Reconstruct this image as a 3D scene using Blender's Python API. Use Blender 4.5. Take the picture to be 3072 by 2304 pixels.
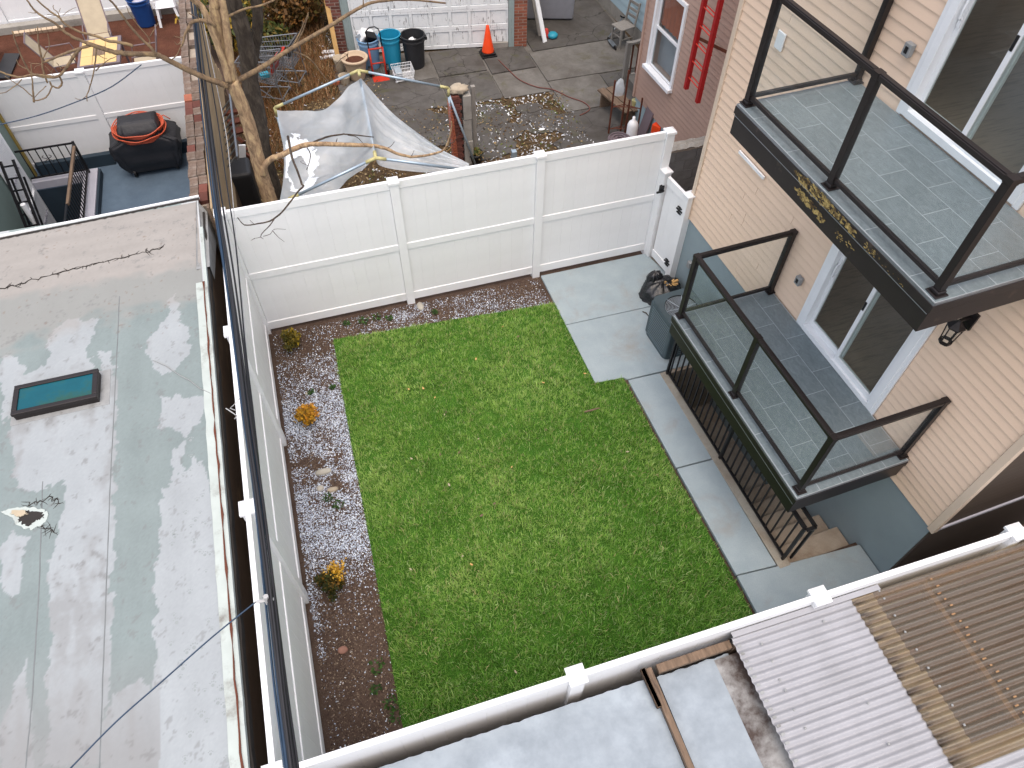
import bpy, bmesh, math, random
import numpy as np
from mathutils import Vector, Matrix, noise as mnoise
random.seed(7); RNG = np.random.default_rng(11)
sc = bpy.context.scene
for o in list(bpy.data.objects): bpy.data.objects.remove(o, do_unlink=True)
col = sc.collection
R_ = math.radians

# ---------------------------------------------------------------- camera, sky, sun, exposure
CAM_POS = Vector((1.448, -1.484, 8.724)); CAM_ROT = (R_(37.54), R_(-0.38), R_(-17.19)); FPX = 2148.92
cd = bpy.data.cameras.new('camera'); cam = bpy.data.objects.new('camera', cd); col.objects.link(cam)
cam.location = CAM_POS; cam.rotation_euler = CAM_ROT
cd.sensor_width = 36.0; cd.lens = FPX / 3072 * 36.0; cd.clip_start = 0.05; cd.clip_end = 600
sc.camera = cam
w = bpy.data.worlds.new('World'); sc.world = w; w.use_nodes = True
wn = w.node_tree.nodes; wl = w.node_tree.links
sky = wn.new('ShaderNodeTexSky'); sky.sky_type = 'NISHITA'; sky.sun_disc = False
SUN_EL, SUN_AZ = R_(74), R_(184)          # azimuth from +Y clockwise
sky.sun_elevation = SUN_EL; sky.sun_rotation = SUN_AZ; sky.dust_density = 6.0; sky.ozone_density = 1.0; sky.air_density = 1.0
bg = wn['Background']; bg.inputs['Strength'].default_value = 0.15
wl.new(sky.outputs['Color'], bg.inputs['Color'])
sd = bpy.data.lights.new('sun', 'SUN'); sd.energy = 1.2; sd.angle = R_(162); sd.color = (1.0, 0.94, 0.86)
sun = bpy.data.objects.new('sun', sd); col.objects.link(sun); sun.location = (0, 0, 30)
sdir = Vector((math.sin(SUN_AZ) * math.cos(SUN_EL), math.cos(SUN_AZ) * math.cos(SUN_EL), math.sin(SUN_EL)))
sun.rotation_euler = sdir.to_track_quat('Z', 'Y').to_euler()
vs = sc.view_settings; vs.view_transform = 'Standard'; vs.look = 'None'; vs.gamma = 1.0; vs.use_curve_mapping = False
vs.exposure = 0.72

# ---------------------------------------------------------------- pixel -> world helpers (a pixel gives a direction; the plane gives the distance)
RM = cam.rotation_euler.to_matrix()
def mk(x0, y0, s): return lambda x, y: (x0 + x / s, y0 + y / s)
D_ = mk(0, 0, 2212 / 3072)
Z1 = mk(0, 0, 2.16); Z2 = mk(600, 0, 2.5525); Z3 = mk(1300, 0, 2.458); Z5 = mk(600, 350, 2.37)
ZA = mk(0, 0, 4.1475); ZB = mk(0, 380, 4.1475); Z4 = mk(740, 60, 5.53); ZM = mk(1040, 60, 7.373); ZW = mk(1560, 0, 5.53); ZR = mk(1780, 200, 5.185); ZT = mk(480, 0, 5.53); ZL = mk(500, 250, 4.148)
def ray(p): return RM @ Vector(((p[0] - 1536) / FPX, -(p[1] - 1152) / FPX, -1))
def onz(p, z=0.0): v = ray(p); return CAM_POS + v * ((z - CAM_POS.z) / v.z)
def ony(p, y): v = ray(p); return CAM_POS + v * ((y - CAM_POS.y) / v.y)
def onx(p, x): v = ray(p); return CAM_POS + v * ((x - CAM_POS.x) / v.x)

# ---------------------------------------------------------------- materials
def lin(h):
    if isinstance(h, str):
        h = h.lstrip('#'); v = [int(h[i:i + 2], 16) / 255 for i in (0, 2, 4)]
        return tuple(x / 12.92 if x <= 0.04045 else ((x + 0.055) / 1.055) ** 2.4 for x in v)
    return tuple(h)
class NT:
    def __init__(s, name):
        s.m = bpy.data.materials.new(name); s.m.use_nodes = True; s.t = s.m.node_tree; s.n = s.t.nodes
        s.b = s.n['Principled BSDF']; s.out = s.n['Material Output']; s._co = None
    def new(s, ty, **kw):
        nd = s.n.new(ty)
        for k, v in kw.items(): setattr(nd, k, v)
        return nd
    def ln(s, a, b): s.t.links.new(a, b)
    def co(s, stretch=(1, 1, 1), kind='Object', rot=(0, 0, 0)):
        tc = s.new('ShaderNodeTexCoord'); mp = s.new('ShaderNodeMapping')
        mp.inputs['Scale'].default_value = stretch; mp.inputs['Rotation'].default_value = rot
        s.ln(tc.outputs[kind], mp.inputs['Vector']); return mp.outputs['Vector']
    def noise(s, co, scale, detail=5, rough=0.6, dist=0.0):
        nd = s.new('ShaderNodeTexNoise'); nd.inputs['Scale'].default_value = scale; nd.inputs['Detail'].default_value = detail
        nd.inputs['Roughness'].default_value = rough; nd.inputs['Distortion'].default_value = dist
        s.ln(co, nd.inputs['Vector']); return nd.outputs['Fac']
    def ramp(s, fac, stops, interp='LINEAR'):
        nd = s.new('ShaderNodeValToRGB'); cr = nd.color_ramp; cr.interpolation = interp
        while len(cr.elements) > 1: cr.elements.remove(cr.elements[-1])
        for i, (p, c) in enumerate(stops):
            e = cr.elements[0] if i == 0 else cr.elements.new(p)
            e.position = p; c = lin(c) if not isinstance(c, (int, float)) else (c, c, c); e.color = (*c[:3], 1)
        s.ln(fac, nd.inputs['Fac']); return nd.outputs['Color']
    def mix(s, fac, a, b, mode='MIX'):
        nd = s.new('ShaderNodeMix', data_type='RGBA', blend_type=mode)
        for sock, v in ((nd.inputs[0], fac), (nd.inputs[6], a), (nd.inputs[7], b)):
            if hasattr(v, 'links') or hasattr(v, 'is_linked'): s.ln(v, sock)
            elif sock is nd.inputs[0]: sock.default_value = v
            else: sock.default_value = (*lin(v)[:3], 1)
        return nd.outputs[2]
    def math(s, op, a, b=0.0):
        nd = s.new('ShaderNodeMath', operation=op)
        for sock, v in ((nd.inputs[0], a), (nd.inputs[1], b)):
            if isinstance(v, (int, float)): sock.default_value = v
            else: s.ln(v, sock)
        return nd.outputs[0]
    def rnd(s, c, amt):
        oi = s.new('ShaderNodeObjectInfo'); hs = s.new('ShaderNodeHueSaturation')
        v = s.math('MULTIPLY_ADD', oi.outputs['Random'], 2 * amt); v.node.inputs[2].default_value = 1 - amt
        s.ln(v, hs.inputs['Value']); s.ln(c, hs.inputs['Color']); return hs.outputs['Color']
    def bump(s, h, strength=0.3, dist=0.01):
        bp = s.new('ShaderNodeBump'); bp.inputs['Strength'].default_value = strength; bp.inputs['Distance'].default_value = dist
        s.ln(h, bp.inputs['Height']); s.ln(bp.outputs['Normal'], s.b.inputs['Normal'])
    def fin(s, c=None, rough=0.6, metal=0.0, spec=0.4):
        if c is not None:
            if hasattr(c, 'is_linked'): s.ln(c, s.b.inputs['Base Color'])
            else: s.b.inputs['Base Color'].default_value = (*lin(c)[:3], 1)
        if hasattr(rough, 'is_linked'): s.ln(rough, s.b.inputs['Roughness'])
        else: s.b.inputs['Roughness'].default_value = rough
        s.b.inputs['Metallic'].default_value = metal; s.b.inputs['Specular IOR Level'].default_value = spec
        return s.m
def scale_c(c, k): return tuple(min(1, x * k) for x in lin(c)[:3])
def PM(name, c, rough=0.6, var=0.12, scale=6, metal=0, bump=0.0, bscale=80, stretch=(1, 1, 1), rnd=0.0, dirt=None, dscale=2.5, dpos=(0.55, 0.75), spec=0.4, bdist=0.004):
    n = NT(name); co = n.co(stretch)
    cc = n.ramp(n.noise(co, scale), [(0.3, scale_c(c, 1 - var)), (0.7, scale_c(c, 1 + var))])
    if dirt: cc = n.mix(n.ramp(n.noise(co, dscale, 8, 0.65), [(dpos[0], 0.0), (dpos[1], 1.0)]), cc, dirt)
    if rnd: cc = n.rnd(cc, rnd)
    if bump: n.bump(n.noise(co, bscale, 4), bump, bdist)
    return n.fin(cc, rough, metal, spec)
MT = {}
def mat(k): return MT[k]

# vinyl and paint
MT['vinyl'] = PM('white_vinyl', '#e6e7e8', 0.45, 0.03, 3, rnd=0.012, dirt='#cdcdca', dscale=1.6, dpos=(0.58, 0.85))
MT['trim_white'] = PM('white_trim', '#e4e6e8', 0.4, 0.03, 5)
MT['siding'] = PM('tan_siding', '#e3c8b0', 0.55, 0.035, 2.2, rnd=0.02, bump=0.08, bscale=120, stretch=(1, .15, 6), dirt='#dbc0a7', dscale=.9, dpos=(.5, .8))
MT['siding_dark'] = PM('dark_siding', '#4a4038', 0.6, 0.08, 3, rnd=0.05)
MT['tan_trim'] = PM('tan_trim', '#cfbca8', 0.5, 0.04, 3)
MT['foundation'] = PM('grey_blue_stucco', '#88969b', 0.85, 0.06, 2.0, bump=0.35, bscale=160, dirt='#87979c', dscale=1.2, dpos=(.45, .8))
MT['bronze'] = PM('dark_bronze_metal', '#231e1e', 0.42, 0.12, 5, metal=0.3, rnd=0.03, spec=.5)
MT['black_iron'] = PM('black_iron', '#1a1a1d', 0.45, 0.15, 8, metal=0.4)
MT['black'] = PM('black_plastic', '#141416', 0.5, 0.15, 10)
MT['void'] = PM('interior_shade', '#1d1a18', 0.9, 0.1, 4)
MT['room'] = PM('room_wall', '#8a8378', 0.9, 0.05, 3)
def floor_mat():
    n = NT('wood_floor'); co = n.co((1.2, 14, 1))
    c = n.ramp(n.noise(co, 3, 6), [(.3, '#8f7d6c'), (.55, '#ab9784'), (.75, '#9a8672')]); return n.fin(c, 0.35)
MT['floor'] = floor_mat()
def glass(name, tint, ior=1.45, tr=0.9, rough=0.0, dirt=0.0):
    n = NT(name); g = n.new('ShaderNodeBsdfGlossy'); g.inputs['Roughness'].default_value = rough; g.inputs['Color'].default_value = (1, 1, 1, 1)
    t = n.new('ShaderNodeBsdfTransparent'); t.inputs['Color'].default_value = (*lin(tint), 1)
    lw = n.new('ShaderNodeLayerWeight'); lw.inputs['Blend'].default_value = .5; fr = n.math('MULTIPLY_ADD', n.math('POWER', lw.outputs['Facing'], 5.0), .5); fr.node.inputs[2].default_value = .010
    mx = n.new('ShaderNodeMixShader'); n.ln(fr, mx.inputs[0]); n.ln(t.outputs[0], mx.inputs[1]); n.ln(g.outputs[0], mx.inputs[2])
    last = mx.outputs[0]
    if dirt:
        d = n.new('ShaderNodeBsdfDiffuse'); d.inputs['Color'].default_value = (.75, .78, .8, 1)
        nz = n.noise(n.co(), 3.0, 6, .6, .8); f = n.math('MULTIPLY', n.ramp(nz, [(.4, .3), (.75, 1.0)]), dirt)
        m2 = n.new('ShaderNodeMixShader'); n.ln(f, m2.inputs[0]); n.ln(last, m2.inputs[1]); n.ln(d.outputs[0], m2.inputs[2]); last = m2.outputs[0]
    n.ln(last, n.out.inputs['Surface']); n.n.remove(n.b); return n.m
MT['glass'] = glass('rail_glass', '#fbfdfd', 1.5, dirt=0.03)
MT['door_glass'] = glass('door_glass', '#eef2f0', 1.5, dirt=0.012)
MT['window_glass'] = glass('window_glass', '#eef2f2', 1.5, dirt=.03)
def tile_mat():
    n = NT('slate_tile'); co = n.co((1, 1, 1)); oi = n.new('ShaderNodeObjectInfo')
    add = n.new('ShaderNodeVectorMath', operation='ADD'); n.ln(co, add.inputs[0]); cx = n.new('ShaderNodeCombineXYZ')
    n.ln(n.math('MULTIPLY', oi.outputs['Random'], 40), cx.inputs[0]); n.ln(cx.outputs[0], add.inputs[1]); v = add.outputs[0]
    c = n.ramp(n.noise(v, 5, 8, .7, 1.2), [(.25, '#586367'), (.5, '#687377'), (.8, '#7d888c')])
    c = n.mix(n.ramp(n.noise(v, 60, 3), [(.5, 0.0), (.7, .25)]), c, '#88939a'); c = n.rnd(c, .06)
    n.bump(n.noise(v, 40, 5), .15, .003); return n.fin(c, 0.42, 0, .5)
MT['tile'] = tile_mat()
MT['grout'] = PM('pale_grout', '#a0a9ad', 0.85, 0.05, 20)
def conc(name, a, b, stain, sp=(.52, .72), ss=1.6, crack=0.0, moss=None):
    n = NT(name); co = n.co()
    c = n.ramp(n.noise(co, 3.2, 9, .68), [(.3, a), (.72, b)])
    c = n.mix(n.ramp(n.noise(co, ss, 9, .7, .4), [(sp[0], 0.0), (sp[1], 1.0)]), c, stain)
    if moss: c = n.mix(n.ramp(n.noise(co, 2.3, 10, .72, .6), [(.56, 0.0), (.66, .75)]), c, moss)
    c = n.mix(n.ramp(n.noise(co, 90, 3), [(.35, .22), (.6, 0.0)]), c, scale_c(a, .55))
    if crack:
        vo = n.new('ShaderNodeTexVoronoi', feature='DISTANCE_TO_EDGE'); vo.inputs['Scale'].default_value = 1.1
        ad = n.new('ShaderNodeVectorMath', operation='ADD'); nz = n.new('ShaderNodeTexNoise'); nz.inputs['Scale'].default_value = 3; n.ln(co, nz.inputs['Vector'])
        sc_ = n.new('ShaderNodeVectorMath', operation='SCALE'); sc_.inputs['Scale'].default_value = .35; n.ln(nz.outputs['Color'], sc_.inputs[0]); n.ln(co, ad.inputs[0]); n.ln(sc_.outputs[0], ad.inputs[1]); n.ln(ad.outputs[0], vo.inputs['Vector'])
        f = n.ramp(vo.outputs['Distance'], [(0.0, 1.0), (.012, 0.0)]); c = n.mix(n.math('MULTIPLY', f, crack), c, '#1d1a17')
    c = n.rnd(c, .035); n.bump(n.noise(co, 55, 6, .7), .3, .004); return n.fin(c, 0.88)
MT['concrete'] = conc('new_concrete', '#8b999f', '#9aa6ab', '#8c877e', (.52, .82), 1.3)
MT['kerb_concrete'] = conc('stained_kerb', '#8e8a80', '#a59f92', '#7b6a58', (.45, .75), 1.8)
MT['step_concrete'] = conc('step_concrete', '#8f8375', '#a59a8b', '#74604d', (.45, .75), 2.0)
MT['old_concrete'] = conc('old_concrete', '#4a4845', '#605d5a', '#3a3530', (.42, .72), .9, crack=.8, moss='#4a4a30')
MT['old_concrete2'] = conc('old_concrete_light', '#605d59', '#74716c', '#4b463f', (.45, .75), 1.3, moss='#55523a')
MT['patio_paint'] = conc('blue_grey_patio', '#4a5b6c', '#586a7b', '#414e5c', (.5, .8), .8)
MT['block'] = conc('cinder_block', '#6d6f70', '#858686', '#57534f', (.45, .75), 1.4)
MT['grey_conc'] = conc('grey_coping', '#8d8a84', '#a39f97', '#6e675d', (.5, .75), 2.0)
def soil_mat(name, a, b, c3, fleck):
    n = NT(name); co = n.co()
    c = n.ramp(n.noise(co, 2.2, 9, .7), [(.3, a), (.55, b), (.75, c3)])
    c = n.mix(n.ramp(n.noise(co, 70, 4, .7), [(.58, 0.0), (.66, .8)]), c, fleck)
    c = n.mix(n.ramp(n.noise(co, 38, 4, .7), [(.3, .7), (.42, 0.0)]), c, scale_c(a, .5))
    n.bump(n.noise(co, 45, 6, .75), .9, .02); return n.fin(c, 0.95, 0, .15)
MT['soil'] = soil_mat('garden_soil', '#44372f', '#54453c', '#605146', '#7b6e64')
MT['brown_soil'] = soil_mat('brown_soil', '#43291d', '#57362a', '#664334', '#7a5a48')
MT['lawn_soil'] = soil_mat('lawn_soil', '#2c4a14', '#3b6420', '#4a7428', '#5b7032')
MT['litter'] = soil_mat('leaf_litter', '#3d3324', '#544432', '#6a5840', '#8a7a5e')
def attr_mat(name, rough=.6, trans=0.0, spec=.3):
    n = NT(name); a = n.new('ShaderNodeAttribute', attribute_name='Col')
    m = n.fin(a.outputs['Color'], rough, 0, spec)
    if trans:
        t = n.new('ShaderNodeBsdfTranslucent'); n.ln(a.outputs['Color'], t.inputs['Color']); mx = n.new('ShaderNodeMixShader'); mx.inputs[0].default_value = trans
        n.ln(n.b.outputs[0], mx.inputs[1]); n.ln(t.outputs[0], mx.inputs[2]); n.ln(mx.outputs[0], n.out.inputs['Surface'])
    return m
MT['coating'] = attr_mat('roof_coating', .88, spec=.2); MT['grass'] = attr_mat('grass_blade', .5, .25); MT['chips'] = attr_mat('mulch_chip', .85); MT['leaf'] = attr_mat('leaf', .6, .2)
# left flat roof: grey membrane with worn white coating
def roof_mat():
    n = NT('coated_flat_roof'); co = n.co(); sep = n.new('ShaderNodeSeparateXYZ'); n.ln(co, sep.inputs[0])
    grey = n.ramp(n.noise(co, 2.5, 8, .65), [(.3, '#7d8a89'), (.7, '#8e9b99')]); white = n.ramp(n.noise(co, 3, 8, .6), [(.3, '#a6abad'), (.7, '#b9bdbf')])
    st = n.co((1.0, .32, 1)); big = n.noise(st, 1.5, 9, .58, .35)
    # broad lanes of coating along the length
    lane = n.ramp(n.math('ADD', n.math('MULTIPLY', sep.outputs[0], -.36), 0.0), [(0.0, .50), (.07, .55), (.13, .72), (.2, .6), (.25, .38), (.33, .36), (.37, .56), (.6, .58), (.8, .50), (1.0, .42)])
    f = n.math('ADD', n.math('MULTIPLY', n.math('SUBTRACT', lane, .5), 1.3), big)
    far = n.ramp(sep.outputs[1], [(0.0, 0.0), (1.0, 0.0)])
    fy = n.new('ShaderNodeMapRange'); fy.inputs[1].default_value = 3.6; fy.inputs[2].default_value = 5.6; fy.inputs[3].default_value = 0.0; fy.inputs[4].default_value = .22; n.ln(sep.outputs[1], fy.inputs[0])
    f = n.math('SUBTRACT', f, fy.outputs[0])
    c = n.mix(n.ramp(f, [(.455, 0.0), (.485, 1.0)]), grey, white)
    # warm grey dusty far strip
    fz = n.new('ShaderNodeMapRange'); fz.inputs[1].default_value = 5.7; fz.inputs[2].default_value = 5.95; n.ln(n.math('ADD', sep.outputs[1], n.math('MULTIPLY', n.math('SUBTRACT', big, .5), .9)), fz.inputs[0])
    dust = n.ramp(n.noise(n.co((.6, 2.5, 1)), 2.6, 9, .7), [(.3, '#7f7b76'), (.5, '#9a9793'), (.75, '#a8a5a1')])
    c = n.mix(fz.outputs[0], c, dust)
    c = n.mix(n.math('MULTIPLY', n.ramp(n.noise(n.co((1, .2, 1)), 3.5, 8, .7), [(.52, 0.0), (.72, .55)]), 1.0), c, '#8a8987')
    c = n.mix(n.ramp(n.noise(co, 16, 7, .75), [(.66, 0.0), (.74, .5)]), c, '#6e6a64')
    # alligator cracks only where the noise allows
    vo = n.new('ShaderNodeTexVoronoi', feature='DISTANCE_TO_EDGE'); vo.inputs['Scale'].default_value = 9; n.ln(co, vo.inputs['Vector'])
    ck = n.math('MULTIPLY', n.ramp(vo.outputs['Distance'], [(0, 1.0), (.03, 0.0)]), n.ramp(n.noise(n.co((.5, 2.2, 1)), .9, 6, .7), [(.6, 0.0), (.66, .9)]))
    c = n.mix(ck, c, '#3a3531')
    n.bump(n.noise(co, 30, 6), .2, .004); return n.fin(c, 0.75, 0, .3)
MT['roof'] = roof_mat()
MT['paw'] = PM('paw_print_grey', '#868d8e', .75, .06, 8)
MT['membrane'] = PM('roof_membrane_edge', '#a9b2ae', .7, .08, 4, dirt='#6c6862', dscale=3)
MT['tar'] = PM('black_tar', '#26221f', .8, .2, 8)
MT['brown_wall'] = PM('brown_wall', '#4b3a2a', .9, .2, 5, bump=.4, bscale=60, dirt='#7d6547', dscale=3, stretch=(1, .3, 1))
MT['flashing'] = PM('grey_flashing', '#8b8d8d', .6, .15, 6, dirt='#57534d', dscale=4)
MT['sky_glass'] = PM('skylight_glass', '#0b4f5c', .3, .15, 3, dirt='#234c47', dscale=1.4, dpos=(.45, .55), spec=.25)
MT['silver'] = PM('silver_coated_roof', '#8d979f', .5, .1, 3, metal=.1, dirt='#747e86', dscale=2.6, dpos=(.42, .7), bump=.25, bscale=18)
MT['rust_stain'] = PM('stained_metal', '#8f8f8e', .7, .15, 3, dirt='#3d312c', dscale=2.0, dpos=(.4, .55))
def corr_white():
    n = NT('white_corrugated'); co = n.co()
    c = n.ramp(n.noise(co, 3, 6), [(.3, '#8c8d91'), (.7, '#9a9ba0')]); c = n.mix(n.ramp(n.noise(co, 14, 9, .8), [(.66, 0.0), (.72, .6)]), c, '#8f8f90')
    return n.fin(c, .45)
MT['corr'] = corr_white()
def fibre():
    n = NT('yellowed_fibreglass'); co = n.co((.25, 1, 1)); sep = n.new('ShaderNodeSeparateXYZ'); n.ln(n.co(), sep.inputs[0])
    c = n.ramp(n.noise(co, 6, 8, .7), [(.3, '#8c8376'), (.55, '#9a9183'), (.75, '#817668')])
    c = n.mix(n.ramp(n.noise(n.co((.15, 3, 1)), 7, 8, .7), [(.5, 0.0), (.68, .8)]), c, '#86664c')
    val = n.math('SINE', n.math('MULTIPLY', sep.outputs[1], -2 * math.pi / .068)); vz = n.math('ADD', val, n.math('MULTIPLY', n.math('SUBTRACT', n.noise(n.co((.5, 2, 1)), 6, 5), .5), 1.6)); c = n.mix(n.ramp(vz, [(0.0, .6), (.35, 0.0)]), c, '#5a4433'); dirtv = n.ramp(vz, [(0.0, 1.0), (.4, 0.0)])
    edge = n.new('ShaderNodeMapRange'); edge.inputs[1].default_value = .22; edge.inputs[2].default_value = .0; n.ln(n.math('SUBTRACT', sep.outputs[0], -.01), edge.inputs[0])
    st = n.math('MULTIPLY', edge.outputs[0], n.ramp(n.noise(n.co((2.0, 9, 1)), 1.6, 6, .6), [(.42, 0.0), (.56, 1.0)])); c = n.mix(st, c, '#1f1812')
    d = n.new('ShaderNodeBsdfDiffuse'); n.ln(c, d.inputs['Color']); t = n.new('ShaderNodeBsdfTransparent'); t.inputs['Color'].default_value = (*lin('#ecdcb6'), 1)
    g = n.new('ShaderNodeBsdfGlossy'); g.inputs['Roughness'].default_value = .25
    mx = n.new('ShaderNodeMixShader'); n.ln(n.math('ADD', n.math('MULTIPLY', dirtv, .22), n.math('ADD', n.math('MULTIPLY', st, .5), .30)), mx.inputs[0]); n.ln(t.outputs[0], mx.inputs[1]); n.ln(d.outputs[0], mx.inputs[2])
    m2 = n.new('ShaderNodeMixShader'); m2.inputs[0].default_value = .05; n.ln(mx.outputs[0], m2.inputs[1]); n.ln(g.outputs[0], m2.inputs[2])
    n.ln(m2.outputs[0], n.out.inputs['Surface']); n.n.remove(n.b); return n.m
MT['fibre'] = fibre()
MT['old_wood'] = PM('weathered_wood', '#6d5b4b', .85, .3, 5, stretch=(8, 1, 8), bump=.5, bscale=20, dirt='#3a2e26', dscale=3)
MT['grey_wood'] = PM('grey_wood', '#84807a', .85, .2, 5, stretch=(8, 8, 1), bump=.4, bscale=25, rnd=.1)
MT['plank'] = PM('brown_plank', '#a48f70', .9, .25, 4, stretch=(6, .35, 6), bump=.5, bscale=18, rnd=.12, dirt='#7d6a50', dscale=2)
MT['pine'] = PM('raw_timber', '#c09a62', .7, .12, 4, stretch=(6, 6, .6))
MT['chrome'] = PM('galvanised_steel', '#8b9299', .35, .1, 6, metal=.7)
MT['pipe'] = PM('conduit_pipe', '#9fb1be', .35, .08, 6, metal=.45)
MT['fitting'] = PM('yellow_fitting', '#b5ae7a', .5, .12, 20)
MT['wire'] = PM('cart_wire', '#7d8186', .45, .1, 6, metal=.3)
MT['brick'] = PM('red_brick', '#663d34', .9, .2, 9, rnd=.3, bump=.4, bscale=60, dirt='#4a2f2b', dscale=5)
MT['brick_orange'] = PM('orange_brick', '#8a5340', .9, .2, 9, rnd=.3, bump=.4, bscale=60, dirt='#5c3428', dscale=5)
MT['brick_top'] = PM('worn_brick', '#68584d', .9, .25, 9, rnd=.2, bump=.6, bscale=40, dirt='#857d76', dscale=4, dpos=(.45, .7))
MT['mortar'] = PM('mortar', '#a89e92', .95, .12, 12)
def peel():
    n = NT('peeling_white_paint'); co = n.co()
    c = n.ramp(n.noise(co, 4, 6), [(.3, '#dde1e2'), (.7, '#eceeee')])
    f = n.ramp(n.noise(n.co((14, 14, 2.2)), 2.4, 8, .75, .3), [(.57, 0.0), (.60, 1.0)])
    g = n.ramp(n.noise(co, 2.6, 6), [(.47, 0.0), (.55, 1.0)])
    c = n.mix(n.math('MULTIPLY', f, g), c, '#4e4a46'); n.bump(f, .3, .004); return n.fin(c, .7)
MT['peel'] = peel()
MT['grey_paint'] = PM('grey_green_paint', '#8f9d9c', .75, .1, 4, stretch=(4, 4, 1), dirt='#66706f', dscale=4)
MT['brown_siding'] = PM('brown_siding', '#b09384', .6, .06, 2.5, rnd=.03, dirt='#9c8277', dscale=1.0, dpos=(.4, .8))
MT['blue_siding'] = PM('pale_blue_siding', '#a9c0c9', .6, .06, 3, rnd=.03)
MT['pale_blue'] = PM('pale_blue_paint', '#9db3b9', .8, .1, 2.5, dirt='#7f9094', dscale=2, bump=.3, bscale=60)
MT['red'] = PM('red_paint', '#a01c1e', .5, .1, 5)
MT['red_rung'] = PM('orange_red_rung', '#c8392a', .5, .1, 5)
MT['truck_red'] = PM('hand_truck_red', '#b3321f', .5, .1, 8)
MT['rusty_clip'] = PM('rusty_clip', '#8d6d4c', .8, .3, 20, dirt='#7a4a2a', dscale=9)
MT['rust'] = PM('rusty_iron', '#5a2f1f', .8, .2, 12)
MT['orange'] = PM('cone_orange', '#e5481a', .5, .08, 6)
MT['blue_bin'] = PM('turquoise_plastic', '#1f87a8', .4, .06, 4)
MT['pale_bin'] = PM('pale_blue_plastic', '#6f93b4', .5, .06, 4)
MT['navy_bin'] = PM('navy_plastic', '#163f78', .4, .08, 4)
MT['dark_bin'] = PM('charcoal_plastic', '#26272a', .5, .1, 6)
MT['planter'] = PM('beige_planter', '#b9a58c', .75, .08, 5, dirt='#9c8770', dscale=3)
MT['pink_rock'] = PM('pinkish_rock', '#8f6a5c', .9, .15, 9, bump=.4, bscale=40)
MT['seam'] = PM('seam_grey', '#6d7273', .85, .15, 6)
MT['terracotta'] = PM('terracotta', '#b4664a', .8, .1, 5)
MT['stone'] = PM('grey_stone', '#a39f95', .85, .15, 6, bump=.4, bscale=30)
MT['pot_stone'] = PM('pale_stone_pot', '#a69a87', .85, .15, 8, bump=.5, bscale=25)
MT['mattress'] = PM('grey_mattress', '#a6a6ac', .9, .06, 8, bump=.3, bscale=60)
MT['dull_hose'] = PM('dull_red_hose', '#6b4038', .7, .1, 12)
MT['hose'] = PM('orange_hose', '#b85236', .5, .1, 12)
MT['cover'] = PM('black_grill_cover', '#222328', .55, .15, 6, bump=.5, bscale=12, bdist=.02)
MT['bag'] = PM('black_bag', '#121316', .25, .15, 6, bump=.7, bscale=16, bdist=.02, spec=.6)
MT['ac_green'] = PM('grey_green_metal', '#46545a', .5, .08, 5, metal=.2)
MT['ac_fin'] = PM('condenser_fin', '#5f6e74', .45, .06, 5, metal=.2)
MT['fan_grey'] = PM('pale_fan_grille', '#aab5bd', .4, .06, 5, metal=.3)
MT['teal'] = PM('teal_plastic', '#2a8ea5', .45, .08, 5)
MT['toy_red'] = PM('toy_red', '#bf3a33', .45, .08, 5)
MT['yellow_pad'] = PM('yellow_table_top', '#c9ac74', .6, .05, 4)
MT['beige'] = PM('beige_fabric', '#a89c86', .85, .08, 6)
MT['purple_trim'] = PM('grey_frame', '#6d6166', .6, .1, 6)
MT['green_wall'] = PM('green_grey_wall', '#6c7c76', .85, .06, 2)
MT['yellow_pipe'] = PM('mustard_paint', '#8f7a3c', .7, .15, 6)
MT['dark_blue'] = PM('dark_blue_paint', '#24333f', .8, .12, 4)
MT['pinkish'] = PM('pale_kerb_paint', '#a9a9b3', .8, .06, 4)
MT['cable_blue'] = PM('blue_cable', '#22384f', .5, .15, 12)
MT['cable_black'] = PM('black_cable', '#222226', .5, .15, 12)
MT['cable_pale'] = PM('pale_cable', '#a7a8a8', .5, .1, 12)
def bark(name, a, b, c3):
    n = NT(name); co = n.co((1, 1, .35))
    c = n.ramp(n.noise(co, 14, 9, .72, .5), [(.3, a), (.5, b), (.68, c3)]); n.bump(n.noise(co, 30, 8, .75), .9, .02); return n.fin(c, .92, 0, .2)
MT['bark'] = bark('tan_bark', '#54463a', '#a0876b', '#cbb288'); MT['bark_dark'] = bark('dark_bark', '#2c2723', '#463f38', '#5d554b'); MT['twig'] = bark('twig_bark', '#4a3f36', '#7d6a55', '#98825f')
MT['twig_dark'] = bark('dark_twig', '#2b2624', '#4b423b', '#5e5347')
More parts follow.
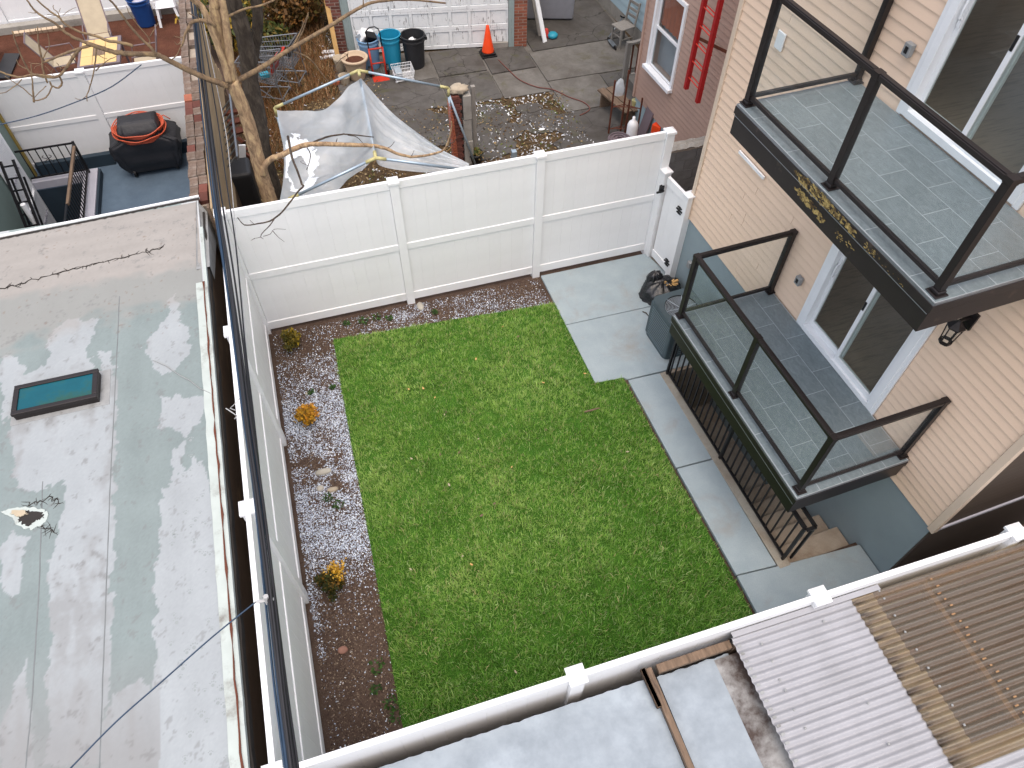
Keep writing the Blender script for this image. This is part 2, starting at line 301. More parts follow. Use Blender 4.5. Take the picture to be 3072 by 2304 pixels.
def plastic_sheet():
    n = NT('clear_plastic_sheet'); co = n.co((1, .7, 1)); nz = n.noise(co, 1.8, 5, .55, .6)
    d = n.new('ShaderNodeBsdfDiffuse'); n.ln(n.ramp(nz, [(.3, '#d3e2ec'), (.7, '#f0f7fb')]), d.inputs['Color'])
    tl = n.new('ShaderNodeBsdfTranslucent'); tl.inputs['Color'].default_value = (.85, .88, .9, 1)
    t = n.new('ShaderNodeBsdfTransparent'); t.inputs['Color'].default_value = (.95, .96, .97, 1); g = n.new('ShaderNodeBsdfGlossy'); g.inputs['Roughness'].default_value = .4
    a = n.new('ShaderNodeMixShader'); a.inputs[0].default_value = .35; n.ln(d.outputs[0], a.inputs[1]); n.ln(tl.outputs[0], a.inputs[2])
    b = n.new('ShaderNodeMixShader'); n.ln(n.ramp(nz, [(.3, .42), (.7, .62)]), b.inputs[0]); n.ln(t.outputs[0], b.inputs[1]); n.ln(a.outputs[0], b.inputs[2])
    c = n.new('ShaderNodeMixShader'); c.inputs[0].default_value = .04; n.ln(b.outputs[0], c.inputs[1]); n.ln(g.outputs[0], c.inputs[2])
    n.ln(c.outputs[0], n.out.inputs['Surface']); n.n.remove(n.b); return n.m
MT['sheet'] = plastic_sheet()
MT['snow'] = PM('old_snow', '#dfe6ec', .8, .06, 10, bump=.6, bscale=40)
MT['rust_fascia'] = PM('worn_bronze_fascia', '#231e1e', .5, .15, 5, dirt='#4a3f38', dscale=7, dpos=(.6, .75))
MT['gold_flake'] = PM('gold_undercoat', '#a8935c', .85, .35, 30, dirt='#54432a', dscale=16, dpos=(.45, .6))

# ---------------------------------------------------------------- mesh helpers
class MB:
    def __init__(s): s.v = []; s.f = []
    def add(s, vs_, fs):
        k = len(s.v); s.v += [tuple(p) for p in vs_]; s.f += [tuple(i + k for i in f) for f in fs]; return s
    def box(s, c, d, rot=(0, 0, 0)):
        hx, hy, hz = d[0] / 2, d[1] / 2, d[2] / 2
        p = [Vector((x, y, z)) for z in (-hz, hz) for y in (-hy, hy) for x in (-hx, hx)]
        if any(rot):
            from mathutils import Euler
            m = Euler(rot).to_matrix(); p = [m @ q for q in p]
        c = Vector(c); return s.add([q + c for q in p], [(0, 2, 3, 1), (4, 5, 7, 6), (0, 1, 5, 4), (2, 6, 7, 3), (0, 4, 6, 2), (1, 3, 7, 5)])
    def bb(s, x0, x1, y0, y1, z0, z1): return s.box(((x0 + x1) / 2, (y0 + y1) / 2, (z0 + z1) / 2), (x1 - x0, y1 - y0, z1 - z0))
    def bar(s, a, b, wd, ht, up=(0, 0, 1)):
        a, b = Vector(a), Vector(b); d = (b - a); L = d.length; d.normalize(); u = Vector(up)
        if abs(d.dot(u)) > .98: u = Vector((0, 1, 0))
        sx = d.cross(u).normalized(); uu = sx.cross(d)
        p = [q + sx * i * wd / 2 + uu * j * ht / 2 for q in (a, b) for i, j in ((-1, -1), (1, -1), (1, 1), (-1, 1))]
        return s.add(p, [(3, 2, 1, 0), (4, 5, 6, 7), (0, 1, 5, 4), (1, 2, 6, 5), (2, 3, 7, 6), (3, 0, 4, 7)])
    def tube(s, path, r, n=8, cap=True):
        P = [Vector(p) for p in path]; m = len(P); rs = r if isinstance(r, (list, tuple)) else [r] * m
        vs_, prev = [], None
        for i, p in enumerate(P):
            d = (P[min(i + 1, m - 1)] - P[max(i - 1, 0)])
            if d.length < 1e-9: d = Vector((0, 0, 1))
            d.normalize()
            if prev is None: prev = d.orthogonal().normalized()
            u = (prev - d * prev.dot(d)); u = u.normalized() if u.length > 1e-6 else d.orthogonal().normalized(); prev = u; v = d.cross(u)
            for k in range(n): a = 2 * math.pi * k / n; vs_.append(p + (u * math.cos(a) + v * math.sin(a)) * rs[i])
        fs = [(i * n + k, i * n + (k + 1) % n, (i + 1) * n + (k + 1) % n, (i + 1) * n + k) for i in range(m - 1) for k in range(n)]
        if cap: fs += [tuple(range(n - 1, -1, -1)), tuple((m - 1) * n + k for k in range(n))]
        return s.add(vs_, fs)
    def lathe(s, prof, c=(0, 0, 0), n=20, sx=1, sy=1, c0=True, c1=True):
        vs_ = [(c[0] + r * math.cos(2 * math.pi * k / n) * sx, c[1] + r * math.sin(2 * math.pi * k / n) * sy, c[2] + z) for r, z in prof for k in range(n)]
        m = len(prof); fs = [(i * n + k, i * n + (k + 1) % n, (i + 1) * n + (k + 1) % n, (i + 1) * n + k) for i in range(m - 1) for k in range(n)]
        fs += ([tuple(range(n - 1, -1, -1))] if c0 else []) + ([tuple((m - 1) * n + k for k in range(n))] if c1 else [])
        return s.add(vs_, fs)
    def prism(s, poly, z0, z1):
        n = len(poly); a = sum(poly[i][0] * poly[(i + 1) % n][1] - poly[(i + 1) % n][0] * poly[i][1] for i in range(n))
        if a < 0: poly = poly[::-1]
        return s.add([(x, y, z0) for x, y in poly] + [(x, y, z1) for x, y in poly], [tuple(range(n - 1, -1, -1)), tuple(range(n, 2 * n))] + [(i, (i + 1) % n, n + (i + 1) % n, n + i) for i in range(n)])
    def grid(s, fn, nu, nv, close=False):
        vs_ = [fn(i / nu, j / nv) for j in range(nv + 1) for i in range(nu + 1)]; m = nu + 1
        return s.add(vs_, [(j * m + i, j * m + i + 1, (j + 1) * m + i + 1, (j + 1) * m + i) for j in range(nv) for i in range(nu)])
ORG = {}
def origin_of(o): return ORG.get(o.name, Vector((0, 0, 0)))
def link(name, me, material, parent):
    o = bpy.data.objects.new(name, me); col.objects.link(o)
    if material and not me.materials: me.materials.append(MT[material] if isinstance(material, str) else material)
    if parent: o.parent = parent; ORG[o.name] = origin_of(parent)
    return o
def obj(name, mb, material, parent=None, smooth=False, bevel=0.0, seg=2, subsurf=0):
    og = origin_of(parent) if parent else Vector((0, 0, 0))
    me = bpy.data.meshes.new(name); me.from_pydata([(p[0] - og.x, p[1] - og.y, p[2] - og.z) for p in mb.v], [], mb.f); me.update()
    if smooth: me.polygons.foreach_set('use_smooth', [True] * len(me.polygons))
    o = link(name, me, material, parent)
    if bevel: b = o.modifiers.new('bevel', 'BEVEL'); b.width = bevel; b.segments = seg; b.limit_method = 'ANGLE'
    if subsurf: b = o.modifiers.new('sub', 'SUBSURF'); b.levels = subsurf; b.render_levels = subsurf
    return o
def piece(name, me, material, parent, loc, scale=(1, 1, 1), rot=(0, 0, 0)):
    "another object on shared mesh data; loc in the same coordinates the builder uses"
    o = link(name, me, material, parent); og = origin_of(parent) if parent else Vector((0, 0, 0))
    o.location = Vector(loc) - og; o.scale = scale; o.rotation_euler = rot; return o
def mesh_of(name, mb, material, smooth=False):
    me = bpy.data.meshes.new(name); me.from_pydata(mb.v, [], mb.f); me.update(); me.materials.append(MT[material])
    if smooth: me.polygons.foreach_set('use_smooth', [True] * len(me.polygons))
    return me
def tag(o, label, cat, group=None):
    o['label'] = label; o['category'] = cat
    if group: o['group'] = group
    return o
def thing(name, label, cat, loc=(0, 0, 0), rz=0.0, group=None, org=None):
    "Empty at the base; with rz == 0 the children are given in world coordinates"
    o = bpy.data.objects.new(name, None); col.objects.link(o); o.empty_display_size = .1
    o.location = loc; o.rotation_euler = (0, 0, rz); ORG[o.name] = Vector(org if org is not None else loc)
    return tag(o, label, cat, group)
def struct(o): o['kind'] = 'structure'; return o
def npmesh(name, v, tris, cols, material, parent=None, smooth=False):
    if parent: v = np.asarray(v) - np.array(origin_of(parent))
    me = bpy.data.meshes.new(name); nv, nt = len(v), len(tris)
    me.vertices.add(nv); me.vertices.foreach_set('co', np.asarray(v, dtype=np.float32).ravel())
    me.loops.add(nt * 3); me.loops.foreach_set('vertex_index', np.asarray(tris, dtype=np.int32).ravel())
    me.polygons.add(nt); me.polygons.foreach_set('loop_start', np.arange(0, nt * 3, 3, dtype=np.int32)); me.polygons.foreach_set('loop_total', np.full(nt, 3, dtype=np.int32))
    me.update(calc_edges=True)
    a = me.color_attributes.new('Col', 'FLOAT_COLOR', 'POINT'); c4 = np.ones((nv, 4), np.float32); c4[:, :3] = cols; a.data.foreach_set('color', c4.ravel())
    if smooth: me.polygons.foreach_set('use_smooth', [True] * nt)
    return link(name, me, material, parent)
def copy_tree(o, parent=None):
    c = o.copy(); col.objects.link(c); c.parent = parent
    for ch in list(o.children): copy_tree(ch, c)
    return c
def pts_in(poly, n, rng=RNG):
    P = np.array(poly); lo, hi = P.min(0), P.max(0); out = np.zeros((0, 2))
    while len(out) < n:
        q = rng.uniform(lo, hi, (n * 2, 2)); ins = np.zeros(len(q), bool); j = len(P) - 1
        for i in range(len(P)):
            c = ((P[i, 1] > q[:, 1]) != (P[j, 1] > q[:, 1])) & (q[:, 0] < (P[j, 0] - P[i, 0]) * (q[:, 1] - P[i, 1]) / (P[j, 1] - P[i, 1] + 1e-12) + P[i, 0]); ins ^= c; j = i
        out = np.vstack([out, q[ins]])
    return out[:n]
def smooth_noise(xy, s, seed=0): return np.array([mnoise.noise((x * s + seed, y * s, seed * .7)) for x, y in xy])
def flakes(xy, z, size, tilt, cols, rng=RNG, aspect=(.4, 1.0)):
    "random little quads lying about"
    n = len(xy); a = rng.uniform(0, 2 * np.pi, n); s = rng.uniform(size[0], size[1], n); asp = rng.uniform(aspect[0], aspect[1], n)
    u = np.stack([np.cos(a), np.sin(a), rng.normal(0, tilt, n)], 1) * s[:, None]; v = np.stack([-np.sin(a), np.cos(a), rng.normal(0, tilt, n)], 1) * (s * asp)[:, None]
    c = np.concatenate([xy, np.broadcast_to(np.asarray(z, float).reshape(-1, 1), (n, 1))], 1)
    V = np.stack([c - u - v * .6, c + u * .7 - v, c + u + v * .8, c - u * .8 + v], 1).reshape(-1, 3)
    b = np.arange(n) * 4; T = np.stack([np.stack([b, b + 1, b + 2], 1), np.stack([b, b + 2, b + 3], 1)], 1).reshape(-1, 3)
    return V, T, np.repeat(cols, 4, 0)
def pick(pal, n, jit=.15, rng=RNG):
    P = np.array([lin(c) for c in pal]); return np.clip(P[rng.integers(0, len(P), n)] * rng.uniform(1 - jit, 1 + jit, (n, 1)), 0, 1)
# ================================================================ GROUND AND YARD
TH = R_(2.52)
def h2w(x, y, z=0.0):
    c, s = math.cos(TH), math.sin(TH); a, b = x - 7.2, y - .5
    return Vector((7.2 + c * a - s * b, .5 + s * a + c * b, z))
def Hx(p, hx):
    v = ray(p); n = Vector((math.cos(TH), math.sin(TH), 0)); o = h2w(hx, .5); t = (o - CAM_POS).dot(n) / v.dot(n); q = CAM_POS + v * t; c, s = math.cos(TH), math.sin(TH); a, b_ = q.x - 7.2, q.y - .5
    return Vector((7.2 + c * a + s * b_, .5 - s * a + c * b_, q.z))
def ground_sheet():
    g = MB(); zc = -.03
    holes = {(3, 1): [h2w(*q) for q in ((6.03, 1.09), (7.3, 1.09), (7.3, 4.42), (6.03, 4.42))], (1, 3): [Vector(q) for q in ((-3.93, 9.0, 0), (-2.98, 9.0, 0), (-2.98, 12.08, 0), (-3.93, 12.08, 0))]}
    xs = [-220, -4.7, -2.5, 5.4, 7.9, 220]; ys = [-220, .3, 5.0, 7.6, 12.45, 260]
    for i in range(5):
        for j in range(5):
            q = [(xs[i], ys[j]), (xs[i + 1], ys[j]), (xs[i + 1], ys[j + 1]), (xs[i], ys[j + 1])]
            h = holes.get((i, j))
            if not h: g.add([(x, y, zc) for x, y in q], [(0, 1, 2, 3)])
            else:
                for k in range(4):
                    m = (k + 1) % 4; g.add([(*q[k], zc), (*q[m], zc), (h[m].x, h[m].y, zc), (h[k].x, h[k].y, zc)], [(0, 1, 2, 3)])
    return struct(obj('ground', g, 'soil'))
ground_sheet()
# soil bed of our yard, gently uneven
def bed_z(x, y): return .006 + .014 * (mnoise.noise((x * 2.1, y * 2.1, 3.3)) + .5 * mnoise.noise((x * 6, y * 6, 1.3)))
b = MB(); b.grid(lambda u, v: (.0 + u * 5.22, .0 + v * 7.06, bed_z(u * 5.22, v * 7.06)), 60, 80); struct(obj('garden_bed', b, 'soil', smooth=True))
LAWN = [(1.00, 6.57), (4.66, 6.31), (4.70, 4.53), (5.15, 4.50), (5.20, 2.76), (5.27, .10), (.92, .10), (.88, .66), (.93, 2.75), (.95, 4.53)]
b = MB(); b.prism(LAWN, -.02, .035); struct(obj('lawn', b, 'lawn_soil'))
def grass():
    n = 175000; xy = pts_in(LAWN, n); rng = RNG
    nt_ = 9000; tc = pts_in(LAWN, nt_); ti = rng.integers(0, nt_, n); tuft = rng.random(n) < .62; off = rng.normal(0, .017, (n, 2)); P_ = np.array(LAWN)
    cand = tc[ti] + off; okb = (cand[:, 0] > .93 + .02) & (cand[:, 1] > .1) & (cand[:, 1] < 6.56 - .071 * (cand[:, 0] - 1.0)) & ((cand[:, 0] < 4.66) | ((cand[:, 1] < 4.5) & (cand[:, 0] < 5.17)) ); tuft &= okb; xy = np.where(tuft[:, None], cand, xy)
    patch = smooth_noise(xy[:, :2], .9, 5) + .6 * smooth_noise(xy, 2.7, 9); dens = smooth_noise(xy, 4.5, 2)
    near = np.clip((4.8 - xy[:, 1]) / 5.0, 0, 1)
    h = rng.uniform(.03, .07, n) * (1 + .4 * dens + .75 * near) * np.where(tuft, 1.18, .85); wd = rng.uniform(.0018, .0036, n) * (1 + .3 * near)
    a = rng.uniform(0, 2 * np.pi, n); lean = rng.uniform(.1, .85, n) * h; wx, wy = np.cos(a), np.sin(a); la = np.where(tuft, np.arctan2(off[:, 1], off[:, 0]) + rng.normal(0, .5, n), a + rng.normal(1.57, .7, n) + .5 * patch)
    lx, ly = np.cos(la) * lean, np.sin(la) * lean; z0 = np.full(n, .03)
    P0 = np.stack([xy[:, 0] - wx * wd, xy[:, 1] - wy * wd, z0], 1); P1 = np.stack([xy[:, 0] + wx * wd, xy[:, 1] + wy * wd, z0], 1)
    m = .55
    P2 = np.stack([xy[:, 0] - wx * wd * .8 + lx * m * .6, xy[:, 1] - wy * wd * .8 + ly * m * .6, z0 + h * m], 1); P3 = np.stack([xy[:, 0] + wx * wd * .8 + lx * m * .6, xy[:, 1] + wy * wd * .8 + ly * m * .6, z0 + h * m], 1)
    P4 = np.stack([xy[:, 0] + lx, xy[:, 1] + ly, z0 + h * .92], 1)
    V = np.stack([P0, P1, P2, P3, P4], 1).reshape(-1, 3); k = np.arange(n) * 5
    T = np.stack([np.stack([k, k + 1, k + 3], 1), np.stack([k, k + 3, k + 2], 1), np.stack([k + 2, k + 3, k + 4], 1)], 1).reshape(-1, 3)
    g1, g2, g3, dry = (np.array(lin(c)) for c in ('#66983a', '#92bb52', '#b8d47a', '#d0c294'))
    t = np.clip(.5 + .5 * patch + rng.normal(0, .34, n) + .15 * (1 - near) - .1, 0, 1)[:, None]; t2 = np.clip(t * 2, 0, 1); t3 = np.clip(t * 2 - 1, 0, 1)
    g1 = g1 * (1 - .5 * near[:, None]) + np.array(lin('#4a8f2c')) * .5 * near[:, None]; g2 = g2 * (1 - .6 * near[:, None]) + np.array(lin('#74b247')) * .6 * near[:, None]
    c = ((g1 * (1 - t2) + g2 * t2) * (1 - t3) + g3 * t3) * rng.uniform(.82, 1.18, (n, 1))
    hl = rng.random(n) < .10; c[hl] = np.array(lin('#c6dc98')) * rng.uniform(.8, 1.1, (hl.sum(), 1)); c *= (1 - .14 * (~tuft))[:, None]  # pale highlights painted on random blades; blades outside tufts darkened
    dm = rng.random(n) < np.clip(.035 + .06 * smooth_noise(xy, 1.6, 31) + .03 * (1 - near), .005, .2); c[dm] = dry * rng.uniform(.7, 1.1, (dm.sum(), 1))
    o = npmesh('grass', V, T, np.repeat(c, 5, 0), 'grass'); o['kind'] = 'stuff'; o['label'] = 'bright green grass of the small back yard lawn'; return o
grass()
# pale mulch flakes on the bed
def chips():
    n = 68000; bed = [(.07, .08), (.92, .08), (.90, .7), (.96, 3.0), (1.0, 6.52), (4.6, 6.28), (4.6, 6.98), (.07, 6.98)]
    xy = pts_in(bed, n); nz = smooth_noise(xy, 1.0, 3) * 1.1 + .7 * smooth_noise(xy, 4.5, 6) + .35 * smooth_noise(xy, 14, 8)
    bedw = np.exp(-((xy[:, 1] - 4.6) / 1.3) ** 2) * .85 + .32 * np.exp(-((xy[:, 1] - 3.0) / .35) ** 2) + (xy[:, 1] > 6.3) * (.02 + .3 * np.exp(-((xy[:, 0] - 2.5) / .8) ** 2)) + .35 * np.exp(-((xy[:, 0] - .12) / .05) ** 2) * (xy[:, 1] < 2.6) * (xy[:, 1] > 1.6)
    edge = .35 * np.clip((xy[:, 0] - .62) / .3, 0, 1) * (xy[:, 1] > 2.7) * (xy[:, 1] < 6.3)
    pw = np.clip(bedw * (1.15 + 1.7 * nz) + edge * bedw + .03, 0, 1)
    white = RNG.random(n) < pw * .92
    cw = pick(['#c9d3e2', '#b7c2d3', '#dde3ea', '#a3adbd', '#8f98a6'], n, .12); cb = pick(['#4d3d33', '#5d4b40', '#40322b', '#6b5a4c', '#8a7a69', '#382b25'], n, .2)
    c = np.where(white[:, None], cw, cb); z = np.array([bed_z(x, y) for x, y in xy]) + RNG.uniform(.003, .014, n)
    keep = white | (RNG.random(n) < .38); xy, z, c = xy[keep], z[keep], c[keep]
    V, T, C = flakes(xy, z, (.003, .0115), .35, c, aspect=(.25, .8))
    o = npmesh('mulch_chips', V, T, C, 'chips'); o['kind'] = 'stuff'; o['label'] = 'pale and brown mulch flakes scattered over the planting bed'
chips()
def blob(mb, c, r, sx=1, sy=1, sz=1, nz=.18, f=3.0, seed=0, nu=14, nv=9, low=-.4):
    def fn(u, v):
        a = 2 * math.pi * u; t = math.pi * v; d = Vector((math.sin(t) * math.cos(a), math.sin(t) * math.sin(a), math.cos(t)))
        k = r * (1 + nz * mnoise.noise((d.x * f + seed, d.y * f, d.z * f)))
        return (c[0] + d.x * k * sx, c[1] + d.y * k * sy, c[2] + max(d.z, low) * k * sz)
    return mb.grid(fn, nu, nv)
for (x, y, r, sx, sy, m, lab) in ((2.50, 6.90, .075, .75, 1.25, 'stone', 'smooth pale oval stone lying beside the fence post'), (.37, 1.66, .055, 1.1, .9, 'pink_rock', 'small pinkish rock on the bare soil near the front of the bed'),
        (.50, 4.18, .075, 1.5, .7, 'stone', 'flat yellowish triangular stone in the mulch below the orange shrub'), (.42, 3.93, .06, .9, .8, 'stone', 'grey pebble at the fence side of the pale mulch'), (.58, 3.86, .06, 1.3, .7, 'pot_stone', 'low tan stone in the mulch beside the grey pebble'),
        (.47, 5.62, .04, 1.2, .8, 'stone', 'small white pebble between the two rear shrubs')):
    b = MB(); blob(b, (x, y, .015), r, sx, sy, .55, .2, 2.5, x * 9); tag(obj('rock', b, m, smooth=True), lab, 'rock')
for i in range(26):
    n_ = RNG; x, y = pts_in([(1.2, 6.2), (4.5, 6.0), (5.0, 2.5), (5.0, .8), (1.2, .8)], 1)[0]
    b = MB(); s = random.uniform(.018, .034); a = random.uniform(0, 6.28)
    pts = [(-1, 0, .25), (-.4, .42, .05), (.3, .4, .1), (1, 0, .35), (.3, -.42, .05), (-.4, -.4, .12), (0, 0, 0)]
    b.add([(x + s * (p[0] * math.cos(a) - p[1] * math.sin(a)), y + s * (p[0] * math.sin(a) + p[1] * math.cos(a)), .085 + s * p[2]) for p in pts], [(0, 1, 6), (1, 2, 6), (2, 3, 6), (3, 4, 6), (4, 5, 6), (5, 0, 6)])
    tag(obj('fallen_leaf', b, ['pine', 'old_wood', 'beige'][i % 3]), 'small dry leaf lying on the lawn grass', 'leaf', 'dry leaves on the lawn')
b = MB(); P = [onz(D_(*p), .09) for p in ((1262, 890), (1278, 886), (1295, 881))]; b.tube(P, [.011, .015, .009], 7); tag(obj('stick', b, 'old_wood'), 'short brown stick lying on the lawn near the concrete notch', 'stick')
b = MB(); P = [onz(D_(*p), .06) for p in ((1388, 673), (1396, 676), (1401, 683))]; b.tube(P, [.008, .01, .006], 6); tag(obj('stick', b, 'twig_dark'), 'bent dark twig lying on the concrete beside the air conditioner', 'stick')

# concrete paving
pave = struct(obj('concrete_path', MB().prism([(4.72, 6.9), (6.75, 6.9), (6.85, 4.5), (5.9, 4.5), (5.84, 2.0), (5.78, .1), (5.34, .1), (5.28, 4.3), (4.78, 4.6)], -.028, -.012), 'kerb_concrete'))
SLABS = [[(4.65, 6.985), (6.62, 6.985), (6.80, 6.3), (6.825, 5.758), (4.675, 5.787)], [(4.675, 5.775), (6.826, 5.746), (6.885, 4.425), (5.195, 4.445), (5.155, 4.495), (4.70, 4.525)],
         [(5.205, 4.425), (5.735, 4.41), (5.795, 2.777), (5.245, 2.785)], [(5.247, 2.765), (5.797, 2.757), (5.855, 1.085), (5.30, 1.12)], [(5.302, 1.105), (5.858, 1.07), (7.045, 1.02), (7.10, .045), (5.32, .045)]]
for s_ in SLABS: obj('paving_slab', MB().prism(s_, -.02, .045), 'concrete', pave, bevel=.008)
# raised screed border strips of the path (paler bands along the slab edges)
# basement stair well
st = thing('basement_stairs', 'concrete basement steps going down beside the house foundation', 'stairs', h2w(6.55, 1.1), TH, org=(6.55, 1.1, 0))
def HB(x0, x1, y0, y1, z0, z1): return MB().bb(x0, x1, y0, y1, z0, z1)
obj('kerb', HB(5.895, 6.06, 1.085, 4.47, -.018, .05), 'kerb_concrete', st, bevel=.01)
obj('side_wall', HB(5.9, 6.05, 1.09, 4.46, -1.7, -.022), 'kerb_concrete', st)
obj('end_wall', HB(6.064, 7.06, 4.42, 4.55, -1.7, .03), 'step_concrete', st)
for k in range(6): obj('step', HB(6.055, 7.068, 1.085 + .3 * k, 1.085 + .3 * (k + 1) + .02, -1.7, .04 - .195 * (k + 1)), 'step_concrete', st, bevel=.008)
obj('landing', HB(6.055, 7.068, 2.92, 4.418, -1.75, -1.2), 'step_concrete', st)
# iron stair railing
rl = thing('stair_railing', 'black iron baluster railing along the basement stair kerb', 'railing', h2w(6.0, 1.2, .05), TH, org=(6.0, 1.2, .05))
obj('bottom_rail', MB().bar((6.0, 1.19, .11), (6.0, 4.42, .11), .03, .03), 'black_iron', rl)
obj('top_rail', MB().bar((6.0, 1.19, .93), (6.0, 4.42, .93), .05, .03), 'black_iron', rl)
bal = mesh_of('baluster', MB().bb(-.009, .009, -.009, .009, 0, .80), 'black_iron')
k = 1.19 + .113
while k < 4.4: piece('baluster', bal, None, rl, (6.0, k, .12)); k += .113
for y in (1.19, 2.80, 4.42): obj('post', HB(5.982, 6.018, y - .018, y + .018, .045, .915), 'black_iron', rl)
obj('handrail_loop', MB().bar((6.0, 1.16, .93), (6.13, 1.16, .93), .045, .025).bar((6.13, 1.62, .93), (6.13, 1.16, .93), .045, .025).bar((6.13, 1.17, .93), (6.11, 1.17, .05), .03, .03), 'black_iron', rl)

# ================================================================ WHITE VINYL FENCES
post_me = mesh_of('post', MB().bb(-.063, .063, -.063, .063, -.02, 2.44), 'vinyl')
cap_me = mesh_of('cap', MB().bb(-.08, .08, -.08, .08, 2.415, 2.45).add([(-.08, -.08, 2.45), (.08, -.08, 2.45), (.08, .08, 2.45), (-.08, .08, 2.45), (0, 0, 2.50)], [(0, 1, 4), (1, 2, 4), (2, 3, 4), (3, 0, 4)]), 'vinyl')
BW = .178
brd = MB(); brd.prism([(-.0888, -.0097), (-.0870, -.0115), (.0870, -.0115), (.0888, -.0097), (.0888, .0097), (.0870, .0115), (-.0870, .0115), (-.0888, .0097)], 0, 1)
board_me = mesh_of('board', brd, 'vinyl')
def fence_rail(z0, z1, L, th=.05): return MB().bb(-L / 2, L / 2, -th / 2, th / 2, z0, z1)
def vinyl_fence(name, label, A, B, ts, posts, zs=((2.31, 2.44), (1.165, 1.285), (.075, .235)), scale=1.0):
    """A->B line; ts: post parameters in metres; posts: which of them get a post here"""
    A, B = Vector(A), Vector(B); u = (B - A).normalized(); ang = math.atan2(u.y, u.x)
    root = thing(name, label, 'fence', (A.x, A.y, 0))
    for t in posts:
        p = A + u * t; o = piece('post', post_me, None, root, (p.x, p.y, 0), (1, 1, scale), (0, 0, ang)); piece('post_cap', cap_me, None, root, (p.x, p.y, 0), (1, 1, scale), (0, 0, ang))
    for a, b_ in zip(ts[:-1], ts[1:]):
        L = b_ - a - .126; mid = A + u * ((a + b_) / 2); me = None
        for z0, z1 in zs:
            me = mesh_of('rail', fence_rail(z0 * scale, z1 * scale, L + .004), 'vinyl'); r = piece('rail', me, None, root, (mid.x, mid.y, 0), rot=(0, 0, ang))
            bv = r.modifiers.new('bevel', 'BEVEL'); bv.width = .004; bv.segments = 1
        nb = max(1, round((L - .06) / BW)); wsc = (L - .004) / (nb * BW)
        for (za, zb) in ((zs[1][1], zs[0][0]), (zs[2][1], zs[1][0])):
            for i in range(nb):
                p = A + u * (a + .063 + .002 + (i + .5) * BW * wsc); piece('board', board_me, None, root, (p.x, p.y, za * scale - .002), (wsc, 1, (zb - za) * scale + .004), (0, 0, ang))
    return root
vinyl_fence('white_fence', 'white vinyl board fence along the left side beside the flat roof', (0, 0), (0, 7.066), (0, 2.42, 4.83, 7.066), (0, 2.42, 4.83, 7.066))
vinyl_fence('white_fence', 'white vinyl board fence across the back of the lawn', (0, 7.066), (6.66, 7.066), (0, 2.374, 4.571, 6.66), (2.374, 4.571, 6.66))
vinyl_fence('white_fence', 'white vinyl fence along the front edge beside the corrugated roof', (0, 0), (9.5, 0), (0, 2.52, 4.867, 7.028, 9.4), (2.52, 4.867, 7.028, 9.4))
# gate
gt = thing('gate', 'white vinyl gate with black hinges between the back fence and the house', 'gate', (6.72, 6.6, 0))
gA, gB = Vector((6.68, 6.935, 0)), Vector((6.765, 6.30, 0)); gu = (gB - gA).normalized(); gang = math.atan2(gu.y, gu.x)
for p, nm in ((Vector((6.675, 6.96, 0)), 'gate_post'), (gB, 'gate_post')):
    piece(nm, post_me, None, gt, (p.x, p.y, 0), (1, 1, .735 if nm else 1), (0, 0, gang)); piece('post_cap', cap_me, None, gt, (p.x, p.y, 0), (1, 1, .735), (0, 0, gang))
gm = (gA + gB) / 2; GL = (gB - gA).length - .14
for z0, z1 in ((1.60, 1.74), (.09, .24)): piece('rail', mesh_of('rail', fence_rail(z0, z1, GL), 'vinyl'), None, gt, (gm.x, gm.y, 0), rot=(0, 0, gang))
for i in range(3):
    p = gA + gu * (.075 + GL * (i + .5) / 3); piece('board', board_me, None, gt, (p.x, p.y, .235), (GL / 3 / BW, 1, 1.37), (0, 0, gang))
gn = Vector((-gu.y, gu.x, 0)); gn = gn if gn.x < 0 else -gn
for z in (1.46, .36):
    hb = MB(); c = gB - gu * .075 + gn * .072
    for dz in (-.05, 0, .05): hb.box((c.x, c.y, z + dz), (.022, .15 - abs(dz), .018), (0, 0, gang + math.pi / 2))
    hb.box((c.x, c.y, z), (.02, .03, .13), (0, 0, gang + math.pi / 2)); obj('hinge', hb, 'black', gt)
c = gA + gu * .03 + gn * .07; hb = MB(); hb.box((c.x, c.y, 1.50), (.05, .07, .13), (0, 0, gang)); hb.box((c.x - .03, c.y - .03, 1.47), (.03, .14, .03), (0, 0, gang)); obj('latch', hb, 'black', gt, bevel=.006)

# ================================================================ TAN HOUSE (own rotated frame)
hs = thing('tan_house', 'tan clapboard house with two glass railed balconies', 'house', (7.2, .5, 0), TH, org=(7.2, .5, 0))
WX = 7.075; YN, YF = .55, 6.30; DY0, DY1 = 1.945, 3.435; DOORS = ((1.84, 3.88), (4.86, 6.9)); ZTOP = 8.3; ZS = 1.36
obj('foundation', HB(WX + .012, 7.3, YN + .02, YF - .02, -1.7, ZS).bb(7.3, 11, YN + .02, YN + .2, -1.7, ZS), 'foundation', hs)
wl_ = MB()
wl_.bb(WX + .006, 7.24, YN + .01, DY0, ZS + .002, ZTOP); wl_.bb(WX + .006, 7.24, DY1, YF - .01, ZS + .002, ZTOP)
for z0, z1 in ((ZS + .002, DOORS[0][0]), (DOORS[0][1], DOORS[1][0]), (DOORS[1][1], ZTOP)): wl_.bb(WX + .006, 7.24, DY0, DY1, z0, z1)
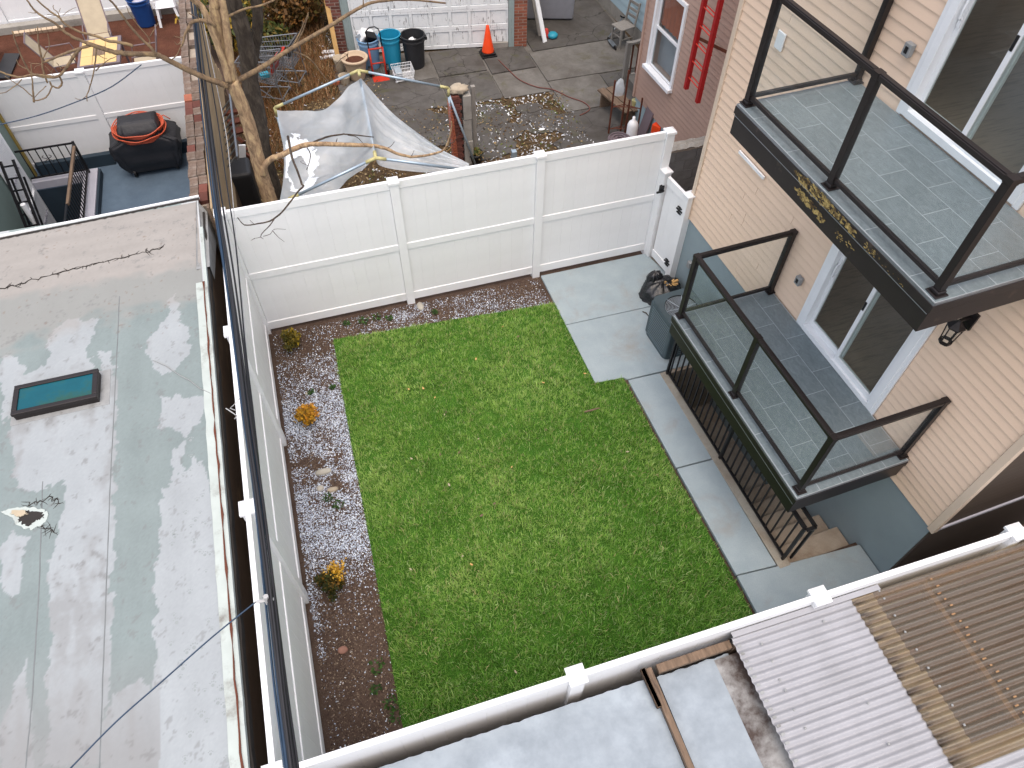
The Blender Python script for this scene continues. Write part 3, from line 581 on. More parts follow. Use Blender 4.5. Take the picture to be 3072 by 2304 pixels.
wl_.bb(7.24, 11, YN + .02, YN + .15, ZS + .002, ZTOP); wl_.bb(7.24, 11, YF - .15, YF - .02, -.1, ZTOP); wl_.bb(7.0, 11.2, YN - .1, YF + .1, ZTOP, ZTOP + .15); wl_.bb(11, 11.15, YN, 1.6, -.1, ZTOP); wl_.bb(11, 11.15, 5.4, YF, -.1, ZTOP); wl_.bb(11, 11.15, 1.6, 5.4, -.1, 2.3); wl_.bb(11, 11.15, 1.6, 5.4, 4.2, 5.3); wl_.bb(11, 11.15, 1.6, 5.4, 7.2, ZTOP)  # unseen roof slab added to block light; far wall opened to admit sky light
wall = obj('wall', wl_, 'siding', hs)
CO = .115
cb = MB(); cb.add([(x, y, z) for y in (0, 1) for x, z in ((.004, 0), (-.0095, .002), (-.0105, .010), (-.007, .045), (-.003, .085), (-.001, CO + .006), (.004, CO + .006))], [(0, 1, 8, 7), (1, 2, 9, 8), (2, 3, 10, 9), (3, 4, 11, 10), (4, 5, 12, 11), (5, 6, 13, 12), (0, 6, 5, 4, 3, 2, 1), (7, 8, 9, 10, 11, 12, 13)])
clap = mesh_of('siding_board', cb, 'siding'); clap_dark = mesh_of('siding_board', cb, 'siding_dark')
rs = random.Random(3); i = 0; z = ZS
while z < ZTOP - CO:
    segs = [(YN + .06, YF - .05)]
    for d0, d1 in DOORS:
        if z + CO > d0 + .02 and z < d1 - .01: segs = [(YN + .06, DY0 - .055), (DY1 + .055, YF - .05)]
    for a, b_ in segs:
        cuts = [a]
        if b_ - a > 3.5: cuts.append(a + rs.uniform(.25, .45) * (b_ - a)); cuts.append(a + rs.uniform(.62, .85) * (b_ - a))
        elif b_ - a > 1.6 and rs.random() < .8: cuts.append(a + rs.uniform(.25, .75) * (b_ - a))
        cuts.append(b_)
        for k in range(len(cuts) - 1): piece('siding_board', clap, None, wall, (WX + .003 - .0015 * (k % 2), cuts[k] + .0015, z), (1, cuts[k + 1] - cuts[k] - .003, 1))
    z += CO
z = ZS
while z < 5.2:
    piece('siding_board', clap_dark, None, wall, (11.0, YN + .018, z), (1, 3.9, 1), (0, 0, math.pi / 2)); z += CO
obj('corner_trim', HB(WX - .026, WX + .05, YF - .05, YF + .03, ZS - .01, ZTOP - .01).bb(WX + .05, WX + .12, YF + .004, YF + .03, ZS - .01, ZTOP - .01), 'tan_trim', hs, bevel=.006)
obj('corner_trim', HB(WX - .026, WX + .05, YN - .03, YN + .055, ZS - .012, ZTOP - .01), 'tan_trim', hs, bevel=.006)
obj('base_trim', HB(7.13, 11, YN - .012, YN + .016, ZS - .05, ZS), 'pinkish', hs)
obj('dark_base', HB(7.09, 11, YN + .0, YN + .018, -.02, ZS - .052), 'siding_dark', hs)
# rooms seen through the doors
for z0, z1 in ((1.80, 4.4), (4.82, 7.4)):
    obj('floor', HB(7.242, 10.9, .75, 6.1, z0 - .1, z0 + .01), 'floor', hs)
    obj('room_wall', HB(10.8, 10.9, .75, 1.6, z0 + .012, z1).bb(10.8, 10.9, 5.4, 6.1, z0 + .012, z1).bb(10.8, 10.9, 1.6, 5.4, z0 + .012, z0 + .5).bb(7.242, 10.79, .72, .8, z0 + .012, z1).bb(7.242, 10.79, 6.1, 6.14, z0 + .012, z1).bb(7.242, 10.9, .72, 6.14, z1 + .002, z1 + .06), 'room', hs)  # far side left open to bring sky light onto the floor
# sliding doors
for z0, z1 in DOORS:
    fr = MB(); t = .085
    fr.bb(WX - .04, WX + .10, DY0, DY0 + t, z0, z1); fr.bb(WX - .04, WX + .10, DY1 - t, DY1, z0, z1); fr.bb(WX - .04, WX + .10, DY0 + t, DY1 - t, z1 - t, z1); fr.bb(WX - .045, WX + .10, DY0 + t, DY1 - t, z0, z0 + .07)
    d = obj('sliding_door', fr, 'trim_white', hs, bevel=.004)
    obj('casing', HB(WX - .028, WX - .002, DY0 - .05, DY0 + .01, z0 - .02, z1 + .05).bb(WX - .028, WX - .002, DY1 - .01, DY1 + .05, z0 - .02, z1 + .05).bb(WX - .028, WX - .002, DY0 + .012, DY1 - .012, z1 - .01, z1 + .05), 'trim_white', d)
    my = (DY0 + DY1) / 2 + .02
    # fixed near leaf: frame shallow; sliding far leaf deeper
    def leaf(y0, y1, x, t=.05):
        m = MB(); m.bb(x, x + .035, y0, y0 + t, z0 + .07, z1 - .085); m.bb(x, x + .035, y1 - t, y1, z0 + .07, z1 - .085); m.bb(x, x + .035, y0 + t, y1 - t, z0 + .07, z0 + .15); m.bb(x, x + .035, y0 + t, y1 - t, z1 - .16, z1 - .085); return m
    lf = obj('door_leaf', leaf(DY0 + .085, my + .03, WX - .012), 'trim_white', d, bevel=.003); lg = obj('door_leaf', leaf(my - .03, DY1 - .085, WX + .045), 'trim_white', d, bevel=.003)
    obj('glass_pane', HB(WX + .0, WX + .006, DY0 + .135, my - .02, z0 + .15, z1 - .16), 'door_glass', d); obj('glass_pane', HB(WX + .06, WX + .066, my + .02, DY1 - .135, z0 + .15, z1 - .16), 'door_glass', d)
    hy = DY1 - .112; obj('handle', MB().tube([(WX + .04, hy, z0 + .92), (WX + .0, hy - .01, z0 + .94), (WX - .008, hy - .012, z0 + 1.02), (WX + .0, hy - .01, z0 + 1.10), (WX + .04, hy, z0 + 1.12)], .011, 8).bb(WX + .03, WX + .046, hy - .02, hy + .02, z0 + .86, z0 + 1.18), 'trim_white', d, smooth=False)
    obj('pull', HB(WX - .02, WX - .011, my - .005, my + .025, z0 + .95, z0 + 1.08), 'black', d, bevel=.006)
# balconies
tile_me = {}
def balcony(zt, fas, lab, x0=5.585):
    x1, y0, y1 = 7.045, 1.235, 4.105
    sl = MB(); sl.bb(x0 - .012, x1, y0 - .012, y1 + .012, zt - .10, zt - .022); sl.bb(x0, x1, y0, y1, zt - .32, zt - .102)
    B = obj('balcony', sl, fas, hs, bevel=.004); B['label'] = lab
    obj('fascia_seam', HB(x0 - .016, x0 - .0125, y0, y1, zt - .112, zt - .106), 'chrome', B)
    obj('grout_bed', HB(x0 + .006, x1, y0 + .006, y1 - .006, zt - .0215, zt - .0012), 'grout', B)
    obj('edge_trim', HB(x0 - .006, x0 + .004, y0 - .004, y1 + .004, zt - .0215, zt + .002).bb(x0 + .005, x1, y0 - .006, y0 + .004, zt - .0215, zt + .0022).bb(x0 + .005, x1, y1 - .004, y1 + .006, zt - .0215, zt + .0022), 'chrome', B)
    rw = .2885; tl = .572; g = .0065; xx = x0 + .012; r = 0
    while xx < x1 - .02:
        xe = min(xx + rw, x1 - .003) if r else xx + .295; off = 3.83 if r % 2 == 0 else 3.545
        ys = sorted([off + tl * k for k in range(-8, 3)]); ys = [y0 + .008] + [y for y in ys if y0 + .03 < y < y1 - .03] + [y1 - .008]
        for a, b_ in zip(ys[:-1], ys[1:]):
            sx, sy = xe - xx - g, b_ - a - g; key = 'unit'
            if key not in tile_me: tile_me[key] = mesh_of('tile', MB().bb(0, 1, 0, 1, -.012, 0), 'tile')
            piece('tile', tile_me[key], None, B, (xx + g / 2, a + g / 2, zt), (sx, sy, 1))
        xx = xe; r += 1
    PX, PW = x0 + .09, 7.01; ph = 1.0; s = .032
    spots = [(PX, 4.07), (PX, 2.70), (PX, 1.325), (PW, 4.07), (PW, 1.325)]
    pm = mesh_of('post', MB().bb(-s, s, -s, s, .012, ph), 'bronze'); pb = mesh_of('base_plate', MB().bb(-.062, .062, -.062, .062, .001, .013).bb(-.042, .042, -.042, .042, .0132, .045), 'bronze'); pc = mesh_of('post_cap', MB().bb(-s - .004, s + .004, -s - .004, s + .004, ph + .004, ph + .055), 'bronze')
    for x, y in spots:
        p = piece('post', pm, None, B, (x, y, zt)); q = piece('base_plate', pb, None, B, (x, y, zt)); bv = q.modifiers.new('bevel', 'BEVEL'); bv.width = .005; piece('post_cap', pc, None, B, (x, y, zt))
    for (xa, ya), (xb, yb) in (((PX, 4.07), (PX, 2.70)), ((PX, 2.70), (PX, 1.325)), ((PW, 4.07), (PX, 4.07)), ((PX, 1.325), (PW, 1.325))):
        a, b_ = Vector((xa, ya, zt)), Vector((xb, yb, zt)); u = (b_ - a).normalized(); a1, b1 = a + u * .033, b_ - u * .033; a2, b2 = a + u * .037, b_ - u * .037
        obj('top_rail', MB().bar(a2 + Vector((0, 0, ph + .028)), b2 + Vector((0, 0, ph + .028)), .066, .042).bar(a2 + Vector((0, 0, ph + .053)), b2 + Vector((0, 0, ph + .053)), .045, .008), 'bronze', B, bevel=.006)
        obj('bottom_rail', MB().bar(a1 + Vector((0, 0, .085)), b1 + Vector((0, 0, .085)), .036, .038), 'bronze', B, bevel=.003)
        obj('glass_panel', MB().bar(a1 + u * .012 + Vector((0, 0, .55)), b1 - u * .012 + Vector((0, 0, .55)), .008, .90), 'glass', B)
    return B
B1 = balcony(1.832, 'bronze', 'lower slate tiled balcony above the basement stairs', 5.575)
B2 = balcony(4.835, 'rust_fascia', 'upper slate tiled balcony with peeling paint on its fascia', 5.66)
# flaked paint on the upper fascia, small fittings on the wall
pk = MB(); ZU8 = mk(2200, 0, 1.659); rp_ = random.Random(9)
def flk(poly, n, s0, s1, x):
    P = np.array([ZU8(*p) for p in poly]); C = pts_in(P, n, np.random.default_rng(n))
    for cx, cy in C:
        c = Hx((cx, cy), x); s = rp_.uniform(s0, s1); a0 = rp_.uniform(0, 6.28); k = rp_.randint(5, 7); pk.add([(x - rp_.uniform(0, .002), c.y + s * rp_.uniform(.5, 1.3) * math.cos(a0 + j * 6.283 / k), c.z + s * .6 * rp_.uniform(.5, 1.2) * math.sin(a0 + j * 6.283 / k)) for j in range(k)], [tuple(range(k))])
X8 = 5.66 - .0145
flk([(305, 848), (345, 870), (430, 945), (520, 1050), (610, 1150), (600, 1180), (500, 1075), (400, 985), (330, 915)], 260, .008, .024, X8); flk([(630, 1190), (670, 1210), (735, 1280), (720, 1300), (660, 1250)], 34, .005, .014, X8); flk([(735, 1300), (860, 1420), (850, 1440), (730, 1320)], 16, .003, .008, X8)
flk([(303, 935), (335, 940), (390, 1000), (425, 1050), (465, 1110), (440, 1112), (380, 1040), (330, 985)], 150, .008, .024, X8 + .012); flk([(500, 1140), (530, 1150), (548, 1190), (530, 1205), (510, 1180)], 22, .006, .014, X8 + .012); flk([(555, 1195), (575, 1200), (602, 1245), (570, 1235)], 16, .006, .012, X8 + .012)
po_ = obj('flaked_paint', pk, 'gold_flake', B2); po_['kind'] = 'stuff'
for px in ((1962, 107), (1725, 606)):
    p = Hx(D_(*px), WX - .05); ob = MB().bb(WX - .075, WX - .017, p.y - .045, p.y + .045, p.z - .06, p.z + .06); o = obj('outlet_box', ob, 'flashing', hs, bevel=.006); obj('socket', HB(WX - .079, WX - .0755, p.y - .02, p.y + .02, p.z - .03, p.z + .03), 'black', o)
p = Hx(D_(1685, 88), WX - .03); obj('wall_plate', HB(WX - .04, WX - .018, p.y - .07, p.y + .07, p.z - .1, p.z + .1), 'trim_white', hs, bevel=.006)
p = Hx(mk(1300, 350, 2.458)(1885, 1092), WX - .03); obj('outlet_box', HB(WX - .05, WX + .011, p.y - .04, p.y + .04, p.z - .06, p.z + .06), 'flashing', hs, bevel=.006)
p, q = Hx(D_(1600, 330), WX), Hx(D_(1655, 383), WX)
obj('light_strip', HB(WX - .04, WX - .018, q.y, p.y, (p.z + q.z) / 2 - .012, (p.z + q.z) / 2 + .03), 'trim_white', hs)
# wall lanterns under the upper balcony
def lantern(lab, px, x=6.93):
    c = Hx(D_(*px), x); wpt = h2w(c.x, c.y, c.z); L = thing('wall_lantern', lab, 'lantern', wpt - Vector((0, 0, .16)), TH, org=(c.x, c.y, c.z - .16)); z = c.z
    obj('roof_cap', MB().lathe([(.085, .06), (.088, .075), (.05, .11), (.02, .14), (.015, .16)], (c.x, c.y, z), 6), 'bronze', L)
    fr = MB()
    for k in range(6):
        a = math.pi * k / 3; b2 = a + math.pi / 3; ca, sa = math.cos(a), math.sin(a); fr.bar((c.x + .075 * ca, c.y + .075 * sa, z + .06), (c.x + .055 * ca, c.y + .055 * sa, z - .14), .009, .009)
        fr.bar((c.x + .055 * ca, c.y + .055 * sa, z - .145), (c.x + .055 * math.cos(b2), c.y + .055 * math.sin(b2), z - .145), .018, .03)
    obj('frame', fr, 'bronze', L); obj('glass_shade', MB().lathe([(.048, -.13), (.066, .055)], (c.x, c.y, z), 6), 'glass', L)
    obj('bracket', MB().bar((c.x, c.y, z + .15), (WX - .03, c.y, z + .15), .025, .025).bb(WX - .03, WX - .005, c.y - .06, c.y + .06, z + .02, z + .22), 'bronze', L); return L
lantern('black six sided wall lantern under the corner of the upper balcony', (2058, 715))

# ---------------- air conditioner, bin bag
ac = thing('air_conditioner', 'grey green air conditioner condenser on the concrete beside the lower balcony', 'air conditioner', (6.20, 4.97, .045), R_(4), org=(0, 0, 0))
def rsq(s, r, n=5):
    out = []
    for cx, cy, a0 in ((s - r, s - r, 0), (-s + r, s - r, 90), (-s + r, -s + r, 180), (s - r, -s + r, 270)):
        for k in range(n + 1): a = R_(a0 + 90 * k / n); out.append((cx + r * math.cos(a), cy + r * math.sin(a)))
    return out
S0 = .335; obj('core', MB().prism(rsq(S0 - .035, .09), .0, .70), 'black', ac); obj('base_pan', MB().prism(rsq(S0, .1), 0, .05), 'ac_green', ac, bevel=.006)
ring_o, ring_i = rsq(S0, .1), rsq(S0 - .006, .096)
def ring(o_, i_, z0, z1, tilt=0.0):
    n = len(o_); m = MB(); m.add([(x, y, z0) for x, y in o_] + [(x, y, z1) for x, y in o_] + [(x, y, z1 + tilt) for x, y in i_] + [(x, y, z0 + tilt) for x, y in i_], [f for k in range(n) for f in ((k, (k + 1) % n, n + (k + 1) % n, n + k), (n + k, n + (k + 1) % n, 2 * n + (k + 1) % n, 2 * n + k), (2 * n + k, 2 * n + (k + 1) % n, 3 * n + (k + 1) % n, 3 * n + k), (3 * n + k, 3 * n + (k + 1) % n, (k + 1) % n, k))]); return m
lm = mesh_of('louvre', ring(ring_o, ring_i, 0, .02, .003), 'ac_fin')
for k in range(13): piece('louvre', lm, None, ac, (0, 0, .06 + k * .049))
cpm = mesh_of('corner_post', MB().prism(rsq(.055, .03), .05, .71), 'ac_green')
for sx in (-1, 1):
    for sy in (-1, 1): piece('corner_post', cpm, None, ac, (sx * (S0 - .058), sy * (S0 - .058), 0))
ci = [(.255 * math.cos(2 * math.pi * k / 24 + R_(2)), .255 * math.sin(2 * math.pi * k / 24 + R_(2))) for k in range(24)]
oo = rsq(S0 + .006, .105); obj('top_cover', ring(oo, [(x * .96, y * .96) for x, y in oo], .70, .775).add([(x * .96, y * .96, .775) for x, y in oo] + [(x, y, .765) for x, y in ci], [(k, (k + 1) % 24, 24 + (k + 1) % 24, 24 + k) for k in range(24)]), 'ac_green', ac, bevel=.004)
obj('fan_well', MB().lathe([(.256, .765), (.25, .60), (.02, .60)], (0, 0, 0), 24, c0=False), 'black', ac)
gu_ = MB()
for k in range(11): r = .03 + .021 * k; gu_.tube([(r * math.cos(2 * math.pi * j / 28), r * math.sin(2 * math.pi * j / 28), .745) for j in range(29)], .0042, 4)
for k in range(6): a = math.pi * k / 3; gu_.tube([(.02 * math.cos(a), .02 * math.sin(a), .742), (.255 * math.cos(a), .255 * math.sin(a), .76)], .006, 4)
obj('fan_guard', gu_, 'fan_grey', ac); obj('fan_blade', MB().prism([(.03, .0), (.2, -.1), (.22, .06)], .66, .67).prism([(-.03, .0), (-.2, .1), (-.22, -.06)], .655, .665).prism([(0, .03), (.1, .2), (-.06, .22)], .66, .668).prism([(0, -.03), (-.1, -.2), (.06, -.22)], .66, .668), 'fan_grey', ac)
def bagfn(c, rx, ry, h, seed):
    def fn(u, v):
        a = 2 * math.pi * u; t = v
        r = (1 - t ** 3.2) ** .55 if t < 1 else 0; fold = 1 + .07 * math.sin(a * 11 + 3 * t + seed) * (.3 + t) + .16 * mnoise.noise((math.cos(a) * 1.7 + seed, math.sin(a) * 1.7, t * 2.4)) + .06 * mnoise.noise((math.cos(a) * 6, math.sin(a) * 6, t * 8 + seed))
        return (c[0] + rx * r * fold * math.cos(a) * (1 + .25 * (1 - t) * .3), c[1] + ry * r * fold * math.sin(a), c[2] + h * (t * .92 + .12 * mnoise.noise((math.cos(a) * 2, math.sin(a) * 2, t * 3 + seed)) * t))
    return fn
bg_ = thing('bin_bag', 'open black plastic rubbish bag slumped against the gate post', 'bag', (6.47, 5.97, .045))
bm_ = MB(); bm_.grid(bagfn((6.45, 5.97, .047), .33, .28, .34, 2.0), 64, 24); bm_.grid(bagfn((6.37, 6.12, .18), .14, .12, .30, 5.0), 40, 16); obj('sack', bm_, 'bag', bg_, smooth=True)
fl = MB()
for k in range(14): a = random.uniform(0, 6.28); fl.bar((6.56, 5.95, .30), (6.56 + .13 * math.cos(a), 5.95 + .08 * math.sin(a) - .05, .345 + random.uniform(-.02, .04)), .02, .004)
obj('leaf_waste', fl, 'pine', bg_)

# ---------------- shrubs in the bed
def shrub(lab, x, y, r, h, pals, seed, n=1500, stemh=.05):
    rng = np.random.default_rng(seed); S = thing('shrub', lab, 'shrub', (x, y, 0)); sm = MB(); tips = []
    for k in range(26):
        a = rng.uniform(0, 6.28); e = rng.uniform(.25, 1.45); L = rng.uniform(.7, 1.0)
        tip = Vector((x + r * L * math.cos(a) * math.cos(e), y + r * L * math.sin(a) * math.cos(e), stemh + (h - stemh) * (.3 + .7 * L * math.sin(e)))); mid = Vector((x, y, stemh)).lerp(tip, .5) + Vector((rng.normal(0, .02), rng.normal(0, .02), .01))
        sm.tube([(x + rng.normal(0, .01), y + rng.normal(0, .01), .0), mid, tip], [.006, .004, .002], 5); tips.append((mid, tip))
    obj('stem', sm, 'twig', S)
    P = []
    for k in range(n): m, t = tips[rng.integers(0, len(tips))]; f = rng.uniform(.1, 1.08); P.append(m.lerp(t, f) + Vector(rng.normal(0, r * .13, 3)))
    P = np.array([p[:] for p in P]); P[:, 2] = np.maximum(P[:, 2], .03)
    t = (P[:, 0] - x) / r * .5 + (P[:, 1] - y) / r * .3 + rng.normal(0, .35, n); c = np.where((t > 0)[:, None], pick(pals[0], n, .25, rng), pick(pals[1], n, .25, rng))
    V, T, C = flakes(P[:, :2], P[:, 2], (.008, .018), .9, c, rng); npmesh('foliage', V, T, C, 'leaf', S)
G_ = ['#3f3f16', '#4d4a1a', '#5a5220']; Y_ = ['#a37c1e', '#c0922a', '#8a6a1c']; O_ = ['#c98f2c', '#d9a53c', '#b57a22']
shrub('small round olive and gold shrub in the rear corner of the bed', .36, 6.62, .19, .34, (['#7a6a20', '#95801f', '#6a5c1e'], G_), 4, 1900)
shrub('bright orange leaved shrub in the middle of the pale mulch', .43, 5.06, .19, .33, (O_, Y_), 8, 1500, .07)
shrub('dark green shrub with a gold tip on the bare soil near the front', .36, 2.46, .20, .30, (['#3c3a16', '#5a4a1c', '#7a5a20'], ['#2c3212', '#353a16']), 12, 1900)
# gold shoot of the front shrub
wx = RNG; n = 420; P = np.stack([RNG.normal(.46, .05, n), RNG.normal(2.56, .05, n), np.abs(RNG.normal(.24, .05, n))], 1); V, T, C = flakes(P[:, :2], P[:, 2], (.008, .015), .9, pick(['#c79a2c', '#b5861f', '#d9b04a'], n)); fo = npmesh('gold_foliage', V, T, C, 'leaf', [o for o in bpy.data.objects if o.name == 'shrub.002'][0])
# weeds along the bed
def weed(lab, x, y, s, seed, group=None):
    rng = np.random.default_rng(seed); n = 34; a = rng.uniform(0, 6.28, n); L = rng.uniform(.3, 1, n) * s; P = np.stack([x + L * np.cos(a), y + L * np.sin(a)], 1)
    V, T, C = flakes(P, rng.uniform(.02, .06, n), (.009, .02), .5, pick(['#2f4a1a', '#3c5c22', '#27401a'], n, .2, rng), rng); o = npmesh('weed', V, T, C, 'leaf'); tag(o, lab, 'weed', group)
for i, (x, y, s) in enumerate(((1.55, 6.83, .1), (1.75, 6.85, .08), (1.95, 6.78, .07), (1.25, 6.86, .07), (2.7, 6.68, .05), (.52, 5.62, .05), (.85, 5.62, .05), (.5, 3.75, .07), (.62, 3.6, .08), (.72, 1.35, .1), (.66, 1.1, .07), (.8, .9, .09), (.84, .75, .1))): weed('small green weed at the foot of the back fence' if y > 6.4 else 'small green weed among the pale mulch flakes' if y > 3 else 'small green weed on the bare soil by the front lawn corner', x, y, s, 40 + i, 'weeds in the planting bed')
# ================================================================ LEFT FLAT-ROOFED BUILDING
RZ = 2.30
fb = thing('flat_roof_building', 'low building with a patchy white and grey flat roof left of the fence', 'building', (-2.5, 3.5, 0))
RE = lambda y: -.21 - .008 * y           # right roof edge
obj('wall', MB().prism([(RE(-3) - .02, -3), (RE(7.55) - .02, 7.55), (-6.5, 7.75), (-6.5, -3)], -.02, RZ - .12), 'brown_wall', fb)
roof = obj('roof', MB().prism([(RE(-3) - .035, -3), (RE(7.5) - .035, 7.60), (-6.5, 7.78), (-6.5, -3)], RZ - .118, RZ), 'roof', fb)
def strip(x0, x1, y0, y1, z0, z1, seed, amp=.012, n=60):
    m = MB(); vs_ = []
    for k in range(n + 1):
        y = y0 + (y1 - y0) * k / n; j0 = amp * mnoise.noise((y * 5, seed, 0)); j1 = amp * mnoise.noise((y * 5, seed + 9, 0)); o_ = RE(y)
        vs_ += [(o_ + x0 + j0, y, z0), (o_ + x1 + j1, y, z0), (o_ + x1 + j1, y, z1), (o_ + x0 + j0, y, z1)]
    fs = [f for k in range(n) for f in ((4 * k + 3, 4 * k + 2, 4 * k + 6, 4 * k + 7), (4 * k + 1, 4 * k + 5, 4 * k + 6, 4 * k + 2), (4 * k, 4 * k + 3, 4 * k + 7, 4 * k + 4))]
    return m.add(vs_, fs)
obj('edge_membrane', strip(-.14, -.045, -3, 5.9, RZ + .001, RZ + .012, 1), 'membrane', roof)
obj('tar_seam', strip(-.052, -.038, -3, 5.9, RZ + .0125, RZ + .02, 4, .02), 'rust', roof)
obj('drip_edge', strip(-.04, .0, -3, 7.0, RZ - .05, RZ + .008, 2, .004), 'membrane', roof)
obj('tar_edge', strip(-.004, .022, -3, 7.4, RZ - .16, RZ - .052, 3, .018), 'tar', roof)
obj('corner_flashing', MB().add([(RE(6.2) - .12, 6.15, RZ + .016), (RE(6.2) + .04, 6.2, RZ - .02), (RE(7.5) + .05, 7.45, RZ - .1), (RE(7.6) - .06, 7.60, RZ + .012), (RE(6.2) + .03, 6.2, RZ - .25), (RE(7.5) + .05, 7.4, RZ - .5)], [(0, 1, 2, 3), (1, 4, 5, 2)]), 'flashing', roof)
# worn coating on top of the membrane
def wpx(p):
    q = RM.transposed() @ (Vector(p) - CAM_POS); return ((1536 + FPX * q.x / -q.z) * 2212 / 3072, (1152 - FPX * q.y / -q.z) * 2212 / 3072)
def coating():
    W = [[(0, 810), (20, 762), (45, 770), (55, 800), (95, 790), (130, 690), (150, 685), (205, 692), (190, 730), (195, 770), (240, 760), (250, 830), (246, 1100), (238, 1300), (226, 1659), (95, 1659), (110, 1400), (100, 1230), (125, 1150), (140, 1090), (138, 1040), (100, 1052), (62, 1070), (32, 1045), (25, 950), (0, 930)],
         [(345, 1050), (420, 1000), (440, 1005), (472, 1080), (480, 1200), (492, 1300), (503, 1450), (525, 1700), (330, 1700), (300, 1560), (338, 1480), (335, 1300), (342, 1150)], [(310, 755), (352, 700), (368, 650), (382, 636), (392, 690), (412, 700), (405, 765), (385, 785), (380, 802), (350, 812), (330, 790)],
         [(350, 862), (400, 852), (440, 843), (454, 870), (440, 880), (402, 940), (370, 935), (342, 930), (350, 900)], [(372, 965), (400, 952), (402, 1010), (374, 1030)], [(240, 1500), (300, 1465), (338, 1490), (335, 1700), (215, 1700)], [(0, 1170), (30, 1150), (60, 1170), (40, 1290), (0, 1260)], [(0, 1580), (60, 1420), (70, 1660), (0, 1700)]]
    G = [[(200, 770), (220, 766), (222, 845), (206, 862)], [(0, 905), (20, 905), (12, 930), (0, 935)]]
    x0, x1, y0, y1 = -3.3, -.26, -.9, 7.62; nx, ny = 190, 520; X = np.linspace(x0, x1, nx); Y = np.linspace(y0, y1, ny); gx_, gy_ = np.meshgrid(X, Y); P = np.stack([gx_.ravel(), gy_.ravel()], 1)
    P[:, 0] = np.minimum(P[:, 0], -.21 - .008 * P[:, 1] - .055)
    Rm = np.array(RM); q = (np.concatenate([P, np.full((len(P), 1), RZ)], 1) - np.array(CAM_POS)) @ Rm; px = (1536 + FPX * q[:, 0] / -q[:, 2]) * .72005; py = (1152 - FPX * q[:, 1] / -q[:, 2]) * .72005
    n1, n2, n3, n4 = smooth_noise(P, 3.0, 1), smooth_noise(P, 9.0, 2), smooth_noise(P, 24.0, 3), smooth_noise(P * np.array([1, .16]), 5.0, 7); n5 = smooth_noise(P * np.array([.3, 1.2]), 6, 17); n6 = smooth_noise(P, 55.0, 19); gr_ = RNG.normal(0, 1, len(P)); n4 = .55 * n4 + .3 * smooth_noise(P * np.array([1, .3]), 14, 23) + .25 * n2 + .15 * n3
    wx_ = px + 13 * n1 + 11 * n2 + 5 * n3; wy_ = py + 16 * smooth_noise(P, 3, 11) + 16 * smooth_noise(P, 9, 12) + 8 * smooth_noise(P, 24, 13)
    def inside(poly):
        ins = np.zeros(len(P), bool); j = len(poly) - 1
        for i in range(len(poly)):
            a, b_ = poly[i], poly[j]; ins ^= ((a[1] > wy_) != (b_[1] > wy_)) & (wx_ < (b_[0] - a[0]) * (wy_ - a[1]) / (b_[1] - a[1] + 1e-9) + a[0]); j = i
        return ins
    m = np.zeros(len(P)); 
    for w_ in W: m = np.maximum(m, inside(w_))
    for w_ in G: m = np.where(inside(w_), 0, m)
    K = np.array(lin('#93999c')); Gc = np.array(lin('#788383')); Dc = np.array(lin('#918e8a')); Sc = np.array(lin('#7b7c7c')); Br = np.array(lin('#77675c'))
    white = K * (1 + .07 * n1 + .09 * n4 + .05 * n6 + .012 * gr_)[:, None]; grey = Gc * (1 + .08 * n1 + .10 * n4 + .07 * n6 + .015 * gr_)[:, None]
    st = np.clip(n4 * 1.6 - .05 + .25 * (py > 1300), 0, .55)[:, None] * (px < 330)[:, None]; white = white * (1 - st) + Sc * st
    c = np.where(m[:, None] > .5, white, grey)
    low = np.clip((py - 1380) / 250, 0, 1)[:, None] * .75 * (px < 345)[:, None]; c = c * (1 - low) + (Sc * 1.12 * (1 + .15 * n4)[:, None]) * low
    d = np.clip((655 - .16 * px + 14 * n1 + 10 * n2 - py) / 18, 0, 1)[:, None]; d2 = np.clip((770 - .25 * px + 30 * n1 + 22 * n2 - py) / 60, 0, .6)[:, None]
    dust = Dc * (1 + .10 * n5 + .05 * n3)[:, None]; c = c * (1 - d2) + Dc * .93 * d2; c = c * (1 - d) + dust * d
    dk = np.clip((n2 + .6 * n3 + .5 * n6 - .55) * 3, 0, .45)[:, None]; c = c * (1 - dk) + Sc * .75 * dk
    sp = ((n3 > .5) & (n5 > .1) & (py < 720))[:, None] * .5; c = c * (1 - sp) + Br * sp
    z = RZ + .0012 + .0006 * m
    V = np.stack([P[:, 0], P[:, 1], z], 1); i = np.arange(nx * ny).reshape(ny, nx); a, b_, cc, dd = i[:-1, :-1].ravel(), i[:-1, 1:].ravel(), i[1:, 1:].ravel(), i[1:, :-1].ravel()
    T = np.concatenate([np.stack([a, b_, cc], 1), np.stack([a, cc, dd], 1)]); keep = V[T].max(1)[:, 1] < 7.58; npmesh('roof_coating', V, T[keep], np.clip(c, 0, 1), 'coating', roof)
coating()
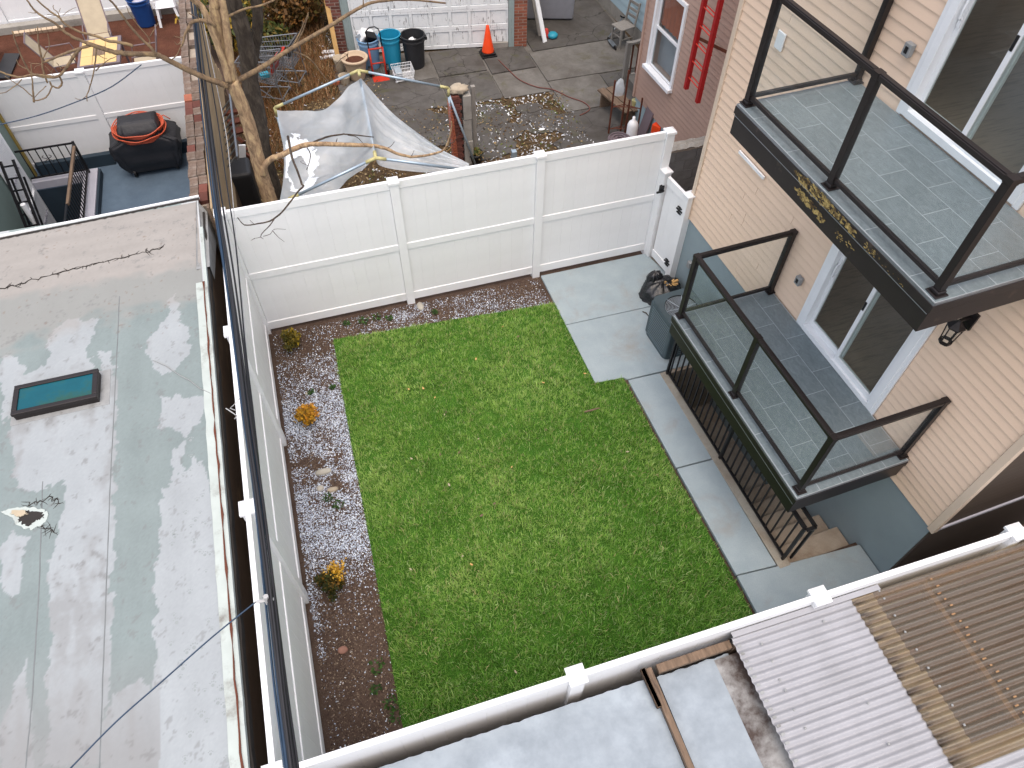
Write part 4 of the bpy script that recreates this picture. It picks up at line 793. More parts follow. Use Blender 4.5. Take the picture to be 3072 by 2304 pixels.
# membrane seams running along the roof
for px in (((258, 640), (248, 850), (240, 1000), (228, 1300), (215, 1659)), ((92, 1040), (85, 1250), (70, 1500), (55, 1659))):
    P = [onz(D_(*p), RZ + .003) for p in px]; P.append(P[-1] + (P[-1] - P[-2]) * 3)
    m = MB(); m.tube([p + Vector((.006 * mnoise.noise((i * 1.3, 4, 0)), 0, -.006)) for i, p in enumerate([P[0].lerp(P[-1], k / 40) if 0 else (P[int(k / 40 * (len(P) - 1) * .999)].lerp(P[int(k / 40 * (len(P) - 1) * .999) + 1], (k / 40 * (len(P) - 1) * .999) % 1)) for k in range(41)])], .008, 6); obj('membrane_seam', m, 'seam', roof)
far = MB(); A = onz(D_(0, 515), RZ + .002); Bq = onz(D_(430, 428), RZ + .002)
n = 70; vs_ = []
for k in range(n + 1):
    p = A.lerp(Bq, k / n); j = .02 * mnoise.noise((k * .9, 2, 0)) ; vs_ += [(p.x, p.y + .01, RZ + .006), (p.x, p.y - .035 + j, RZ + .006)]
obj('tar_line', far.add(vs_, [(2 * k, 2 * k + 1, 2 * k + 3, 2 * k + 2) for k in range(n)]), 'tar', roof)
obj('edge_metal', MB().bar(A + Vector((0, .04, -.01)), Bq + Vector((0, .04, -.01)), .035, .05), 'trim_white', roof)
# cracks and a tarry hole
def crack(P, seed, br=10, r=.006):
    m = MB(); rr = random.Random(seed); pts = []
    for a, b_ in zip(P[:-1], P[1:]):
        for k in range(8): t = k / 8; p = a.lerp(b_, t); pts.append(p + Vector((rr.uniform(-.02, .02), rr.uniform(-.025, .025), 0)))
    m.tube(pts, [r * rr.uniform(.4, 1.2) for _ in pts], 4)
    for _ in range(br):
        p = rr.choice(pts); a = rr.uniform(0, 6.28); q = p + Vector((math.cos(a), math.sin(a), 0)) * rr.uniform(.03, .1); m.tube([p, p.lerp(q, .5) + Vector((rr.uniform(-.01, .01), rr.uniform(-.01, .01), 0)), q], [r * .6, r * .5, r * .2], 4)
    return m
obj('roof_crack', crack([onz(D_(*p), RZ + .002) for p in ((0, 625), (70, 605), (160, 580), (230, 565), (300, 548), (360, 533))], 1, 44, .009), 'tar', roof)
obj('roof_crack', crack([onz(D_(*p), RZ + .002) for p in ((60, 1090), (110, 1075), (135, 1085))], 2, 22), 'tar', roof)
obj('roof_crack', crack([onz(D_(*p), RZ + .002) for p in ((80, 1130), (120, 1150))], 3, 16), 'tar', roof)
def ragged(px, z, amp, seed, n=60):
    C = [onz(D_(*p), z) for p in px]; m_ = len(C); out = []
    for k in range(n):
        t = k / n * m_; i = int(t); p = C[i % m_].lerp(C[(i + 1) % m_], t - i); out.append((p.x + amp * mnoise.noise((k * .55, seed, 0)), p.y + amp * mnoise.noise((seed, k * .55, 3))))
    return out
obj('torn_patch', MB().prism(ragged(((2, 1106), (30, 1098), (62, 1096), (98, 1102), (106, 1112), (98, 1130), (66, 1146), (36, 1134), (28, 1120)), RZ, .03, 3), RZ + .002, RZ + .009), 'membrane', roof)
obj('roof_hole', MB().add([(x, y, RZ + .0105) for x, y in ragged(((40, 1112), (62, 1104), (94, 1108), (96, 1118), (78, 1126), (62, 1139), (42, 1128)), RZ, .03, 8)], [tuple(range(59, -1, -1))]), 'tar', roof)
obj('torn_flap', MB().prism(ragged(((28, 1104), (56, 1104), (62, 1112), (44, 1118), (26, 1112)), RZ, .025, 5, 40), RZ + .012, RZ + .02), 'beige', roof)
# paw prints
pr = MB()
for k in range(70):
    rr = RNG; x = -.30 - abs(RNG.normal(0, .28)); y = RNG.uniform(-.2, 3.6); s = RNG.uniform(.016, .03)
    for dx, dy, q in ((0, 0, 1), (-.9, .9, .45), (-.3, 1.25, .45), (.35, 1.25, .45), (.95, .85, .45)):
        c = (x + dx * s, y + dy * s); pr.add([(c[0] + s * .6 * q * math.cos(j * 1.047), c[1] + s * .6 * q * math.sin(j * 1.047), RZ + .0022) for j in range(6)], [tuple(range(6))])
po = obj('paw_prints', pr, 'paw', roof); po['kind'] = 'stuff'
# old cable lying on the roof
tag(obj('loose_cable', MB().tube([onz(D_(*p), RZ + .01) for p in ((330, 778), (358, 790), (372, 800), (390, 812), (410, 822), (430, 838), (455, 850))], .005, 5), 'flashing'), 'thin grey cable lying loose across the patchy flat roof', 'cable')
# skylight
P = [onz(D_(*p), RZ + .12) for p in ((30, 838), (208, 790), (208, 850), (20, 903))]
sk = thing('skylight', 'dark framed skylight with teal glass on the flat roof', 'skylight', (P[0] + P[2]) / 2 - Vector((0, 0, .12)))
cx, cy = sum(p.x for p in P) / 4, sum(p.y for p in P) / 4; X0, X1, Y0, Y1 = min(P[0].x, P[3].x) , max(P[1].x, P[2].x), (P[2].y + P[3].y) / 2, (P[0].y + P[1].y) / 2
obj('curb', MB().bb(X0 + .01, X1 - .01, Y0 + .01, Y1 - .01, RZ - .01, RZ + .075), 'bronze', sk)
fr = MB(); t = .055; fr.bb(X0, X1, Y0, Y0 + t, RZ + .076, RZ + .115); fr.bb(X0, X1, Y1 - t, Y1, RZ + .076, RZ + .115); fr.bb(X0, X0 + t, Y0 + t, Y1 - t, RZ + .076, RZ + .115); fr.bb(X1 - t, X1, Y0 + t, Y1 - t, RZ + .076, RZ + .115); obj('frame', fr, 'bronze', sk, bevel=.006)
obj('glass_pane', MB().bb(X0 + t, X1 - t, Y0 + t, Y1 - t, RZ + .076, RZ + .10), 'sky_glass', sk)
obj('flashing_patch', MB().bb(X0 - .05, X1 + .09, Y0 - .05, Y1 + .05, RZ - .002, RZ + .006), 'flashing', sk)

# ================================================================ FRONT ROOFS (beyond the front fence)
sh = thing('metal_roof_shed', 'low shed with a flat silver coated roof in front of the lawn fence', 'shed', (2.4, -.8, 0))
SZ = 2.12
def jag(x0, x1, y, n, seed, amp): return [(x0 + (x1 - x0) * k / n, y + amp * mnoise.noise((k * .7, seed, 0)) + .5 * amp * mnoise.noise((k * 2.3, seed, 4))) for k in range(n + 1)]
obj('wall', MB().bb(.35, 4.0, -3.4, -.17, -.02, SZ - .03), 'brown_wall', sh)
obj('roof_sheet', MB().prism(jag(.30, 3.17, -.135, 60, 2, .012) + [(3.19, -3.4), (.3, -3.4)], SZ - .028, SZ), 'silver', sh)
obj('roof_sheet', MB().prism(jag(3.25, 3.95, -.15, 20, 5, .02) + [(4.0, -3.4), (3.26, -3.4)], SZ - .028, SZ + .002), 'silver', sh)
obj('stained_gutter', MB().add([(3.80, -.17, SZ + .004), (4.04, -.17, SZ + .03), (4.10, -3.4, SZ + .03), (3.78, -3.4, SZ + .004), (3.78, -.17, SZ + .012)], [(0, 3, 2, 1)]), 'rust_stain', sh)
for lab, a, b_, wd in (('short weathered timber lying along the front fence top', (3.26, -.105, SZ + .07), (3.98, -.10, SZ + .07), .075), ('long brown timber batten crossing the silver roof', (3.19, -.07, SZ + .05), (3.235, -3.0, SZ + .05), .055)):
    m = MB(); m.bar(a, b_, wd, .06)
    if 'long' in lab: m.bar((3.137, -.06, SZ + .06), (3.152, -.40, SZ + .06), .045, .05)
    else: m.bar((3.29, -.15, SZ + .05), (3.36, -.15, SZ + .05), .05, .05)
    tag(obj('timber', m, 'old_wood', bevel=.006), lab, 'timber')
cr = thing('corrugated_roof', 'corrugated lean to roof of white sheets and a yellowed translucent panel', 'roof', (5.2, -1.2, 0))
PITCH = .068; CZ = 2.30; YS = -.075
def corr_sheet(x0, x1, y1, y0, z, amp=.011, ph=0.0, thick=.003):
    ny = int((y1 - y0) / PITCH * 8); nx = 10; m = MB()
    def fn(u, v):
        y = y1 + (y0 - y1) * v; return (x0 + (x1 - x0) * u, y, z + amp * math.sin(2 * math.pi * (YS - y) / PITCH))
    return m.grid(fn, nx, ny)
obj('roof_panel', corr_sheet(3.97, 5.42, YS, -.83, CZ), 'corr', cr, smooth=True)
obj('roof_panel', corr_sheet(3.975, 5.46, -.82, -1.60, CZ - .006, ph=1.0), 'corr', cr, smooth=True)
obj('roof_panel', corr_sheet(3.98, 9.0, -1.42, -3.3, CZ - .014, ph=2.2), 'corr', cr, smooth=True)
tp = piece('translucent_panel', mesh_of('translucent_panel', corr_sheet(0, 3.8, YS, YS - 1.5, 0), 'fibre', True), None, cr, (5.19, 0, CZ + .006)); tp['label'] = 'yellowed translucent corrugated panel'
obj('edge_flashing', MB().bb(3.98, 5.5, YS - .01, -.035, CZ + .025, CZ + .032), 'corr', cr)
obj('support_frame', MB().bb(4.0, 9, -.14, -.10, 1.9, 2.26).bb(4.0, 9, -1.52, -1.44, 2.0, 2.25).bb(5.95, 6.0, -1.44, -.14, 2.18, 2.26).bb(7.4, 7.46, -1.44, -.14, 2.18, 2.26), 'old_wood', cr)
obj('shade_block', MB().bb(4.005, 9.2, -3.3, -.13, -.01, 1.62), 'void', cr)  # solid dark block added under the sheets to stand for shade
# screws with washers
scm = mesh_of('screw', MB().lathe([(.011, 0), (.011, .004), (.006, .008)], (0, 0, 0), 8), 'flashing')
def crest(y, z0=CZ): k = round((YS - y) / PITCH - .25) + .25; return YS - k * PITCH
for px in ((2418, 1813), (2471, 1864), (2257, 1881), (2285, 1932), (2316, 1984), (2340, 2040), (2356, 2070), (2382, 2130), (2416, 2185), (2604, 2110), (2666, 2231), (2637, 1773), (2652, 1796), (2684, 1847), (2715, 1896), (2749, 1949), (2784, 2004), (2818, 2059), (2856, 2116), (2892, 2175)):
    p = onz(px, CZ + .012); piece('screw', scm, None, cr, (p.x, p.y, CZ + .010 if p.x < 5.2 else CZ + .016))
for k in range(17):
    y = YS - .017 - PITCH * (k + 1); b = MB(); b.bb(3.985, 4.02, y - .012, y + .012, CZ + .006, CZ + .014); obj('bolt_clip', b, 'flashing', cr)
rc = MB()
for k in range(22):
    y = YS - .06 - PITCH * k
    if y > -1.5: rc.box((6.02 + .02 * math.sin(k * 2.1), y + .006 * math.sin(k * 5), CZ + .0185), (.022 + .016 * (k % 3) * .5, .014, .003))
rcl = obj('purlin_clip', rc, 'rusty_clip', cr); rcl['kind'] = 'stuff'

# ================================================================ OVERHEAD CABLES along the left fence
def cable(lab, px, z, r, m, group=None, ext=True):
    P = [onz(D_(*p), z if not isinstance(z, (list, tuple)) else z[i]) for i, p in enumerate(px)]
    if ext: P = [P[0] + (P[0] - P[1]) * 1.5] + P + [P[-1] + (P[-1] - P[-2]) * 2]
    Q = []
    for i in range(len(P) - 1):
        p0, p1, p2, p3 = P[max(i - 1, 0)], P[i], P[i + 1], P[min(i + 2, len(P) - 1)]
        for k in range(5):
            t = k / 5; Q.append(.5 * (2 * p1 + (p2 - p0) * t + (2 * p0 - 5 * p1 + 4 * p2 - p3) * t * t + (3 * p1 - p0 - 3 * p2 + p3) * t ** 3))
    Q.append(P[-1]); return tag(obj('overhead_cable', MB().tube(Q, r, 7), m, smooth=True), lab, 'cable', group)
base = [(628, 1659), (607, 1500), (590, 1350), (570, 1180), (552, 1040), (532, 900), (512, 740), (490, 580), (468, 440), (450, 300), (436, 180), (424, 80), (414, 0)]
CZ_ = 3.5; grp = 'bundled overhead cables'
for i, (dx, dxt, r, m, dz) in enumerate(((-7, -1, .013, 'cable_blue', 0), (-2, 0, .014, 'cable_black', .04), (4, 3, .012, 'cable_blue', -.03), (9, 5, .013, 'cable_black', .02), (0, 7, .010, 'cable_black', .07), (14, 9, .010, 'cable_black', -.04), (-11, -3, .009, 'cable_blue', -.05))):
    f = lambda j: (dx * (1 - j / 12) + dxt * j / 12); px = [(p[0] + f(j) + 2.2 * math.sin(j * .8 + i * 1.7), p[1]) for j, p in enumerate(base)]
    cable(('second cable from the left in the overhead bundle, blue', 'third cable from the left in the overhead bundle, thick and black', 'fifth cable from the left in the overhead bundle, blue', 'sixth cable from the left in the overhead bundle, black', 'fourth cable from the left in the overhead bundle, thin and black', 'rightmost black cable of the tight overhead bundle', 'leftmost thin blue cable of the overhead bundle')[i], px, CZ_ + dz, r, m, grp)
cable('thin pale cable hanging on the right of the dark bundle over the plank fence', [(632, 1659), (612, 1480), (588, 1290), (560, 1060), (540, 860), (528, 700), (513, 560), (503, 430), (490, 300), (471, 200), (446, 80), (430, 0)], CZ_ - .3, .005, 'cable_pale')
cable('slack dark cable sagging to the right of the bundle', [(640, 1659), (628, 1560), (612, 1450), (600, 1340), (575, 1150), (548, 900), (531, 760), (520, 640), (508, 520), (490, 400), (470, 260), (450, 140), (432, 40)], CZ_ - .15, .008, 'cable_black')
cable('thin dark wire crossing the flat roof diagonally to the cable bundle', [(150, 1662), (250, 1560), (350, 1472), (460, 1375), (553, 1300)], [3.2, 3.25, 3.3, 3.35, 3.4], .006, 'cable_blue', ext=False)
cable('black wire running across in front of the grill patio fence', [(-60, 282), (0, 269), (80, 250), (160, 222), (240, 188), (305, 140)], [3.6] * 6, .007, 'cable_blue', ext=False)
b = MB(); P = [onz(D_(*p), CZ_ + .03) for p in ((553, 1300), (575, 1297), (592, 1294))]; b.tube(P, .012, 6); b.tube([P[1] + Vector((0, 0, -.05)), P[1] + Vector((.01, .01, .05))], .02, 6); tag(obj('cable_clamp', b, 'cable_pale'), 'pale clamp holding the roof wire to the cable bundle', 'clamp')
b = MB(); P = [onz(D_(*p), CZ_ - .02) for p in ((488, 882), (500, 890), (512, 898), (507, 905))]; b.tube(P, .005, 5); P = [onz(D_(*p), CZ_ - .02) for p in ((520, 858), (508, 872), (497, 882), (508, 886))]; b.tube(P, .004, 5); tag(obj('wire_tie', b, 'cable_pale'), 'loose white wire ends sticking out of the cable bundle', 'wire')
# ================================================================ NEIGHBOUR'S BACK YARD
struct(obj('back_yard_ground', MB().bb(-.02, 13, 7.16, 30, -.028, -.018), 'litter'))
yd = struct(obj('yard_paving', MB().prism([(3.2, 12.7), (6.7, 12.7), (6.95, 10.4), (9.4, 10.4), (9.4, 28), (7.0, 28), (6.6, 14.8), (3.2, 15.2)], -.017, -.012), 'old_concrete2'))
def jp(x0, x1, y0, y1, k=0, sk=0.0):
    j = lambda: random.uniform(-.025, .025)
    return [(x0 + j(), y0 + j()), (x1 + j(), y0 + j() + sk), (x1 + j(), y1 + j() + sk), (x0 + j(), y1 + j())]
random.seed(21)
for x0, x1, y0, y1, m in ((1.25, 2.2, 11.3, 13.3, 'old_concrete'), (2.24, 3.28, 11.3, 12.96, 'old_concrete'), (2.24, 3.28, 13.0, 15.0, 'old_concrete'), (3.32, 4.46, 12.62, 13.78, 'old_concrete'), (3.32, 4.46, 13.82, 15.1, 'old_concrete2'), (4.5, 5.66, 13.82, 14.95, 'old_concrete'), (4.5, 5.66, 12.57, 13.78, 'old_concrete'), (5.7, 6.78, 13.62, 14.7, 'old_concrete'), (5.7, 6.78, 12.57, 13.58, 'old_concrete2'), (6.82, 8.02, 11.66, 12.9, 'old_concrete2'), (6.82, 9.3, 12.94, 14.3, 'old_concrete2'), (6.9, 8.0, 10.5, 11.62, 'old_concrete'), (8.06, 9.3, 10.5, 12.9, 'old_concrete'), (6.95, 9.3, 14.34, 17.2, 'old_concrete'), (6.95, 9.3, 17.24, 21, 'old_concrete')):
    z = random.uniform(-.004, .006); obj('paving_slab', MB().prism(jp(x0, x1, y0, y1), -.0115, .012 + z), m, yd, bevel=.006)
def stone_poly(x, y, rx, ry, seed, n=9):
    return [(x + rx * (1 + .28 * mnoise.noise((math.cos(k * 6.283 / n) * 1.6 + seed, math.sin(k * 6.283 / n), seed))) * math.cos(k * 6.283 / n), y + ry * (1 + .28 * mnoise.noise((seed, 1.6 * math.cos(k * 6.283 / n), math.sin(k * 6.283 / n)))) * math.sin(k * 6.283 / n)) for k in range(n)]
for i, (px, rx, ry) in enumerate((((420, 850), .52, .46), ((790, 895), .5, .5), ((1020, 910), .45, .42), ((470, 980), .62, .4), ((400, 1090), .6, .42), ((1130, 1040), .75, .36), ((30, 960), .55, .6), ((1200, 870), .5, .42), ((-330, 700), .7, .7), ((700, 800), .3, .2), ((-150, 880), .5, .5))):
    p = onz(Z3(*px), .0); obj('stepping_stone', MB().prism(stone_poly(p.x, p.y, rx, ry, i * 3.1), -.0112, .008 + .0016 * i), 'old_concrete', yd, bevel=.008)
def litter():
    n = 30000; rg = [(0.0, 7.2), (6.9, 7.2), (7.0, 12.5), (3.3, 12.7), (3.0, 15.2), (2.3, 21), (0.0, 21)]; xy = pts_in(rg, n)
    nz = smooth_noise(xy, 1.1, 13) + .6 * smooth_noise(xy, 4, 17)
    cb = pick(['#57452f', '#6f5a3d', '#84704f', '#463827', '#5e4c33', '#95825f'], n, .2); cg = pick(['#4b5326', '#5c6230', '#3d4420'], n, .2); cw = pick(['#c3c7cd', '#a9adb5', '#d5d8db'], n, .1)
    weedy = (xy[:, 0] > 4.2) | (xy[:, 1] < 12); c = cb.copy(); g = weedy & (nz > .08) & (RNG.random(n) < .55); c[g] = cg[g]
    wv = RNG.random(n) < np.where(xy[:, 0] > 4.0, .30, .05) * np.clip(1 + 1.8 * smooth_noise(xy, 1.4, 23), 0, 3); c[wv] = cw[wv]
    V, T, C = flakes(xy, RNG.uniform(-.012, .03, n), (.008, .032), .45, c, aspect=(.15, .7)); o = npmesh('leaf_litter', V, T, C, 'chips'); o['kind'] = 'stuff'; o['label'] = 'dry leaves, weeds and white flakes over the neighbouring yard'
    n = 12000; xy = pts_in([(0.1, 11.3), (1.2, 11.3), (1.35, 13.5), (2.15, 13.7), (2.3, 15), (2.2, 21), (0.1, 21)], n); h = RNG.uniform(.06, .3, n) * (1 + .7 * smooth_noise(xy, 1.3, 41)); a = RNG.uniform(0, 6.28, n); L = RNG.uniform(.2, 1.2, n) * h
    wd = .006; P0 = np.stack([xy[:, 0] - wd, xy[:, 1], np.full(n, -.01)], 1); P1 = np.stack([xy[:, 0] + wd, xy[:, 1], np.full(n, -.01)], 1); P2 = np.stack([xy[:, 0] + L * np.cos(a), xy[:, 1] + L * np.sin(a), h], 1)
    V = np.stack([P0, P1, P2], 1).reshape(-1, 3); T = np.arange(n * 3).reshape(-1, 3); o = npmesh('dry_grass', V, T, np.repeat(pick(['#8a6038', '#9c744a', '#6f4a28', '#a88660', '#5c4022', '#4d4a26', '#75492a'], n, .2), 3, 0), 'leaf'); o['kind'] = 'stuff'; o['label'] = 'tangle of dry brown grass and brush behind the shopping carts'
litter()
# evergreen / autumn brush behind, individual bushes
def bush(lab, x, y, r, h, pal, seed, n=2600, s=(.02, .05)):
    rng = np.random.default_rng(seed); B = thing('bush', lab, 'bush', (x, y, 0)); sm = MB()
    for k in range(16):
        a = rng.uniform(0, 6.28); L = rng.uniform(.5, 1); sm.tube([(x, y, -.01), (x + r * .4 * L * math.cos(a), y + r * .4 * L * math.sin(a), h * .5), (x + r * L * math.cos(a), y + r * L * math.sin(a), h * rng.uniform(.6, 1))], [.015, .01, .004], 5)
    obj('stem', sm, 'twig_dark', B); d = rng.normal(0, 1, (n, 3)); d /= np.linalg.norm(d, axis=1)[:, None]; rad = rng.uniform(.35, 1, n) ** .6 * (1 + .3 * np.array([mnoise.noise(tuple(q * 2.3 + seed)) for q in d]))
    P = np.stack([x + r * rad * d[:, 0], y + r * rad * d[:, 1], h * .5 + h * .5 * rad * d[:, 2]], 1); P[:, 2] = np.maximum(P[:, 2], .0)
    V, T, C = flakes(P[:, :2], P[:, 2], s, .8, pick(pal, n, .25, rng), rng); npmesh('foliage', V, T, C, 'leaf', B)
bush('dark green and yellow bush behind the plank fence', .15, 16.4, .9, 1.5, ['#3d451c', '#55561f', '#2b3316', '#8a7526', '#a8862c'], 5)
bush('rusty brown bush against the garage corner', 1.7, 17.2, .8, 1.1, ['#6a4a22', '#8a6030', '#4d3a1c', '#5b5226'], 6)
bush('low green ivy bush beside the dark tree trunk', 1.0, 15.9, .5, .7, ['#36421a', '#4b5222', '#6a5a26'], 9, 1500)

# ---------------- garage
ga = math.atan2(14.72 - 15.38, 6.43 - 2.86)
gr = thing('garage', 'brick garage with a white peeling panelled door', 'garage', (2.86, 15.38, 0), ga, org=(0, 0, 0))
GW = 3.63
obj('wall', MB().bb(-.475, -.18, -.032, 5, -.02, 2.9).bb(GW + .138, GW + .435, -.032, 5, -.02, 2.9).bb(-.18, -.02, .09, 5, -.02, 2.9).bb(GW + .06, GW + .138, .09, 5, -.02, 2.9).bb(-.02, GW + .06, .09, .3, 2.3, 2.9).bb(-.5, GW + .4, 4.9, 5, -.02, 2.9), 'mortar', gr)
obj('roof', MB().bb(-.6, GW + .5, -.05, 5.2, 2.902, 3.02), 'tar', gr)
obj('jamb', MB().bb(-.17, 0, -.02, .085, 0, 2.3), 'grey_paint', gr); obj('jamb', MB().bb(GW, GW + .13, -.05, .085, 0, 2.3), 'grey_paint', gr); obj('kerb', MB().bb(GW - .42, GW - .01, -.06, .0, -.01, .13), 'grey_conc', gr)
dr = obj('garage_door', MB().bb(.005, GW - .005, .03, .08, .02, 2.29), 'peel', gr)
rows, cols_ = 5, 8; rh = .445; cw_ = (GW - .02) / cols_
for r in range(rows):
    z0 = .03 + r * rh; obj('section_rail', MB().bb(.006, GW - .006, -.004, .0295, z0, z0 + .075).bb(.006, GW - .006, -.004, .0295, z0 + rh - .05, z0 + rh - .006), 'peel', dr)
    for c in range(cols_ + 1):
        x = .01 + c * cw_; obj('stile', MB().bb(max(.006, x - .035), min(GW - .006, x + .035), -.003, .0292, z0 + .076, z0 + rh - .051), 'peel', dr)
        if c < cols_: obj('door_panel', MB().bb(x + .05, x + cw_ - .05, .012, .0295, z0 + .095, z0 + rh - .075), 'peel', dr, bevel=.008)
bk = mesh_of('brick', MB().bb(0, .195, -.04, .1, 0, .055), 'brick'); bkh = mesh_of('brick', MB().bb(0, .088, -.04, .1, 0, .055), 'brick'); bo = mesh_of('brick', MB().bb(0, .195, -.04, .1, 0, .055), 'brick_orange'); boh = mesh_of('brick', MB().bb(0, .088, -.04, .1, 0, .055), 'brick_orange')
def brick_pier(x, w_, full, half, hgt):
    for r in range(int(hgt / .072)):
        xx = x; first = r % 2
        while xx < x + w_ - .05:
            if (first and xx == x) or xx + .2 > x + w_ + .01: piece('brick', half, None, gr, (xx, 0, r * .072)); xx += .102
            else: piece('brick', full, None, gr, (xx, 0, r * .072)); xx += .21
brick_pier(-.48, .305, bk, bkh, 2.2); brick_pier(GW + .135, .305, bo, boh, 2.2)
# leaning timbers by the garage
tag(obj('timber', MB().bar(ony(Z2(960, -30), 15.5), ony(Z2(1055, 440), 15.15), .10, .035), 'pine'), 'tall raw pine plank leaning on the brick garage corner', 'timber')
P = [onz(ZW(420, 710), .02), onz(ZW(330, 600), .02)]
for lab, pb, pt, m in (('white painted board leaning in front of the grey mattress', (415, 705), (275, -20), 'trim_white'), ('grey weathered board leaning behind the white one', (340, 600), (225, -20), 'grey_wood')):
    b0 = onz(ZW(*pb), .0); t0 = ony(ZW(*pt), b0.y + .35); tag(obj('board', MB().bar(b0, t0 + (t0 - b0) * .15, .11, .03), m), lab, 'board')
# mattress
mt = MB(); A = onz(ZW(740, 430), 0); 
mt.box((7.62, 15.62, .78), (.22, 1.5, 1.5), (0, R_(-14), R_(72))); tag(obj('mattress', mt, 'mattress', bevel=.06, seg=3), 'grey mattress propped up beside the garage', 'mattress')
p = onz(ZW(500, 640), .0); td = thing('toy_duck_float', 'red and turquoise plastic toy on the ground by the leaning boards', 'toy', (p.x, p.y, 0)); obj('base', MB().lathe([(.06, 0), (.12, .03), (.13, .08), (.09, .12), (.02, .13)], (p.x + .06, p.y, .012), 16), 'teal', td, smooth=True); obj('head', MB().lathe([(.09, .0), (.1, .06), (.05, .14), (.045, .19), (.02, .21)], (p.x - .08, p.y + .08, .012), 14), 'toy_red', td, smooth=True)
# traffic cone
cn = thing('traffic_cone', 'orange traffic cone on a black base before the garage door', 'cone', (5.85, 14.47, .01)); obj('base', MB().bb(5.67, 6.03, 14.29, 14.65, .012, .05).bb(5.70, 6.0, 14.32, 14.62, .05, .1), 'black', cn, bevel=.01); obj('cone_body', MB().lathe([(.145, .1), (.14, .12), (.035, .69), (.03, .70), (.015, .70)], (5.85, 14.47, 0), 24), 'orange', cn, smooth=True)
# bins
def bin_(lab, x, y, r, h, m, ribs=True, handles=False):
    B = thing('trash_can', lab, 'trash can', (x, y, .012)); obj('body', MB().lathe([(r * .78, 0), (r * .80, .02), (r * .95, h * .82), (r * 1.02, h * .83), (r * 1.02, h * .88), (r * .97, h * .89), (r, h * .97)], (x, y, .012), 28, c1=False), m, B, smooth=False)
    obj('rim', MB().tube([(x + r * 1.01 * math.cos(k * 6.2832 / 28), y + r * 1.01 * math.sin(k * 6.2832 / 28), h + .01) for k in range(29)], .016, 6, cap=False), m, B, smooth=True)
    obj('inside', MB().lathe([(r * .96, h * .985), (r * .8, h * .45), (.01, h * .45)], (x, y, .012), 28, c0=False), m, B)
    if handles:
        for s in (-1, 1): obj('handle', MB().bb(x + s * (r + .02) - .03, x + s * (r + .02) + .03, y - .06, y + .06, h * .82, h * .93), m, B, bevel=.01)
    return B
bin_('pale blue trash can full of junk behind the red hand truck', 3.12, 14.72, .235, .66, 'pale_bin'); bin_('empty turquoise trash can beside the black one', 3.60, 14.60, .235, .74, 'blue_bin'); B = bin_('black trash can with side handles before the garage door', 4.10, 14.48, .265, .72, 'dark_bin', handles=True)
b = MB(); blob(b, (4.08, 14.5, .56), .09, nz=.5, f=4); tag(obj('crumpled_bag', b, 'trim_white'), 'crumpled white bag inside the black trash can', 'bag')
jk = thing('plastic_tub', 'white and black plastic tub tipped into the pale blue can', 'tub', (3.12, 14.7, .6)); obj('shell', MB().box((3.10, 14.72, .72), (.30, .24, .22), (R_(30), R_(25), R_(20))), 'trim_white', jk, bevel=.02); obj('inside', MB().box((3.16, 14.62, .74), (.24, .16, .16), (R_(30), R_(25), R_(20))), 'black', jk)
tag(obj('metal_rod', MB().tube([(2.95, 14.7, .45), (2.86, 14.78, .95)], .008, 6), 'flashing'), 'thin rod sticking up out of the pale blue can', 'rod'); tag(obj('glass_sheet', MB().box((2.98, 14.68, .66), (.10, .02, .34), (R_(10), R_(-28), 0)), 'fan_grey'), 'pale plastic sheet standing in the pale blue can', 'sheet')
# hand truck
ht = thing('hand_truck', 'red hand truck with a black loop handle in front of the cans', 'hand truck', (3.2, 14.25, .012)); bx, by = 3.22, 14.22; tl = lambda z: by + .22 * z
obj('handle', MB().tube([(bx - .15, tl(.6), .55), (bx - .15, tl(.95), .9), (bx - .13, tl(1.02), .98), (bx - .06, tl(1.06), 1.03), (bx + .06, tl(1.06), 1.03), (bx + .13, tl(1.02), .98), (bx + .15, tl(.95), .9), (bx + .15, tl(.6), .55)], .014, 8), 'black_iron', ht, smooth=True)
obj('frame', MB().tube([(bx - .15, tl(.05), .05), (bx - .15, tl(.62), .62)], .022, 8).tube([(bx + .15, tl(.05), .05), (bx + .15, tl(.62), .62)], .022, 8).tube([(bx - .16, tl(.6), .6), (bx, tl(.62) - .05, .62), (bx + .16, tl(.6), .6)], .02, 8).tube([(bx - .15, tl(.3), .3), (bx + .15, tl(.3), .3)], .016, 6), 'truck_red', ht, smooth=True)
obj('toe_plate', MB().bb(bx - .18, bx + .18, by - .22, by + .02, .015, .025), 'truck_red', ht)
for s in (-1, 1): w_ = obj('wheel', MB().tube([(bx + s * .2 - .025, by + .08, .125), (bx + s * .2 + .025, by + .08, .125)], .11, 18), 'black', ht); obj('rim', MB().tube([(bx + s * .2 - .03, by + .08, .125), (bx + s * .2 + .03, by + .08, .125)], .05, 12), 'trim_white', w_)
